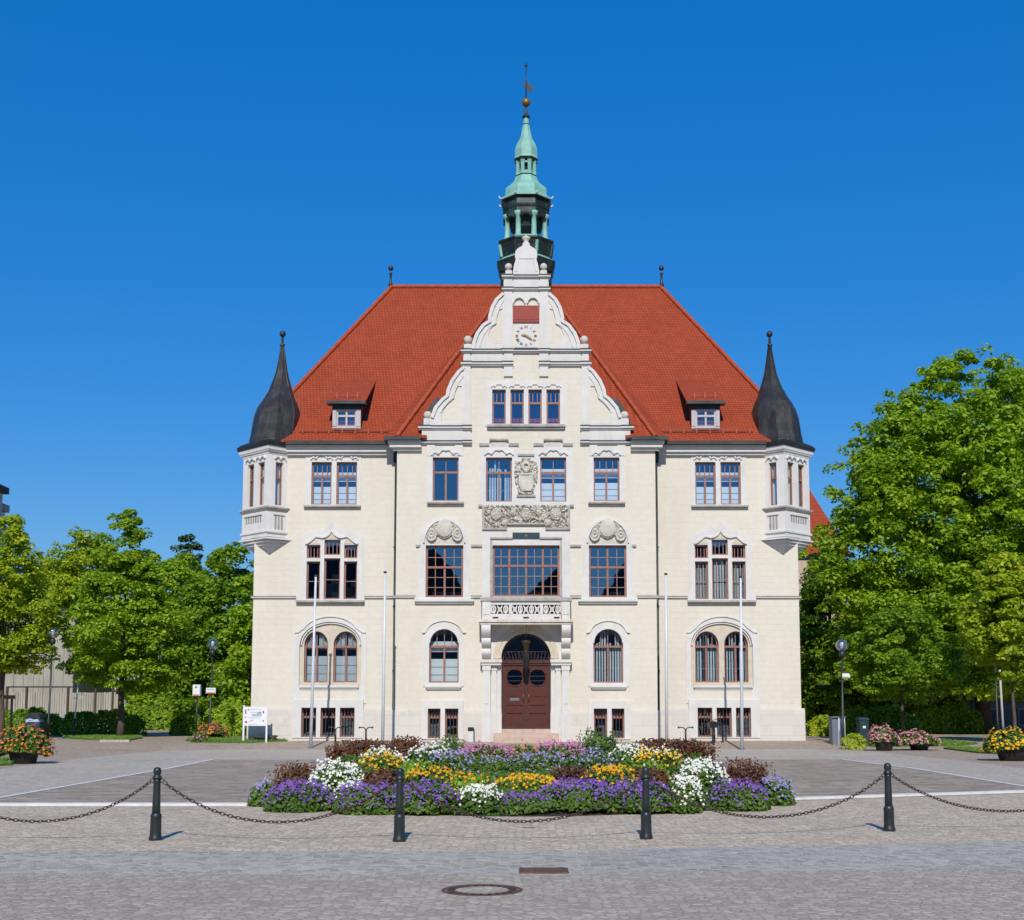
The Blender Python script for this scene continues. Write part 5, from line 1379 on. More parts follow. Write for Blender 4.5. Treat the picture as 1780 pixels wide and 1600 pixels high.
# ---- hedges and shrubs
def bush(name, label, x0, x1, Y, top, dep, n, size, mat_, cat='hedge', group=None, leafx=1.0):
    xa, xb = P(x0, 1260, Y)[0], P(x1, 1260, Y)[0]; h = hgt(top, Y); Ym = Y
    o = empty(name, ((xa+xb)/2, Ym, gz(Ym)), label, cat, group)
    W2 = (xb-xa)/2
    u = RNG.uniform(-1, 1, n); v = RNG.uniform(-1, 1, n); w_ = RNG.uniform(0, 1, n)
    k = RNG.integers(0, 3, n)                         # three visible sides: front, top, ends
    f = np.where(k == 0, -1+RNG.uniform(0, .3, n), v); z = np.where(k == 1, 1-RNG.uniform(0, .2, n), w_)
    e = (1-np.abs(u)**5*.45)*(1+.10*np.sin(u*W2*3.1)+.08*np.sin(u*W2*7.7+2))
    C = np.stack([u*W2, f*dep*(1-.25*z**2), h*z*e], 1)
    Nn = np.stack([u*.3, np.where(k == 0, -1, 0.0), np.where(k == 1, 1, .5)], 1)+RNG.normal(size=(n, 3))*.55
    c = link('foliage', facemesh('foliage', leafverts(C, Nn, size), 4), M[mat_], o); c.location = (0, 0, 0)
    b = MB()
    for q in range(max(2, int(W2*1.5))):
        x = -W2*.8+1.6*W2*(q+.5)/max(2, int(W2*1.5)); b.tube([(x, 0, -.05), (x+.1, .05, h*.7)], [.04, .015], 5)
    if b.v: t = b.build('stem', M['bark'], o); t.location = (0, 0, 0)
    return o
bush('hedge', 'clipped bright hedge behind the bare grey maple trunk', 112, 250, 9.5, 1238, .8, 5200, .085, 'hedge')
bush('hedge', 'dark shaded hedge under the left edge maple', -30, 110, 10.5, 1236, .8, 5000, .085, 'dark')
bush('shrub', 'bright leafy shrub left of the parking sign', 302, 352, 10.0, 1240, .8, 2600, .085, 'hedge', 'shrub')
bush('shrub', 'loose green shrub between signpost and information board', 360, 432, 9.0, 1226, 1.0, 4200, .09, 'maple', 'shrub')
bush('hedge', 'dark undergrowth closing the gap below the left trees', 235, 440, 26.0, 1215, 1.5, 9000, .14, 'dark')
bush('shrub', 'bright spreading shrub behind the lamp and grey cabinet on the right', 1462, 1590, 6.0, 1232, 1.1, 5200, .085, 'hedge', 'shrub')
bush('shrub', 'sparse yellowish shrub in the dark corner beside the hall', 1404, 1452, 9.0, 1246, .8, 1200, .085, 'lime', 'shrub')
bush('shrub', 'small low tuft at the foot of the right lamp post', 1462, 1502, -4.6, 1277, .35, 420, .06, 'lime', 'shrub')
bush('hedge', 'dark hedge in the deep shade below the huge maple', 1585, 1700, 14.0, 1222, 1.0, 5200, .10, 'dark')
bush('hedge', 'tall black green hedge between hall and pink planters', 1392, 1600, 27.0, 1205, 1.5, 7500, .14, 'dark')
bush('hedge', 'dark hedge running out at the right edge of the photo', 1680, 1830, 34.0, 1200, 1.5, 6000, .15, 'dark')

# ---- grass islands
def grass(label_pts, name='grass'):
    pts = [at(*p) for p in label_pts]
    b = MB(); b.add([(x, y, z+.05) for x, y, z in pts]+[(x, y, z-.02) for x, y, z in pts], [tuple(range(len(pts)))]+[(i, (i+1) % len(pts), len(pts)+(i+1) % len(pts), len(pts)+i) for i in range(len(pts))])
    tag(b.build('lawn', M['grassbase']), kind='structure')
    xs, ys = [p[0] for p in pts], [p[1] for p in pts]
    n = int((max(xs)-min(xs))*(max(ys)-min(ys))*90); n = min(n, 16000)
    X = RNG.uniform(min(xs), max(xs), n); Y = RNG.uniform(min(ys), max(ys), n)
    ins = np.zeros(n, bool); j = len(pts)-1
    for i in range(len(pts)):
        c = ((ys[i] > Y) != (ys[j] > Y)) & (X < (xs[j]-xs[i])*(Y-ys[i])/((ys[j]-ys[i]) or 1e-9)+xs[i]); ins ^= c; j = i
    X, Y = X[ins], Y[ins]; Z = np.array([gz(y) for y in Y])+.05+RNG.uniform(.0, .05, len(X))
    V = leafverts(np.stack([X, Y, Z], 1), np.stack([np.zeros(len(X)), -np.ones(len(X)), np.full(len(X), .8)], 1)+RNG.normal(size=(len(X), 3))*.5, .06, .3)
    tag(link(name, facemesh(name, V, 4), M['grassm']), kind='stuff')
grass([(108, 1284), (160, 1287), (222, 1288.5), (248, 1284), (240, 1279), (190, 1276), (120, 1276)])
grass([(322, 1289), (360, 1292), (430, 1292.5), (500, 1289), (495, 1286), (440, 1285.5), (345, 1283), (330, 1285)])
grass([(-40, 1322), (18, 1322), (22, 1331), (-40, 1334)])
grass([(1488, 1296), (1520, 1299), (1660, 1298), (1700, 1294), (1640, 1288), (1500, 1290)])
grass([(1640, 1302), (1700, 1310), (1740, 1312), (1735, 1305), (1680, 1301)])
b = MB(); p0, p1 = at(175, 1290), at(222, 1291); b.box(p0[0], p1[0], p0[1]-.1, p0[1]+.15, p0[2]-.05, p0[2]+.09); tag(b.build('kerb', M['ring']), kind='structure')

# ---- neighbouring buildings
Y = 24.0
x0, x1 = P(8, 1150, Y)[0], P(128, 1150, Y)[0]; zt = P(70, 1062, Y)[1]
shed = empty('concrete_shed', ((x0+x1)/2, Y, GZ), 'pale concrete shed with streaked walls behind the left lamp', 'shed')
b = MB()
np_ = 7
for k in range(np_):
    a, c = x0+(x1-x0)*k/np_, x0+(x1-x0)*(k+1)/np_; b.box(a+.012, c-.012, Y, Y+.2, GZ, zt)
b.box(x0, x1, Y+.05, Y+8, GZ, zt-.05); b.build('wall', M['concrete'], shed)
b = MB(); b.box(x0-.2, x1+.2, Y-.2, Y+8.2, zt, zt+.14); b.build('roof', M['gutter'], shed)
Y = 20.0
fx0, fx1 = P(10, 1220, Y)[0], P(205, 1220, Y)[0]; z0, z1 = GZ, P(70, 1204, Y)[1]
fence = empty('panel_fence', ((fx0+fx1)/2, Y, GZ), 'pale grey board fence with thin rail on top in front of the shed', 'fence')
b = MB(); n = 46
for k in range(n):
    a, c = fx0+(fx1-fx0)*k/n, fx0+(fx1-fx0)*(k+1)/n; b.box(a+.01, c-.01, Y+random.uniform(-.015, .015), Y+.05, z0, z1+random.uniform(-.02, .02))
b.build('board_panel', M['concrete'], fence)
for px in (12, 46, 118, 166, 196):
    b = MB(); x = P(px, 1220, Y)[0]; b.box(x-.06, x+.06, Y-.08, Y+.06, z0, P(px, 1194, Y)[1]); b.build('post', M['rust'], fence)
b = MB(); zr = P(70, 1194.5, Y)[1]; b.box(fx0, P(128, 1220, Y)[0], Y-.03, Y+.03, zr-.04, zr+.04); b.build('rail', M['iron'], fence)
# pale house on the far left edge
Y = 34.0; xr = P(3, 900, Y+10)[0]; zt = P(3, 818, Y)[1]
ho = empty('pale_house', (xr-5, Y, GZ), 'tall pale house with dark roof edge cut off by the left edge', 'house')
b = MB(); b.box(xr-10, xr, Y, Y+10, GZ, zt); b.build('wall', M['farwall'], ho)
b = MB(); zt2 = P(3, 806, Y)[1]; b.loft([[(xr-10.5, Y-.5, zt), (xr+.3, Y-.5, zt), (xr+.3, Y+10.5, zt), (xr-10.5, Y+10.5, zt)], [(xr-10.5, Y-.5, zt+.6), (xr+.3, Y-.5, zt+.5), (xr+.3, Y+10.5, zt+.5), (xr-10.5, Y+10.5, zt+.6)], [(xr-9, Y+1.5, zt2+1.2), (xr-2.2, Y+1.5, zt2+1.2), (xr-2.2, Y+8, zt2+1.2), (xr-9, Y+8, zt2+1.2)]], True); b.build('roof', M['darkroof'], ho)
for k in range(2):
    for j in range(3):
        b = MB(); wx = xr-3.2-3.4*k; wz = GZ+2+3.6*j; b.box(wx, wx+1.2, Y-.06, Y+.02, wz, wz+1.7); w_ = b.build('window', M['palewood'], ho)
        b = MB(); b.box(wx+.1, wx+1.1, Y-.075, Y-.061, wz+.1, wz+1.6); b.build('pane', M['lead'], w_)
Y = 46.0; xr = P(8.5, 900, Y+9)[0]; zt = P(8, 862, Y)[1]
ho = empty('white_house', (xr-4, Y, GZ), 'white house corner with olive eaves just right of the pale house', 'house')
b = MB(); b.box(xr-8, xr, Y, Y+9, GZ, zt); b.build('wall', M['whitebox'], ho)
b = MB(); z2 = P(8, 849, Y)[1]; b.box(xr-8.4, xr+.3, Y-.4, Y+9.2, zt, z2); b.build('roof', M['concrete'], ho)
# red roofed house behind the right oriel
Y = 34.0; xa = P(1385, 900, Y)[0]; xb = P(1475, 930, Y)[0]; ze = P(1440, 965, Y)[1]; zr = P(1398, 838, Y+2.5)[1]
xm = P(1399, 850, Y+2.5)[0]
ho = empty('red_roofed_house', (xa-2, Y, GZ), 'house with a steep red roof showing between right oriel and huge maple', 'house')
b = MB(); b.box(xm-5, xb-.3, Y, Y+9, GZ, ze); b.build('wall', M['step'], ho)
b = MB(); b.add([(xm-6, Y-.5, ze), (xb, Y-.5, ze), (xm, Y+2.5, zr), (xm-4, Y+2.5, zr), (xb, Y+9.5, ze), (xm-6, Y+9.5, ze), (xm, Y+6.5, zr), (xm-4, Y+6.5, zr)], [(0, 1, 2, 3), (1, 4, 6, 2), (4, 5, 7, 6), (5, 0, 3, 7), (3, 2, 6, 7)]); b.build('roof', M['tile'], ho)
# grey house low on the right
Y = 24.0; xa = P(1692, 1240, Y)[0]; zt = P(1700, 1178, Y)[1]; zm = P(1700, 1216, Y)[1]
ho = empty('grey_house', (xa+6, Y, GZ), 'low grey house with pale blue upper wall in the shade at the right edge', 'house')
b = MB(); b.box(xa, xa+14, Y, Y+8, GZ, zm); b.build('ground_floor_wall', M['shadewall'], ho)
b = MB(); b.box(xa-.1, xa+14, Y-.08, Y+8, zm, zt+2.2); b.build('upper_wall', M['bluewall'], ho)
b = MB(); b.box(xa-.3, xa+14, Y-.25, Y+8, zm-.06, zm+.05); b.build('ledge', M['gutter'], ho)
for px in (1770, 1712):
    b = MB(); q = RC(px, 1232, px+22, 1262, Y); b.box(q[0], q[1], Y-.05, Y+.05, q[2], q[3]); w_ = b.build('window', M['palewood'], ho)
    b = MB(); b.box(q[0]+.07, q[1]-.07, Y-.065, Y-.052, q[2]+.07, q[3]-.07); b.build('pane', M['lead'], w_)
b = MB(); b.loft([[(xa-.6, Y-.6, zt+2.2), (xa+14, Y-.6, zt+2.2), (xa+14, Y+8.5, zt+2.2), (xa-.6, Y+8.5, zt+2.2)], [(xa+2, Y+3.5, zt+5), (xa+14, Y+3.5, zt+5), (xa+14, Y+4.5, zt+5), (xa+2, Y+4.5, zt+5)]], True); b.build('roof', M['darkroof'], ho)
# the houses across the street behind the photographer, seen only as dark reflections in the panes
for k, (xa, xb, h1, h2) in enumerate(((-40, -15, 13.5, 18.0), (-14.9, -3.05, 11.0, 18.5), (-2.95, 9.0, 11.5, 16.5), (9.1, 38, 14, 19.0))):
    Y = -77.0-.3*k
    ho = empty('street_house', ((xa+xb)/2, Y, 0), ['long grey house across the street reflected in the left wing windows', 'lower gabled house across the street reflected near the door', 'taller gabled house across the street reflected right of the door', 'long grey house across the street reflected in the right wing windows'][k], 'house')
    b = MB(); b.box(xa, xb, Y-10, Y, -.1, h1); b.build('wall', M['shadewall'], ho)
    b = MB(); xm = (xa+xb)/2
    if k in (1, 2): b.add([(xa-.4, Y+.4, h1), (xb+.4, Y+.4, h1), (xm, Y+.4, h2), (xa-.4, Y-10, h1), (xb+.4, Y-10, h1), (xm, Y-10, h2)], [(0, 1, 2), (3, 4, 5), (0, 2, 5, 3), (1, 4, 5, 2)])
    else: b.loft([[(xa-.4, Y-10.4, h1), (xb+.4, Y-10.4, h1), (xb+.4, Y+.4, h1), (xa-.4, Y+.4, h1)], [(xa+2.5, Y-5.2, h2), (xb-2.5, Y-5.2, h2), (xb-2.5, Y-4.8, h2), (xa+2.5, Y-4.8, h2)]], True)
    b.build('roof', M['darkroof'], ho)

# ================================================================ street furniture
# ---- bollards and chains
def make_bollard(loc, label):
    o = empty('bollard', loc, label, 'bollard', 'iron bollards along the street')
    b = MB().m(0, True)
    b.lathe([(.084, -.02), (.084, .025), (.074, .05), (.070, .09), (.068, .28), (.072, .30), (.060, .325), (.052, .34)], 0, 0, 20); bs = b.build('base', M['iron'], o); bs.location = (0, 0, 0)
    b = MB().m(0, True); b.lathe([(.053, .33), (.050, .45), (.043, .735), (.043, .765)], 0, 0, 20); s_ = b.build('shaft', M['iron'], o); s_.location = (0, 0, 0)
    b = MB().m(0, True); b.lathe([(.054, .765), (.058, .775), (.058, .79), (.046, .80), (.040, .815), (.046, .828), (.050, .85), (.050, .87), (.044, .895), (.028, .908), (.001, .913)], 0, 0, 20); c_ = b.build('cap', M['iron'], o); c_.location = (0, 0, 0)
    b = MB().m(0, True)
    for sg in (1, -1): b.ring([(sg*(.062+.022*math.cos(a)), 0, .742+.022*math.sin(a)) for a in [2*math.pi*i/12 for i in range(12)]], .006)
    e_ = b.build('chain_eye', M['iron'], o); e_.location = (0, 0, 0)
    return o
BP = [(-146, 1462), (270, 1463), (694, 1465), (1123.5, 1460.5), (1546, 1447), (1966, 1437)]
BL = [None, 'dark iron bollard left of the flower bed', 'dark iron bollard before the left half of the flower bed', 'dark iron bollard before the right half of the flower bed', 'dark iron bollard right of the flower bed', None]
bpos = [G(*p) for p in BP]
bo0 = None
for k, (x, y) in enumerate(bpos):
    lab = BL[k] or ('iron bollard just outside the left edge holding the left chain' if k == 0 else 'iron bollard just outside the right edge holding the right chain')
    o = make_bollard((x, y, .016), lab) if bo0 is None else dup(bo0, (x, y, .016), lab)
    bo0 = bo0 or o
CL = ['rusty chain hanging across the left edge of the photo', 'rusty chain sagging left of the flower bed', 'rusty chain in front of the middle of the flower bed', 'rusty chain sagging at the right end of the flower bed', 'rusty chain hanging towards the right edge of the photo']
for k in range(5):
    (xa, ya), (xb, yb2) = bpos[k], bpos[k+1]
    L = math.hypot(xb-xa, yb2-ya); e = Vector(((xb-xa)/L, (yb2-ya)/L, 0)); b = MB().m(0, True)
    sag = .50; n = 200; pts = []
    for i in range(n+1):
        u = i/n; c = 2*u-1
        pts.append(Vector((xa+e.x*(.085+(L-.17)*u), ya+e.y*(.085+(L-.17)*u), .745-sag*(1-(math.cosh(1.35*c)-1)/(math.cosh(1.35)-1)))))
    arc = [0]
    for i in range(n): arc.append(arc[-1]+(pts[i+1]-pts[i]).length)
    nl = int(arc[-1]/.052); q = 0
    for j in range(nl):
        sl = arc[-1]*(j+.5)/nl
        while arc[q+1] < sl: q += 1
        p = pts[q].lerp(pts[q+1], (sl-arc[q])/(arc[q+1]-arc[q])); t = (pts[q+1]-pts[q]).normalized()
        side = t.cross(Vector((0, 0, 1))).normalized(); up = side.cross(t)
        a = math.radians(30 if j % 2 else 120)+random.uniform(-.15, .15); wv = side*math.cos(a)+up*math.sin(a)
        b.ring([tuple(p+t*.036*math.cos(f)+wv*.0185*math.sin(f)) for f in [2*math.pi*i/10 for i in range(10)]], .0062, 5)
    o = b.build('chain', M['rust']); tag(o, CL[k], 'chain', 'chains between the bollards')

# ---- flagpoles
FP = [(540, 1300.5, 549, 1003, 'leaning white flagpole before the left triple window'), (665, 1302, 669.5, 997, 'upright white flagpole beside the left downpipe'), (1159, 1302, 1157.5, 1000, 'upright white flagpole beside the right downpipe'), (1290, 1303.5, 1287.5, 1005, 'white flagpole before the right triple window')]
for px, py, tx, ty, lab in FP:
    x, y = G(px, py); x2, z2 = P(tx, ty, y); z0 = gz(y)
    o = empty('flagpole', (x, y, z0), lab, 'flagpole', 'flagpoles before the hall')
    b = MB().m(0, True); b.tube([(x, y, z0-.05), ((x+x2)/2, y, (z0+z2)/2), (x2, y, z2)], [.068, .058, .042], 12); b.build('pole', M['pole'], o)
    b = MB().m(0, True); b.lathe([(.05, 0), (.075, .03), (.07, .07), (.02, .09)], x2, y, 10, 0, z2); b.build('cap', M['iron'], o)
    b = MB(); b.lathe([(.12, 0), (.12, .03), (.08, .05)], x, y, 12, 0, z0); b.build('foot_plate', M['greybox'], o)

# ---- globe lamps
def lamp(px, py, gx, gy, label, white=False):
    x, y = G(px, py); z0 = gz(y); x2, zg = P(gx, gy, y); h = zg-z0
    o = empty('street_lamp', (x, y, z0), label, 'street lamp', 'globe lamps around the square')
    r = wid(10.5, y)
    b = MB().m(0, True); b.tube([(x, y, z0-.05), (x, y, z0+.9), (x+(x2-x)*.2, y, z0+.95), (x2, y, zg-r-.18)], [.075, .07, .05, .038], 10); b.lathe([(.10, -.30), (.13, -.22), (.12, -.1), (.07, -.02)], x2, y, 12, 0, zg-r+.05); b.build('pole', M['iron'], o)
    b = MB().m(0, True); b.ball(x2, y, zg, r, 24); b.build('globe', M['globe'], o)
    b = MB().m(0, True); b.lathe([(.045, -.16), (.075, -.02), (.085, .08), (.04, .13)], x2, y, 10, 0, zg); b.build('bulb', M['whitebox'], o)
    b = MB().m(0, True); b.lathe([(.01, r*.96), (r*.55, r*.83)], x2, y, 16, 0, zg+.005, False); b.build('globe_cap', M['greybox'], o)
    return o, x, y
lamp(83, 1286, 92, 1100, 'globe lamp on a black post before the concrete shed')
_, lx, ly = lamp(364, 1284, 370, 1120, 'globe lamp carrying a small white sign before the dark left trees')
b = MB(); q = RC(358.5, 1196, 375, 1206, ly-.1); b.box(q[0], q[1], ly-.13, ly-.10, q[2], q[3]); b.m(1); b.box(q[0]+.02, q[1]-.02, ly-.134, ly-.13, q[2], q[2]+.06)
b.m(2); b.box(q[0]+.04, q[1]-.06, ly-.134, ly-.13, q[2]+.16, q[2]+.22)
tag(b.build('lamp_sign', [M['white'], M['orangemark'], M['bluemark']]), 'small white sign with orange edge fixed to the left lamp post', 'sign')
_, lx, ly = lamp(1466, 1297, 1463, 1122, 'globe lamp on a black post beside the grey cabinet')
b = MB(); q = RC(1464, 1171, 1478, 1179, ly-.1); b.add([(q[0], ly-.12, q[2]), (q[1]-.06, ly-.12, q[2]), (q[1], ly-.12, (q[2]+q[3])/2), (q[1]-.06, ly-.12, q[3]), (q[0], ly-.12, q[3])], [(0, 1, 2, 3, 4)])
b = MB(); b.prism([(q[0], q[2]), (q[1]-.06, q[2]), (q[1], (q[2]+q[3])/2), (q[1]-.06, q[3]), (q[0], q[3])], -.02, .01, TF(ly-.1)); b.m(1); b.boxT(q[0]+.02, q[1]-.08, q[2]+.01, q[2]+.05, -.024, -.02, TF(ly-.1))
tag(b.build('direction_sign', [M['white'], M['orangemark']]), 'small white arrow sign on the right lamp post', 'sign')
lamp(1735, 1283, 1728, 1108, 'globe lamp half hidden in the bright tree at the right edge')
# pale post beside it
x, y = G(1736, 1284); b = MB().m(0, True); b.tube([(x+.12, y-.3, 0), (x+.06, y-.3, P(1733, 1165, y)[1])], [.06, .05], 8); tag(b.build('wooden_stake', M['palewood']), 'pale wooden stake supporting the bright tree at the right edge', 'stake')

# ---- signs at the left
x, y = G(341, 1282); z0 = gz(y); sg = empty('signpost', (x, y, z0), 'dark post with a white box sign left of the lamp', 'signpost')
b = MB().m(0, True); b.tube([(x, y, z0-.05), (x, y, P(341, 1210, y)[1])], .045, 8); b.build('post', M['iron'], sg)
q = RC(336, 1190.5, 348, 1210, y); b = MB(); b.box(q[0], q[1], y-.12, y+.14, q[2], q[3]); b.m(1).box(q[1], q[1]+.04, y-.12, y+.14, q[2], q[3]); bx_ = b.build('sign_box', [M['white'], M['bluemark']], sg)
b = MB(); b.box(q[0]+.02, q[1]-.02, y-.125, y-.12, q[2]+.01, q[2]+.07); b.build('orange_strip', M['orangemark'], bx_)
b = MB(); b.box(q[0]+.12, q[0]+.2, y-.125, y-.12, q[3]-.16, q[3]-.08); b.build('sign_mark', M['blackmark'], bx_)
x, y = G(129, 1283); z0 = gz(y); sg = empty('pale_pole', (x, y, z0), 'thin pale pole with a short arm beside the clipped hedge', 'pole')
b = MB().m(0, True); b.tube([(x, y, z0-.05), (x, y, z0+.9)], .05, 8); b.build('sleeve', M['iron'], sg)
b = MB().m(0, True); zt = P(135, 1172, y)[1]; b.tube([(x, y, z0+.85), (x+.12, y, zt)], [.04, .032], 8); b.build('pole', M['pole'], sg)
za = P(135, 1214, y)[1]; b = MB().m(0, True); b.tube([(x-.12, y, za), (x+.25, y, za), (x+.4, y, za+.2)], .02, 6); b.build('arm', M['pole'], sg)
# information board
y = -1.15; x0 = P(423, 1286, y)[0]; x1 = P(463, 1286, y)[0]; z0 = gz(y)
ib_ = empty('information_board', ((x0+x1)/2, y, z0), 'white information board on two legs before the left corner of the hall', 'information board')
for x, px in ((x0, 421.5), (x1, 462.5)):
    b = MB(); zt = P(px, 1226.5, y)[1]; b.box(x-.035, x+.035, y-.03, y+.03, z0-.03, zt); b.build('leg', M['white'], ib_)
q = RC(421, 1229, 462, 1262, y); b = MB(); b.box(x0+.035, x1-.035, y-.025, y+.02, q[2], q[3]); pnl = b.build('panel', M['white'], ib_)
b = MB(); W_, H_ = x1-x0, q[3]-q[2]
def mk_(k, u0, u1, v0, v1): b.m(k).box(x0+W_*u0, x0+W_*u1, y-.03, y-.025, q[2]+H_*v0, q[2]+H_*v1)
for u0, u1, v0, v1 in ((.055, .11, .62, .86), (.05, .10, .42, .48), (.06, .15, .14, .25)): mk_(0, u0, u1, v0, v1)
mk_(0, .17, .23, .82, .88); mk_(0, .82, .88, .66, .78); mk_(0, .83, .88, .22, .30)
for u0, u1, v0, v1 in ((.26, .76, .86, .89), (.26, .70, .70, .73), (.2, .74, .40, .43), (.2, .6, .06, .08)): mk_(1, u0, u1, v0, v1)
for v0 in (.50, .55, .60): mk_(2, .35, .78, v0, v0+.02)
b.add([(x0+W_*.18, y-.029, q[2]+H_*.20), (x0+W_*.40, y-.029, q[2]+H_*.28), (x0+W_*.40, y-.029, q[2]+H_*.32)], [(0, 1, 2)])
b.add([(x0+W_*.55, y-.029, q[2]+H_*.62), (x0+W_*.76, y-.029, q[2]+H_*.66), (x0+W_*.74, y-.029, q[2]+H_*.76)], [(0, 1, 2)])
b.build('print', [M['redmark'], M['bluemark'], M['greybox']], pnl)
# bench against the plinth
y = -.55; x0 = P(438, 1286, y)[0]; x1 = P(481, 1285, y)[0]; z0 = gz(y)
bn = empty('bench', ((x0+x1)/2, y, z0), 'low brown bench against the plinth behind the information board', 'bench')
b = MB(); b.box(x0, x1, y-.2, y+.2, z0+.17, z0+.25); b.build('seat', M['rust'], bn)
for x in (x0+.1, x1-.1): b = MB(); b.box(x-.05, x+.05, y-.17, y+.17, z0-.02, z0+.17); b.build('leg', M['rust'], bn)
# ---- T shaped cycle stands
for px, py, lab, w_ in ((636, 1289, 'grey T shaped cycle stand left of the entrance flowers', 11), (583, 1287, 'dark T shaped cycle stand before the left basement windows', 11), (1192, 1291, 'grey T shaped cycle stand beside the bicycle', 12)):
    y = min(G(px, py)[1], -1.3); x = P(px, py, y)[0]; z0 = gz(y); zt = P(px, 1267, y)[1]; hw = wid(w_, y)
    o = empty('cycle_stand', (x, y, z0), lab, 'cycle stand', 'cycle stands before the hall')
    b = MB().m(0, True); b.tube([(x, y, z0-.05), (x, y, zt)], .04, 8); b.build('post', M['gutter'], o)
    b = MB().m(0, True); b.tube([(x-hw, y, zt+.05), (x-hw*.8, y, zt+.06), (x-hw*.3, y, zt+.04), (x, y, zt-.04), (x+hw*.3, y, zt+.04), (x+hw*.8, y, zt+.06), (x+hw, y, zt+.05)], .024, 8)
    for sx_ in (1, -1): b.ball(x+sx_*hw, y, zt+.05, .045, 8)
    b.build('arm', M['gutter'], o)
# ---- bicycle seen end on
y = -2.0; x = P(1239, 1291, y)[0]; z0 = gz(y)
bk = empty('bicycle', (x, y, z0), 'dark bicycle seen end on before the right basement windows', 'bicycle')
Rw = .33
for k, (dx, dy) in enumerate(((0, -.1), (.22, .95))):
    b = MB().m(0, True); b.ring([(x+dx+.12*Rw*math.cos(a), y+dy+Rw*math.cos(a)*.99, z0+Rw+Rw*math.sin(a)) for a in [2*math.pi*i/28 for i in range(28)]], .024, 8); wl = b.build('wheel', M['iron'], bk)
    b = MB()
    for i in range(10):
        a = math.pi*2*i/10; b.tube([(x+dx, y+dy, z0+Rw), (x+dx+.12*Rw*math.cos(a), y+dy+Rw*math.cos(a), z0+Rw+Rw*math.sin(a))], .004, 4)
    b.build('spoke', M['greybox'], wl)
b = MB().m(0, True)
p = lambda u, z: (x+.22*u, y-.1+1.05*u, z0+z)
b.tube([p(0, Rw), p(.08, .72), p(.10, .95)], .022, 7); b.tube([p(.08, .75), p(.62, .72)], .018, 7); b.tube([p(.08, .65), p(.58, .28)], .02, 7); b.tube([p(.58, .28), p(.66, .85)], .018, 7); b.tube([p(.58, .28), p(1, Rw)], .014, 6); b.tube([p(.64, .68), p(1, Rw)], .012, 6); b.build('frame', M['iron'], bk)
b = MB().m(0, True); h_ = p(.10, .98); b.tube([(h_[0]-.30, h_[1]+.12, h_[2]+.02), (h_[0]-.15, h_[1], h_[2]+.05), (h_[0], h_[1], h_[2]), (h_[0]+.15, h_[1], h_[2]+.05), (h_[0]+.30, h_[1]+.12, h_[2]+.02)], .016, 7); b.build('handlebar', M['iron'], bk)
b = MB().m(0, True); h_ = p(.66, .88); b.loft([[(h_[0]+a*.11, h_[1]+.10, h_[2]+c) for a, c in ((-1, 0), (1, 0), (.8, .06), (-.8, .06))], [(h_[0]+a*.03, h_[1]-.14, h_[2]+c) for a, c in ((-1, .01), (1, .01), (.8, .05), (-.8, .05))]], True); b.build('saddle', M['pot'], bk)
b = MB(); h_ = p(.02, .80); b.loft([[(h_[0]-.15, h_[1]-.28, h_[2]-.12), (h_[0]+.15, h_[1]-.28, h_[2]-.12), (h_[0]+.15, h_[1]-.05, h_[2]-.12), (h_[0]-.15, h_[1]-.05, h_[2]-.12)], [(h_[0]-.19, h_[1]-.32, h_[2]+.12), (h_[0]+.19, h_[1]-.32, h_[2]+.12), (h_[0]+.19, h_[1]-.02, h_[2]+.12), (h_[0]-.19, h_[1]-.02, h_[2]+.12)]], True); b.build('basket', M['pot'], bk)
b = MB().m(0, True)
y = -1.2; x = P(1250, 1290, y)[0]; z0 = gz(y); b.tube([(x-.26, y, z0-.02), (x-.25, y, z0+.70), (x-.18, y, z0+.82), (x, y, z0+.84), (x+.1, y, z0+.78), (x+.14, y, z0+.66), (x+.16, y, z0-.02)], .042, 8)
tag(b.build('bike_hoop', M['iron']), 'dark bent steel hoop beside the bicycle', 'bike hoop')
# ---- litter bin by the door
y = -.95; x = P(818.5, 1285.5, y)[0]; z0 = gz(y)
lb = empty('litter_bin', (x, y, z0), 'slim grey litter bin on the wall left of the entrance steps', 'litter bin')
b = MB(); b.box(x-.11, x+.11, y-.10, y+.10, z0, z0+.46); b.build('body', M['whitebox'], lb)
b = MB(); b.box(x-.125, x+.125, y-.115, y+.12, z0+.46, z0+.62); b.build('hood', M['pot'], lb)
b = MB(); b.box(x+.11, x+.15, y-.08, y+.10, z0, z0+.55); b.build('post', M['gutter'], lb)
# ---- lantern hanging in the doorway
zt, zb = P(915, 1114, YC-.5)[1], P(915, 1165, YC-.5)[1]
la = empty('hanging_lantern', (0, YC-.5, zb), 'dark lantern hanging on a brass mount in front of the fanlight', 'lantern')
yl = YC-.5; zz = lambda py: P(915, py, yl)[1]
b = MB().m(0, True); b.tube([(0, yl, zz(1087)), (0, yl, zz(1114))], .015, 6); b.build('rod', M['iron'], la)
b = MB().m(0, True); b.lathe([(.20, zz(1114)), (.20, zz(1117)), (.17, zz(1119)), (.11, zz(1130)), (.085, zz(1134)), (.11, zz(1136))], 0, yl, 16, 0, 0); b.build('brass_mount', M['brass'], la)
b = MB(); b.lathe([(.05, zz(1133)), (.17, zz(1138)), (.18, zz(1142)), (.15, zz(1150)), (.11, zz(1160)), (.05, zz(1164)), (.02, zz(1168))], 0, yl, 6, 0.3, 0); b.build('lamp_body', M['pot'], la)
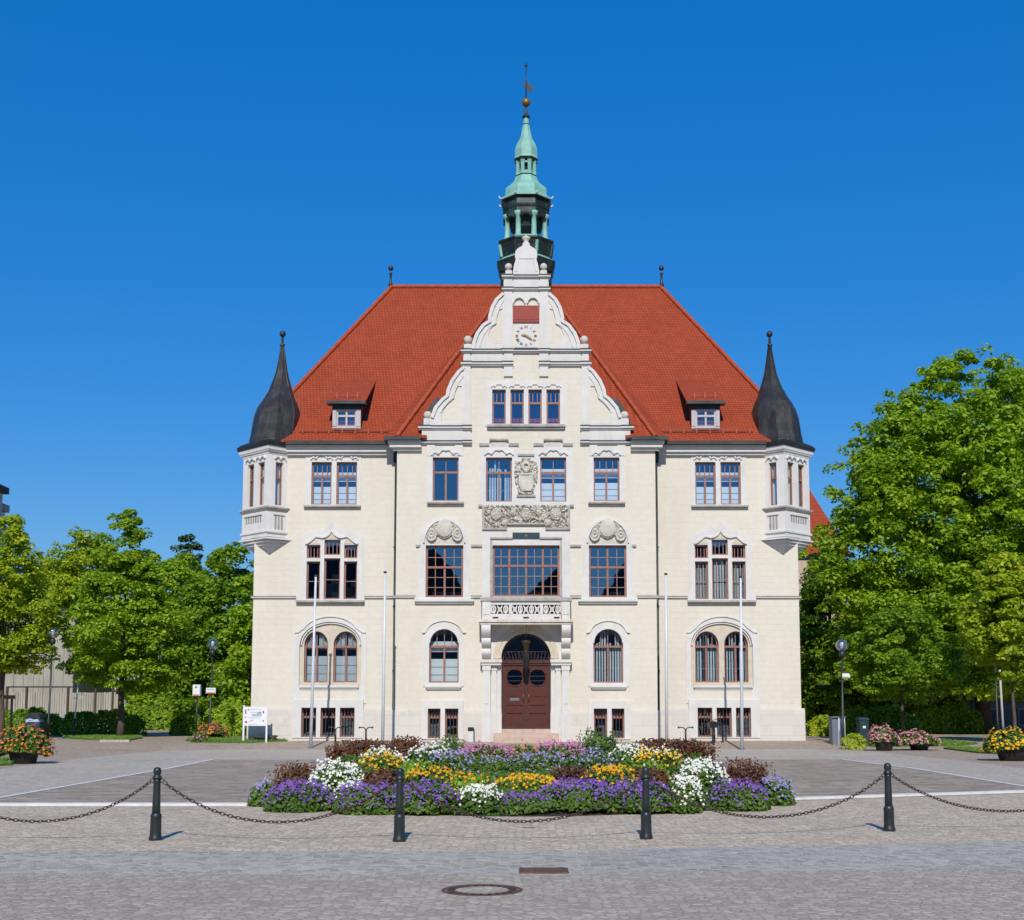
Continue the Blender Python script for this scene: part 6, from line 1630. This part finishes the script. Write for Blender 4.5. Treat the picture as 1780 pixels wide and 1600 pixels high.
# ---- cabinet and bins on the right
x0, y = G(1449, 1296); z0 = gz(y); x1 = P(1460, 1296, y)[0]; x2 = P(1471, 1296, y)[0]; zt = P(1455, 1248, y)[1]
cb_ = empty('utility_cabinet', ((x0+x2)/2, y, z0), 'grey and white utility cabinet behind the right lamp post', 'cabinet')
b = MB(); b.box(x0, x1-.02, y+.15, y+.75, z0, zt); b.build('grey_body', M['greybox'], cb_)
b = MB(); b.box(x1-.02, x2, y+.1, y+.7, z0, zt-.02); b.build('white_body', M['whitebox'], cb_)
b = MB(); b.box(x0-.03, x2+.03, y+.07, y+.78, zt, zt+.05); b.build('lid', M['greybox'], cb_)
x, y = G(1500, 1292); z0 = gz(y); bn = empty('waste_bin', (x, y, z0), 'dark teal waste bin with a white sticker left of the pink planters', 'waste bin')
b = MB(); hw = wid(8, y); b.loft([[(x-hw*.85, y-.25, z0), (x+hw*.85, y-.25, z0), (x+hw*.85, y+.25, z0), (x-hw*.85, y+.25, z0)], [(x-hw, y-.3, z0+.98), (x+hw, y-.3, z0+.98), (x+hw, y+.3, z0+.98), (x-hw, y+.3, z0+.98)]], True); b.build('body', M['teal'], bn)
b = MB(); b.loft([[(x-hw*1.08, y-.34, z0+.98), (x+hw*1.08, y-.34, z0+.98), (x+hw*1.08, y+.34, z0+.98), (x-hw*1.08, y+.34, z0+.98)], [(x-hw, y-.3, z0+1.04), (x+hw, y-.3, z0+1.04), (x+hw, y+.3, z0+1.08), (x-hw, y+.3, z0+1.08)]], True); b.build('lid', M['teal'], bn)
b = MB(); b.box(x-.06, x+.06, y-.30, y-.285, z0+.62, z0+.72); b.build('sticker', M['white'], bn)
# ---- wheeled bin and wooden tree stakes on the left
x, y = G(60, 1287); z0 = gz(y); bn = empty('wheeled_bin', (x, y, z0), 'dark bin with rounded hood and pale blue bag behind the orange planter', 'waste bin')
hw = wid(13, y); b = MB(); b.loft([[(x-hw*.8, y-.3, z0+.05), (x+hw*.8, y-.3, z0+.05), (x+hw*.8, y+.3, z0+.05), (x-hw*.8, y+.3, z0+.05)], [(x-hw, y-.35, z0+.8), (x+hw, y-.35, z0+.8), (x+hw, y+.35, z0+.8), (x-hw, y+.35, z0+.8)]], True); b.build('body', M['teal'], bn)
b = MB(); b.prism([(x+hw*math.cos(a), z0+.95+.25*math.sin(a)) for a in [math.pi*i/12 for i in range(13)]], -.33, .35, TF(y)); b.build('hood', M['lead'], bn)
b = MB(); b.prism([(x-hw*.9, z0+.80), (x+hw*.9, z0+.80), (x+hw*.7, z0+.93), (x+hw*.2, z0+.90), (x-hw*.3, z0+.95), (x-hw*.8, z0+.91)], -.36, .2, TF(y)); b.build('bag', M['bluemark'], bn)
x, y = G(18, 1283); z0 = gz(y); st = empty('tree_stakes', (x, y, z0), 'brown wooden tree support frame at the left edge', 'tree support')
zt = P(18, 1211, y)[1]
for xx in (x, x-1.6): b = MB().m(0, True); b.tube([(xx, y, z0-.05), (xx, y, zt)], .06, 8); b.build('stake', M['wood'], st)
b = MB(); b.box(x-1.8, x+.14, y-.10, y+.02, zt-.12, zt+.06); b.build('crossbar', M['wood'], st)

# ---- planters
def planter(name, label, px, py, rpx, hpx, fl, group, flowers, plabel=None):
    """dark bowl with a mound of flowers; fl = (x0, x1, top) in the photo"""
    x, y = G(px, py); y += wid(rpx, y)*.9; x = P(px, py-5, y)[0]; z0 = gz(y); r = wid(rpx, y); h = hpx/ (FPX/(y-CAMY))
    o = empty(name, (x, y, z0), label, 'planter', group)
    b = MB().m(0, True); b.lathe([(r*.72, 0), (r*.78, .03), (r*.90, h*.45), (r*.99, h*.85), (r*1.03, h*.93), (r*1.03, h), (r*.94, h), (r*.90, h*.9)], 0, 0, 28); c = b.build('bowl', M['pot'], o); c.location = (0, 0, 0)
    xa, xb = P(fl[0], 1280, y)[0]-x, P(fl[1], 1280, y)[0]-x; zt = P(px, fl[2], y)[1]-z0
    n = 2600; a = (xb-xa)/2; cx = (xa+xb)/2
    d = sphere_dirs(n); d[:, 2] = np.abs(d[:, 2]); rr = RNG.uniform(.5, 1, n)**.5
    bz = h*.75
    C = np.stack([cx+d[:, 0]*a*rr, d[:, 1]*a*.8*rr, bz+d[:, 2]*(zt-bz)*rr-.28*h*(np.abs(d[:, 0])**3)], 1)
    c = link('foliage', facemesh('foliage', leafverts(C, d+RNG.normal(size=(n, 3))*.5+np.array([0, 0, .4]), .055), 4), M['bedleaf'], o); c.location = (0, 0, 0)
    n = 330; d = sphere_dirs(n); d[:, 2] = np.abs(d[:, 2])*1.0; d = unit(d); lump = 1+.10*np.sin(d[:, 0]*9)+.08*np.sin(d[:, 1]*11+1)
    C = np.stack([cx+d[:, 0]*a*1.02*lump, d[:, 1]*a*.84*lump, bz+d[:, 2]*(zt-bz)*1.05*lump-.3*h*(np.abs(d[:, 0])**3)], 1)
    V = blossom(C, d+np.array([0, -.3, .4])+RNG.normal(size=(n, 3))*.35, .045)
    c = link('blossom', facemesh('blossom', V, 8), M[flowers], o); c.location = (0, 0, 0); tag(c, kind='stuff')
    return o
def blossom(C, Nn, size, k=8):
    n = len(C); Nn = unit(Nn); r = RNG.normal(size=(n, 3)); T = unit(np.cross(Nn, r)); B = np.cross(Nn, T); s = size*RNG.uniform(.7, 1.25, n)
    out_ = []
    for i in range(k):
        a = 2*math.pi*i/k; q = 1.0 if i % 2 else .62
        out_.append(C+(T*math.cos(a)+B*math.sin(a))*(s*q)[:, None]+Nn*(s*(.25 if i % 2 else .0))[:, None])
    return np.stack(out_, 1).reshape(-1, 3)
PG = 'dark flower planters round the square'
planter('flower_planter', 'black planter of orange and pink flowers nearest the left edge', 41, 1329, 26, 28, (-4, 92, 1262), PG, 'mixor')
planter('flower_planter', 'black planter of orange flowers behind the left lamp post', 378, 1286, 12, 14, (342, 394, 1258), PG, 'mixor')
planter('flower_planter', 'black planter of pink and orange flowers right of the teal bin', 1537, 1306, 17, 22, (1506, 1560, 1262), PG, 'mixpk')
planter('flower_planter', 'low planter overflowing with pink flowers at the young maple', 1598, 1305, 18, 15, (1548, 1630, 1271), PG, 'mixpk')
planter('flower_planter', 'black planter of yellow flowers at the right edge', 1762, 1324, 30, 28, (1706, 1800, 1268), PG, 'mixye')
bush('flower_patch', 'small pink flower patch on the grass beside the left lamp', 336, 361, -1.0, 1276, .3, 500, .05, 'bedleaf', 'flowers')
_o = bpy.data.objects['flower_patch']
C = np.stack([RNG.uniform(-.3, .3, 90), RNG.uniform(-.32, .1, 90), RNG.uniform(.15, .30, 90)], 1)
c = link('blossom', facemesh('blossom', blossom(C, RNG.normal(size=(90, 3))*.4+np.array([0, -.6, .6]), .045), 8), M['pink'], _o); c.location = (0, 0, 0); tag(c, kind='stuff')

# ---- round flower bed
BR = 5.05; BCX, BCY = P(907, 1390, CAMY+25.3)[0], CAMY+25.3
def mound(x, y):
    r = math.hypot(x-BCX, y-BCY)/BR
    return .02+.34*max(0, 1-r*r)
b = MB(); nr, na = 10, 64
v = [(BCX, BCY, mound(BCX, BCY))]; f = []
for i in range(1, nr+1):
    for j in range(na):
        a = 2*math.pi*j/na; r = BR*i/nr*(1+(.012*math.sin(7*a) if i == nr else 0)); v.append((BCX+r*math.cos(a), BCY+r*math.sin(a), mound(BCX+r*math.cos(a), BCY+r*math.sin(a)) if i < nr else .018))
for j in range(na): f.append((0, 1+j, 1+(j+1) % na))
for i in range(nr-1):
    for j in range(na): f.append((1+i*na+j, 1+(i+1)*na+j, 1+(i+1)*na+(j+1) % na, 1+i*na+(j+1) % na))
b.m(0, True).add(v, f); tag(b.build('flower_bed_soil', M['soil']), kind='structure')
n = 26000; rr = BR*np.sqrt(RNG.uniform(0, 1, n))*1.005; aa = RNG.uniform(0, 2*math.pi, n)
X = BCX+rr*np.cos(aa); Yv = BCY+rr*np.sin(aa); Zv = .03+.34*np.maximum(0, 1-(rr/BR)**2)+RNG.uniform(0, .10, n)+.06*(np.sin(X*2.3)*np.sin(Yv*2.9)+.4)
tag(link('bed_ground_cover', facemesh('bed_ground_cover', leafverts(np.stack([X, Yv, Zv], 1), RNG.normal(size=(n, 3))*.5+np.array([0, -.5, .8]), .055), 4), M['bedleaf']), kind='stuff')
def patch(label, px0, px1, pytop, d, dep, leaf, pet, cov, bs, name='flower_clump', hmin=.14, spiky=0.0, cat='flowers', up=.25):
    Y = CAMY+d; xa, xb = P(px0, pytop, Y)[0], P(px1, pytop, Y)[0]; x = (xa+xb)/2; a = (xb-xa)/2
    a *= 1.12; dep *= 1.15; bs *= .88
    if name == 'foliage_hedge': spiky *= .5
    z0 = mound(x, Y); h = max(hmin, P((px0+px1)/2, pytop, Y)[1]-z0)
    o = empty(name, (x, Y, z0), label, cat, 'plants of the round flower bed')
    pz = random.uniform(0, 6)
    def surf(n, lo=.75, hi=1.0):
        u = RNG.uniform(-1, 1, n); v = RNG.uniform(-1, 1, n); k = (u*u+v*v) < 1
        u, v = u[k], v[k]; q = np.clip(1-(u*u+v*v)**3, 0, 1)
        w_ = RNG.uniform(lo, hi, len(u))
        lump = .96+.13*np.sin(u*a*9+v*5+pz)+.12*np.sin(u*a*19+1.3+v*11+pz)
        return u, v, np.stack([u*a, v*dep, (h*.25+h*.75*q*lump)*w_], 1)
    n = int(max(700, 5200*a*dep*(1+h*1.4))*(2.6 if leaf == 'redleaf' or name == 'foliage_hedge' else 1.25))
    u, v, C = surf(n, .0, 1.0); C[:, 2] *= .93
    nn = np.stack([u*.6, v*.6-.3, np.full(len(u), .6)], 1)+RNG.normal(size=(len(u), 3))*.5
    V = leafverts(C, nn, .042 if spiky == 0 else .05, .5)
    c = link('foliage', facemesh('foliage', V, 4), M[leaf], o); c.location = (0, 0, 0)
    if pet:
        n = int(cov*math.pi*a*dep/(math.pi*bs*bs)*1.9)
        u, v, C = surf(n, .84, 1.06)
        # also clothe the slope that faces the street
        front = RNG.uniform(0, 1, len(u)) < .30
        C[:, 2] = np.where(front & (v < -.2), C[:, 2]*RNG.uniform(.55, 1, len(u)), C[:, 2])
        gx = np.sin(C[:, 0]*23+pz)+np.sin(C[:, 1]*19+2*pz)+np.sin((C[:, 0]+C[:, 1])*37)      # heads come in sprays
        kp = (gx+RNG.normal(size=len(u))*.8) > (-.9 if cov > .6 else -.3); C, u, v = C[kp], u[kp], v[kp]
        C[:, :2] += RNG.normal(size=(len(u), 2))*.035; C[:, 2] += np.abs(RNG.normal(size=len(u)))*.02
        nn = np.stack([u*.4, v*.4-.55, np.full(len(u), up+.35)], 1)+RNG.normal(size=(len(u), 3))*.28
        c = link('blossom', facemesh('blossom', blossom(C, nn, bs), 8), M[pet], o); c.location = (0, 0, 0); tag(c, kind='stuff')
    if spiky:
        n = int((130 if leaf == 'redleaf' else 60)*a/.5); S = RNG.uniform(-1, 1, n); Q = RNG.uniform(-1, 1, n); V = []
        base = np.stack([S*a*.95, Q*dep*.9, np.full(n, h*.6)], 1); tip = base+np.stack([RNG.normal(size=n)*.05, RNG.normal(size=n)*.05, h*.4*(1-S**4*.5)+spiky*RNG.uniform(.3, 1.2, n)], 1)
        m = 7; t = np.linspace(0, 1, m)
        C = (base[:, None, :]*(1-t)[None, :, None]+tip[:, None, :]*t[None, :, None]).reshape(-1, 3)+RNG.normal(size=(n*m, 3))*.014
        c = link('shoot', facemesh('shoot', leafverts(C, RNG.normal(size=(n*m, 3))*.5+np.array([0, -.6, .4]), .032, .5), 4), M[leaf if pet is None else pet], o); c.location = (0, 0, 0); tag(c, kind='stuff')
    return o
PT = patch
# front edge
PT('purple asters at the left tip of the bed', 437, 482, 1360, 22.6, .5, 'bedleaf', 'lav', 0.49, .024)
PT('dense purple asters left of the big white daisies', 466, 572, 1362, 21.4, .50, 'bedleaf', 'purple', 0.77, .026)
PT('purple asters between the big left daisies and the left bollard', 586, 700, 1366, 20.9, .46, 'bedleaf', 'purple', 0.70, .026)
PT('purple asters directly right of the left bollard', 686, 796, 1364, 20.75, .46, 'bedleaf', 'purple', 0.73, .026)
PT('low white daisies at the front edge of the bed', 796, 874, 1370, 20.75, .40, 'bedleaf', 'whitep', 0.94, .030)
PT('dusky purple asters right of the low front daisies', 868, 960, 1382, 20.7, .40, 'bedleaf', 'purple', 0.58, .025)
PT('broad purple aster cushion in the front centre', 942, 1072, 1360, 21.0, .52, 'bedleaf', 'purple', 0.81, .026)
PT('purple aster cushion behind the right bollard', 1056, 1170, 1362, 21.0, .48, 'bedleaf', 'purple', 0.77, .026)
PT('white daisies sloping down just right of the right bollard', 1158, 1215, 1356, 21.0, .42, 'bedleaf', 'whitep', 1.05, .030)
PT('purple asters right of the big right daisies', 1238, 1332, 1362, 21.6, .48, 'bedleaf', 'purple', 0.73, .026)
PT('purple asters at the right tip of the bed', 1318, 1376, 1354, 22.8, .5, 'bedleaf', 'lav', 0.63, .025)
# second row
PT('burgundy leaved plant behind the left purple asters', 486, 552, 1338, 22.9, .48, 'redleaf', None, 0, .02, spiky=.10, cat='plant', name='foliage_plant')
PT('tall heap of white daisies on the left of the bed', 540, 628, 1330, 22.6, .52, 'bedleaf', 'whitep', 1.36, .034)
PT('white daisies spilling towards the left bollard', 584, 634, 1362, 21.6, .35, 'bedleaf', 'whitep', 0.94, .032)
PT('brownish red plant left of the left yellow marigolds', 632, 700, 1338, 22.8, .45, 'redleaf', None, 0, .02, cat='plant', name='foliage_plant')
PT('yellow marigolds right behind the left bollard', 700, 792, 1338, 22.6, .50, 'bedleaf', 'yellow', 0.57, .036)
PT('loose yellow marigolds left of the green centre', 775, 848, 1346, 22.3, .46, 'hedge', 'yellow', 0.30, .034)
PT('orange and yellow marigolds in the centre of the bed', 866, 972, 1351, 22.4, .46, 'bedleaf', 'mixye', 0.74, .034)
PT('dark burgundy plant between the two marigold groups', 964, 1020, 1339, 22.9, .42, 'redleaf', None, 0, .02, spiky=.05, cat='plant', name='foliage_plant')
PT('yellow marigolds left of the right bollard', 1014, 1104, 1336, 22.7, .46, 'bedleaf', 'yellow', 0.65, .036)
PT('reddish brown plant behind the right bollard', 1088, 1160, 1334, 23.0, .42, 'redleaf', None, 0, .02, cat='plant', name='foliage_plant')
PT('tall heap of white daisies on the right of the bed', 1182, 1262, 1328, 22.4, .55, 'bedleaf', 'whitep', 1.36, .034)
PT('burgundy leaved plant at the right tip of the bed', 1256, 1332, 1334, 23.2, .50, 'redleaf', None, 0, .02, spiky=.12, cat='plant', name='foliage_plant')
# middle rows
PT('green leafy mass behind the left daisies', 560, 650, 1326, 24.2, .6, 'bedleaf', 'mixor', .05, .03, cat='plant')
PT('orange marigolds behind the left burgundy plant', 618, 704, 1314, 25.0, .5, 'bedleaf', 'mixye', 0.61, .036)
PT('fresh green mass left of the lavender flowers', 690, 760, 1322, 24.8, .6, 'hedge', 'whitep', 0.02, .03, cat='plant')
PT('lavender flowers left of the bed centre', 744, 822, 1309, 25.2, .6, 'bedleaf', 'lav', 0.49, .030)
PT('green plants dotted with lavender in the bed centre', 815, 905, 1318, 24.4, .6, 'bedleaf', 'lav', 0.20, .028)
PT('lavender and blue flowers in the bed centre', 890, 985, 1312, 24.9, .6, 'bedleaf', 'lav', 0.39, .030)
PT('green plants right of the bed centre', 975, 1075, 1316, 24.6, .6, 'bedleaf', 'lav', 0.17, .028)
PT('fresh green mass before the right orange marigolds', 1070, 1160, 1322, 24.4, .55, 'hedge', 'whitep', 0.02, .03, cat='plant')
PT('orange marigolds behind the right brown plant', 1096, 1186, 1308, 25.4, .5, 'bedleaf', 'mixye', 0.68, .036)
PT('green mass behind the right daisies', 1165, 1225, 1322, 24.6, .5, 'bedleaf', 'mixor', .06, .03, cat='plant')
# rear rows
PT('white daisies before the left burgundy hedge', 626, 702, 1305, 26.4, .45, 'bedleaf', 'whitep', 0.85, .034)
PT('white daisies right of the left burgundy hedge', 706, 790, 1298, 27.4, .45, 'bedleaf', 'whitep', 0.65, .034)
PT('pink cosmos left of the bed centre', 800, 890, 1297, 27.0, .5, 'bedleaf', 'pink', .17, .034, spiky=.04)
PT('mixed orange and pink flowers at the back centre', 872, 945, 1297, 27.2, .5, 'bedleaf', 'mixor', .30, .032)
PT('tall pink cosmos right of the bed centre', 930, 1012, 1293, 27.2, .5, 'bedleaf', 'pink', .18, .034, spiky=.06)
PT('pale lavender flowers behind the right green plants', 1000, 1060, 1304, 26.6, .45, 'bedleaf', 'lav', 0.42, .030)
PT('white daisies before the right burgundy hedge', 1056, 1136, 1300, 26.8, .45, 'bedleaf', 'whitep', 0.78, .034)
PT('white daisies beside the right orange marigolds', 1130, 1186, 1303, 26.4, .42, 'bedleaf', 'whitep', 0.77, .034)
PT('clipped burgundy hedge on the left rear of the bed', 572, 690, 1292, 28.3, .55, 'redleaf', None, 0, .02, spiky=.10, cat='plant', name='foliage_hedge')
PT('taller burgundy hedge piece left of the green shrub', 680, 734, 1286, 28.8, .5, 'redleaf', None, 0, .02, spiky=.12, cat='plant', name='foliage_hedge')
PT('dark green foot of the left burgundy hedge', 570, 668, 1313, 27.3, .4, 'bedleaf', None, 0, .02, cat='plant', name='foliage_hedge')
PT('small green shrub at the left back of the bed', 757, 806, 1286, 29.0, .45, 'bedleaf', None, 0, .02, spiky=.08, cat='plant', name='foliage_plant')
PT('green shrub at the right back of the bed', 1008, 1078, 1278, 28.8, .5, 'bedleaf', None, 0, .02, spiky=.14, cat='plant', name='foliage_plant')
PT('burgundy hedge on the right rear of the bed', 1094, 1238, 1290, 28.4, .55, 'redleaf', None, 0, .02, spiky=.10, cat='plant', name='foliage_hedge')
PT('dark green foot of the right burgundy hedge', 1176, 1240, 1312, 27.4, .4, 'bedleaf', None, 0, .02, cat='plant', name='foliage_hedge')

# ---- street ironwork
x, y = G(838, 1553.5); r = P(909, 1553, y)[0]-x
mh = empty('manhole_cover', (x, y, .026), 'round rusty manhole cover set in the street', 'manhole cover')
b = MB(); na = 40; T = lambda u, z, d: (x+u, y+z, .030-d)
cir = lambda q: [(q*math.cos(2*math.pi*i/na), q*math.sin(2*math.pi*i/na)) for i in range(na)]
b.slab(cir(r), [cir(r*.90)], 0, .03, T); b.build('ring', M['manhole'], mh)
b = MB(); b.slab(cir(r*.88), [cir(r*.66)], .004, .03, T)
for k in range(24):
    a = 2*math.pi*k/24; b.add([T(q*math.cos(a+da), q*math.sin(a+da), -.003) for q, da in ((r*.69, -.05), (r*.69, .05), (r*.85, .05), (r*.85, -.05))], [(0, 1, 2, 3)])
b.build('cover', M['manhole'], mh)
b = MB(); b.add([T(u, z, .003) for u, z in cir(r*.64)], [tuple(range(na))]); b.build('concrete_fill', M['road'], mh)
x0, y = G(902, 1523); x1 = P(989, 1523, y)[0]; y2 = G(902, 1515)[1]
dg = empty('drain_grate', ((x0+x1)/2, y, .026), 'long rusty drain grate in the gutter setts', 'drain grate')
b = MB(); fr_ = .03
b.box(x0, x1, y, y+fr_, .0, .034); b.box(x0, x1, y2-fr_, y2, .0, .034); b.box(x0, x0+fr_, y+fr_, y2-fr_, .0, .034); b.box(x1-fr_, x1, y+fr_, y2-fr_, .0, .034); b.build('frame', M['manhole'], dg)
b = MB()
for k in range(18): xx = x0+fr_+(x1-x0-2*fr_)*(k+.5)/18; b.box(xx-.012, xx+.012, y+fr_, y2-fr_, .0, .031)
b.build('bars', M['manhole'], dg)
x0, y = G(908, 1442); x1 = P(930, 1442, y)[0]; b = MB(); b.box(x0, x1, y, y+.05, .0, .02); tag(b.build('rusty_plate', M['manhole']), 'narrow rusty plate lying in the cobbles before the bed', 'metal plate')
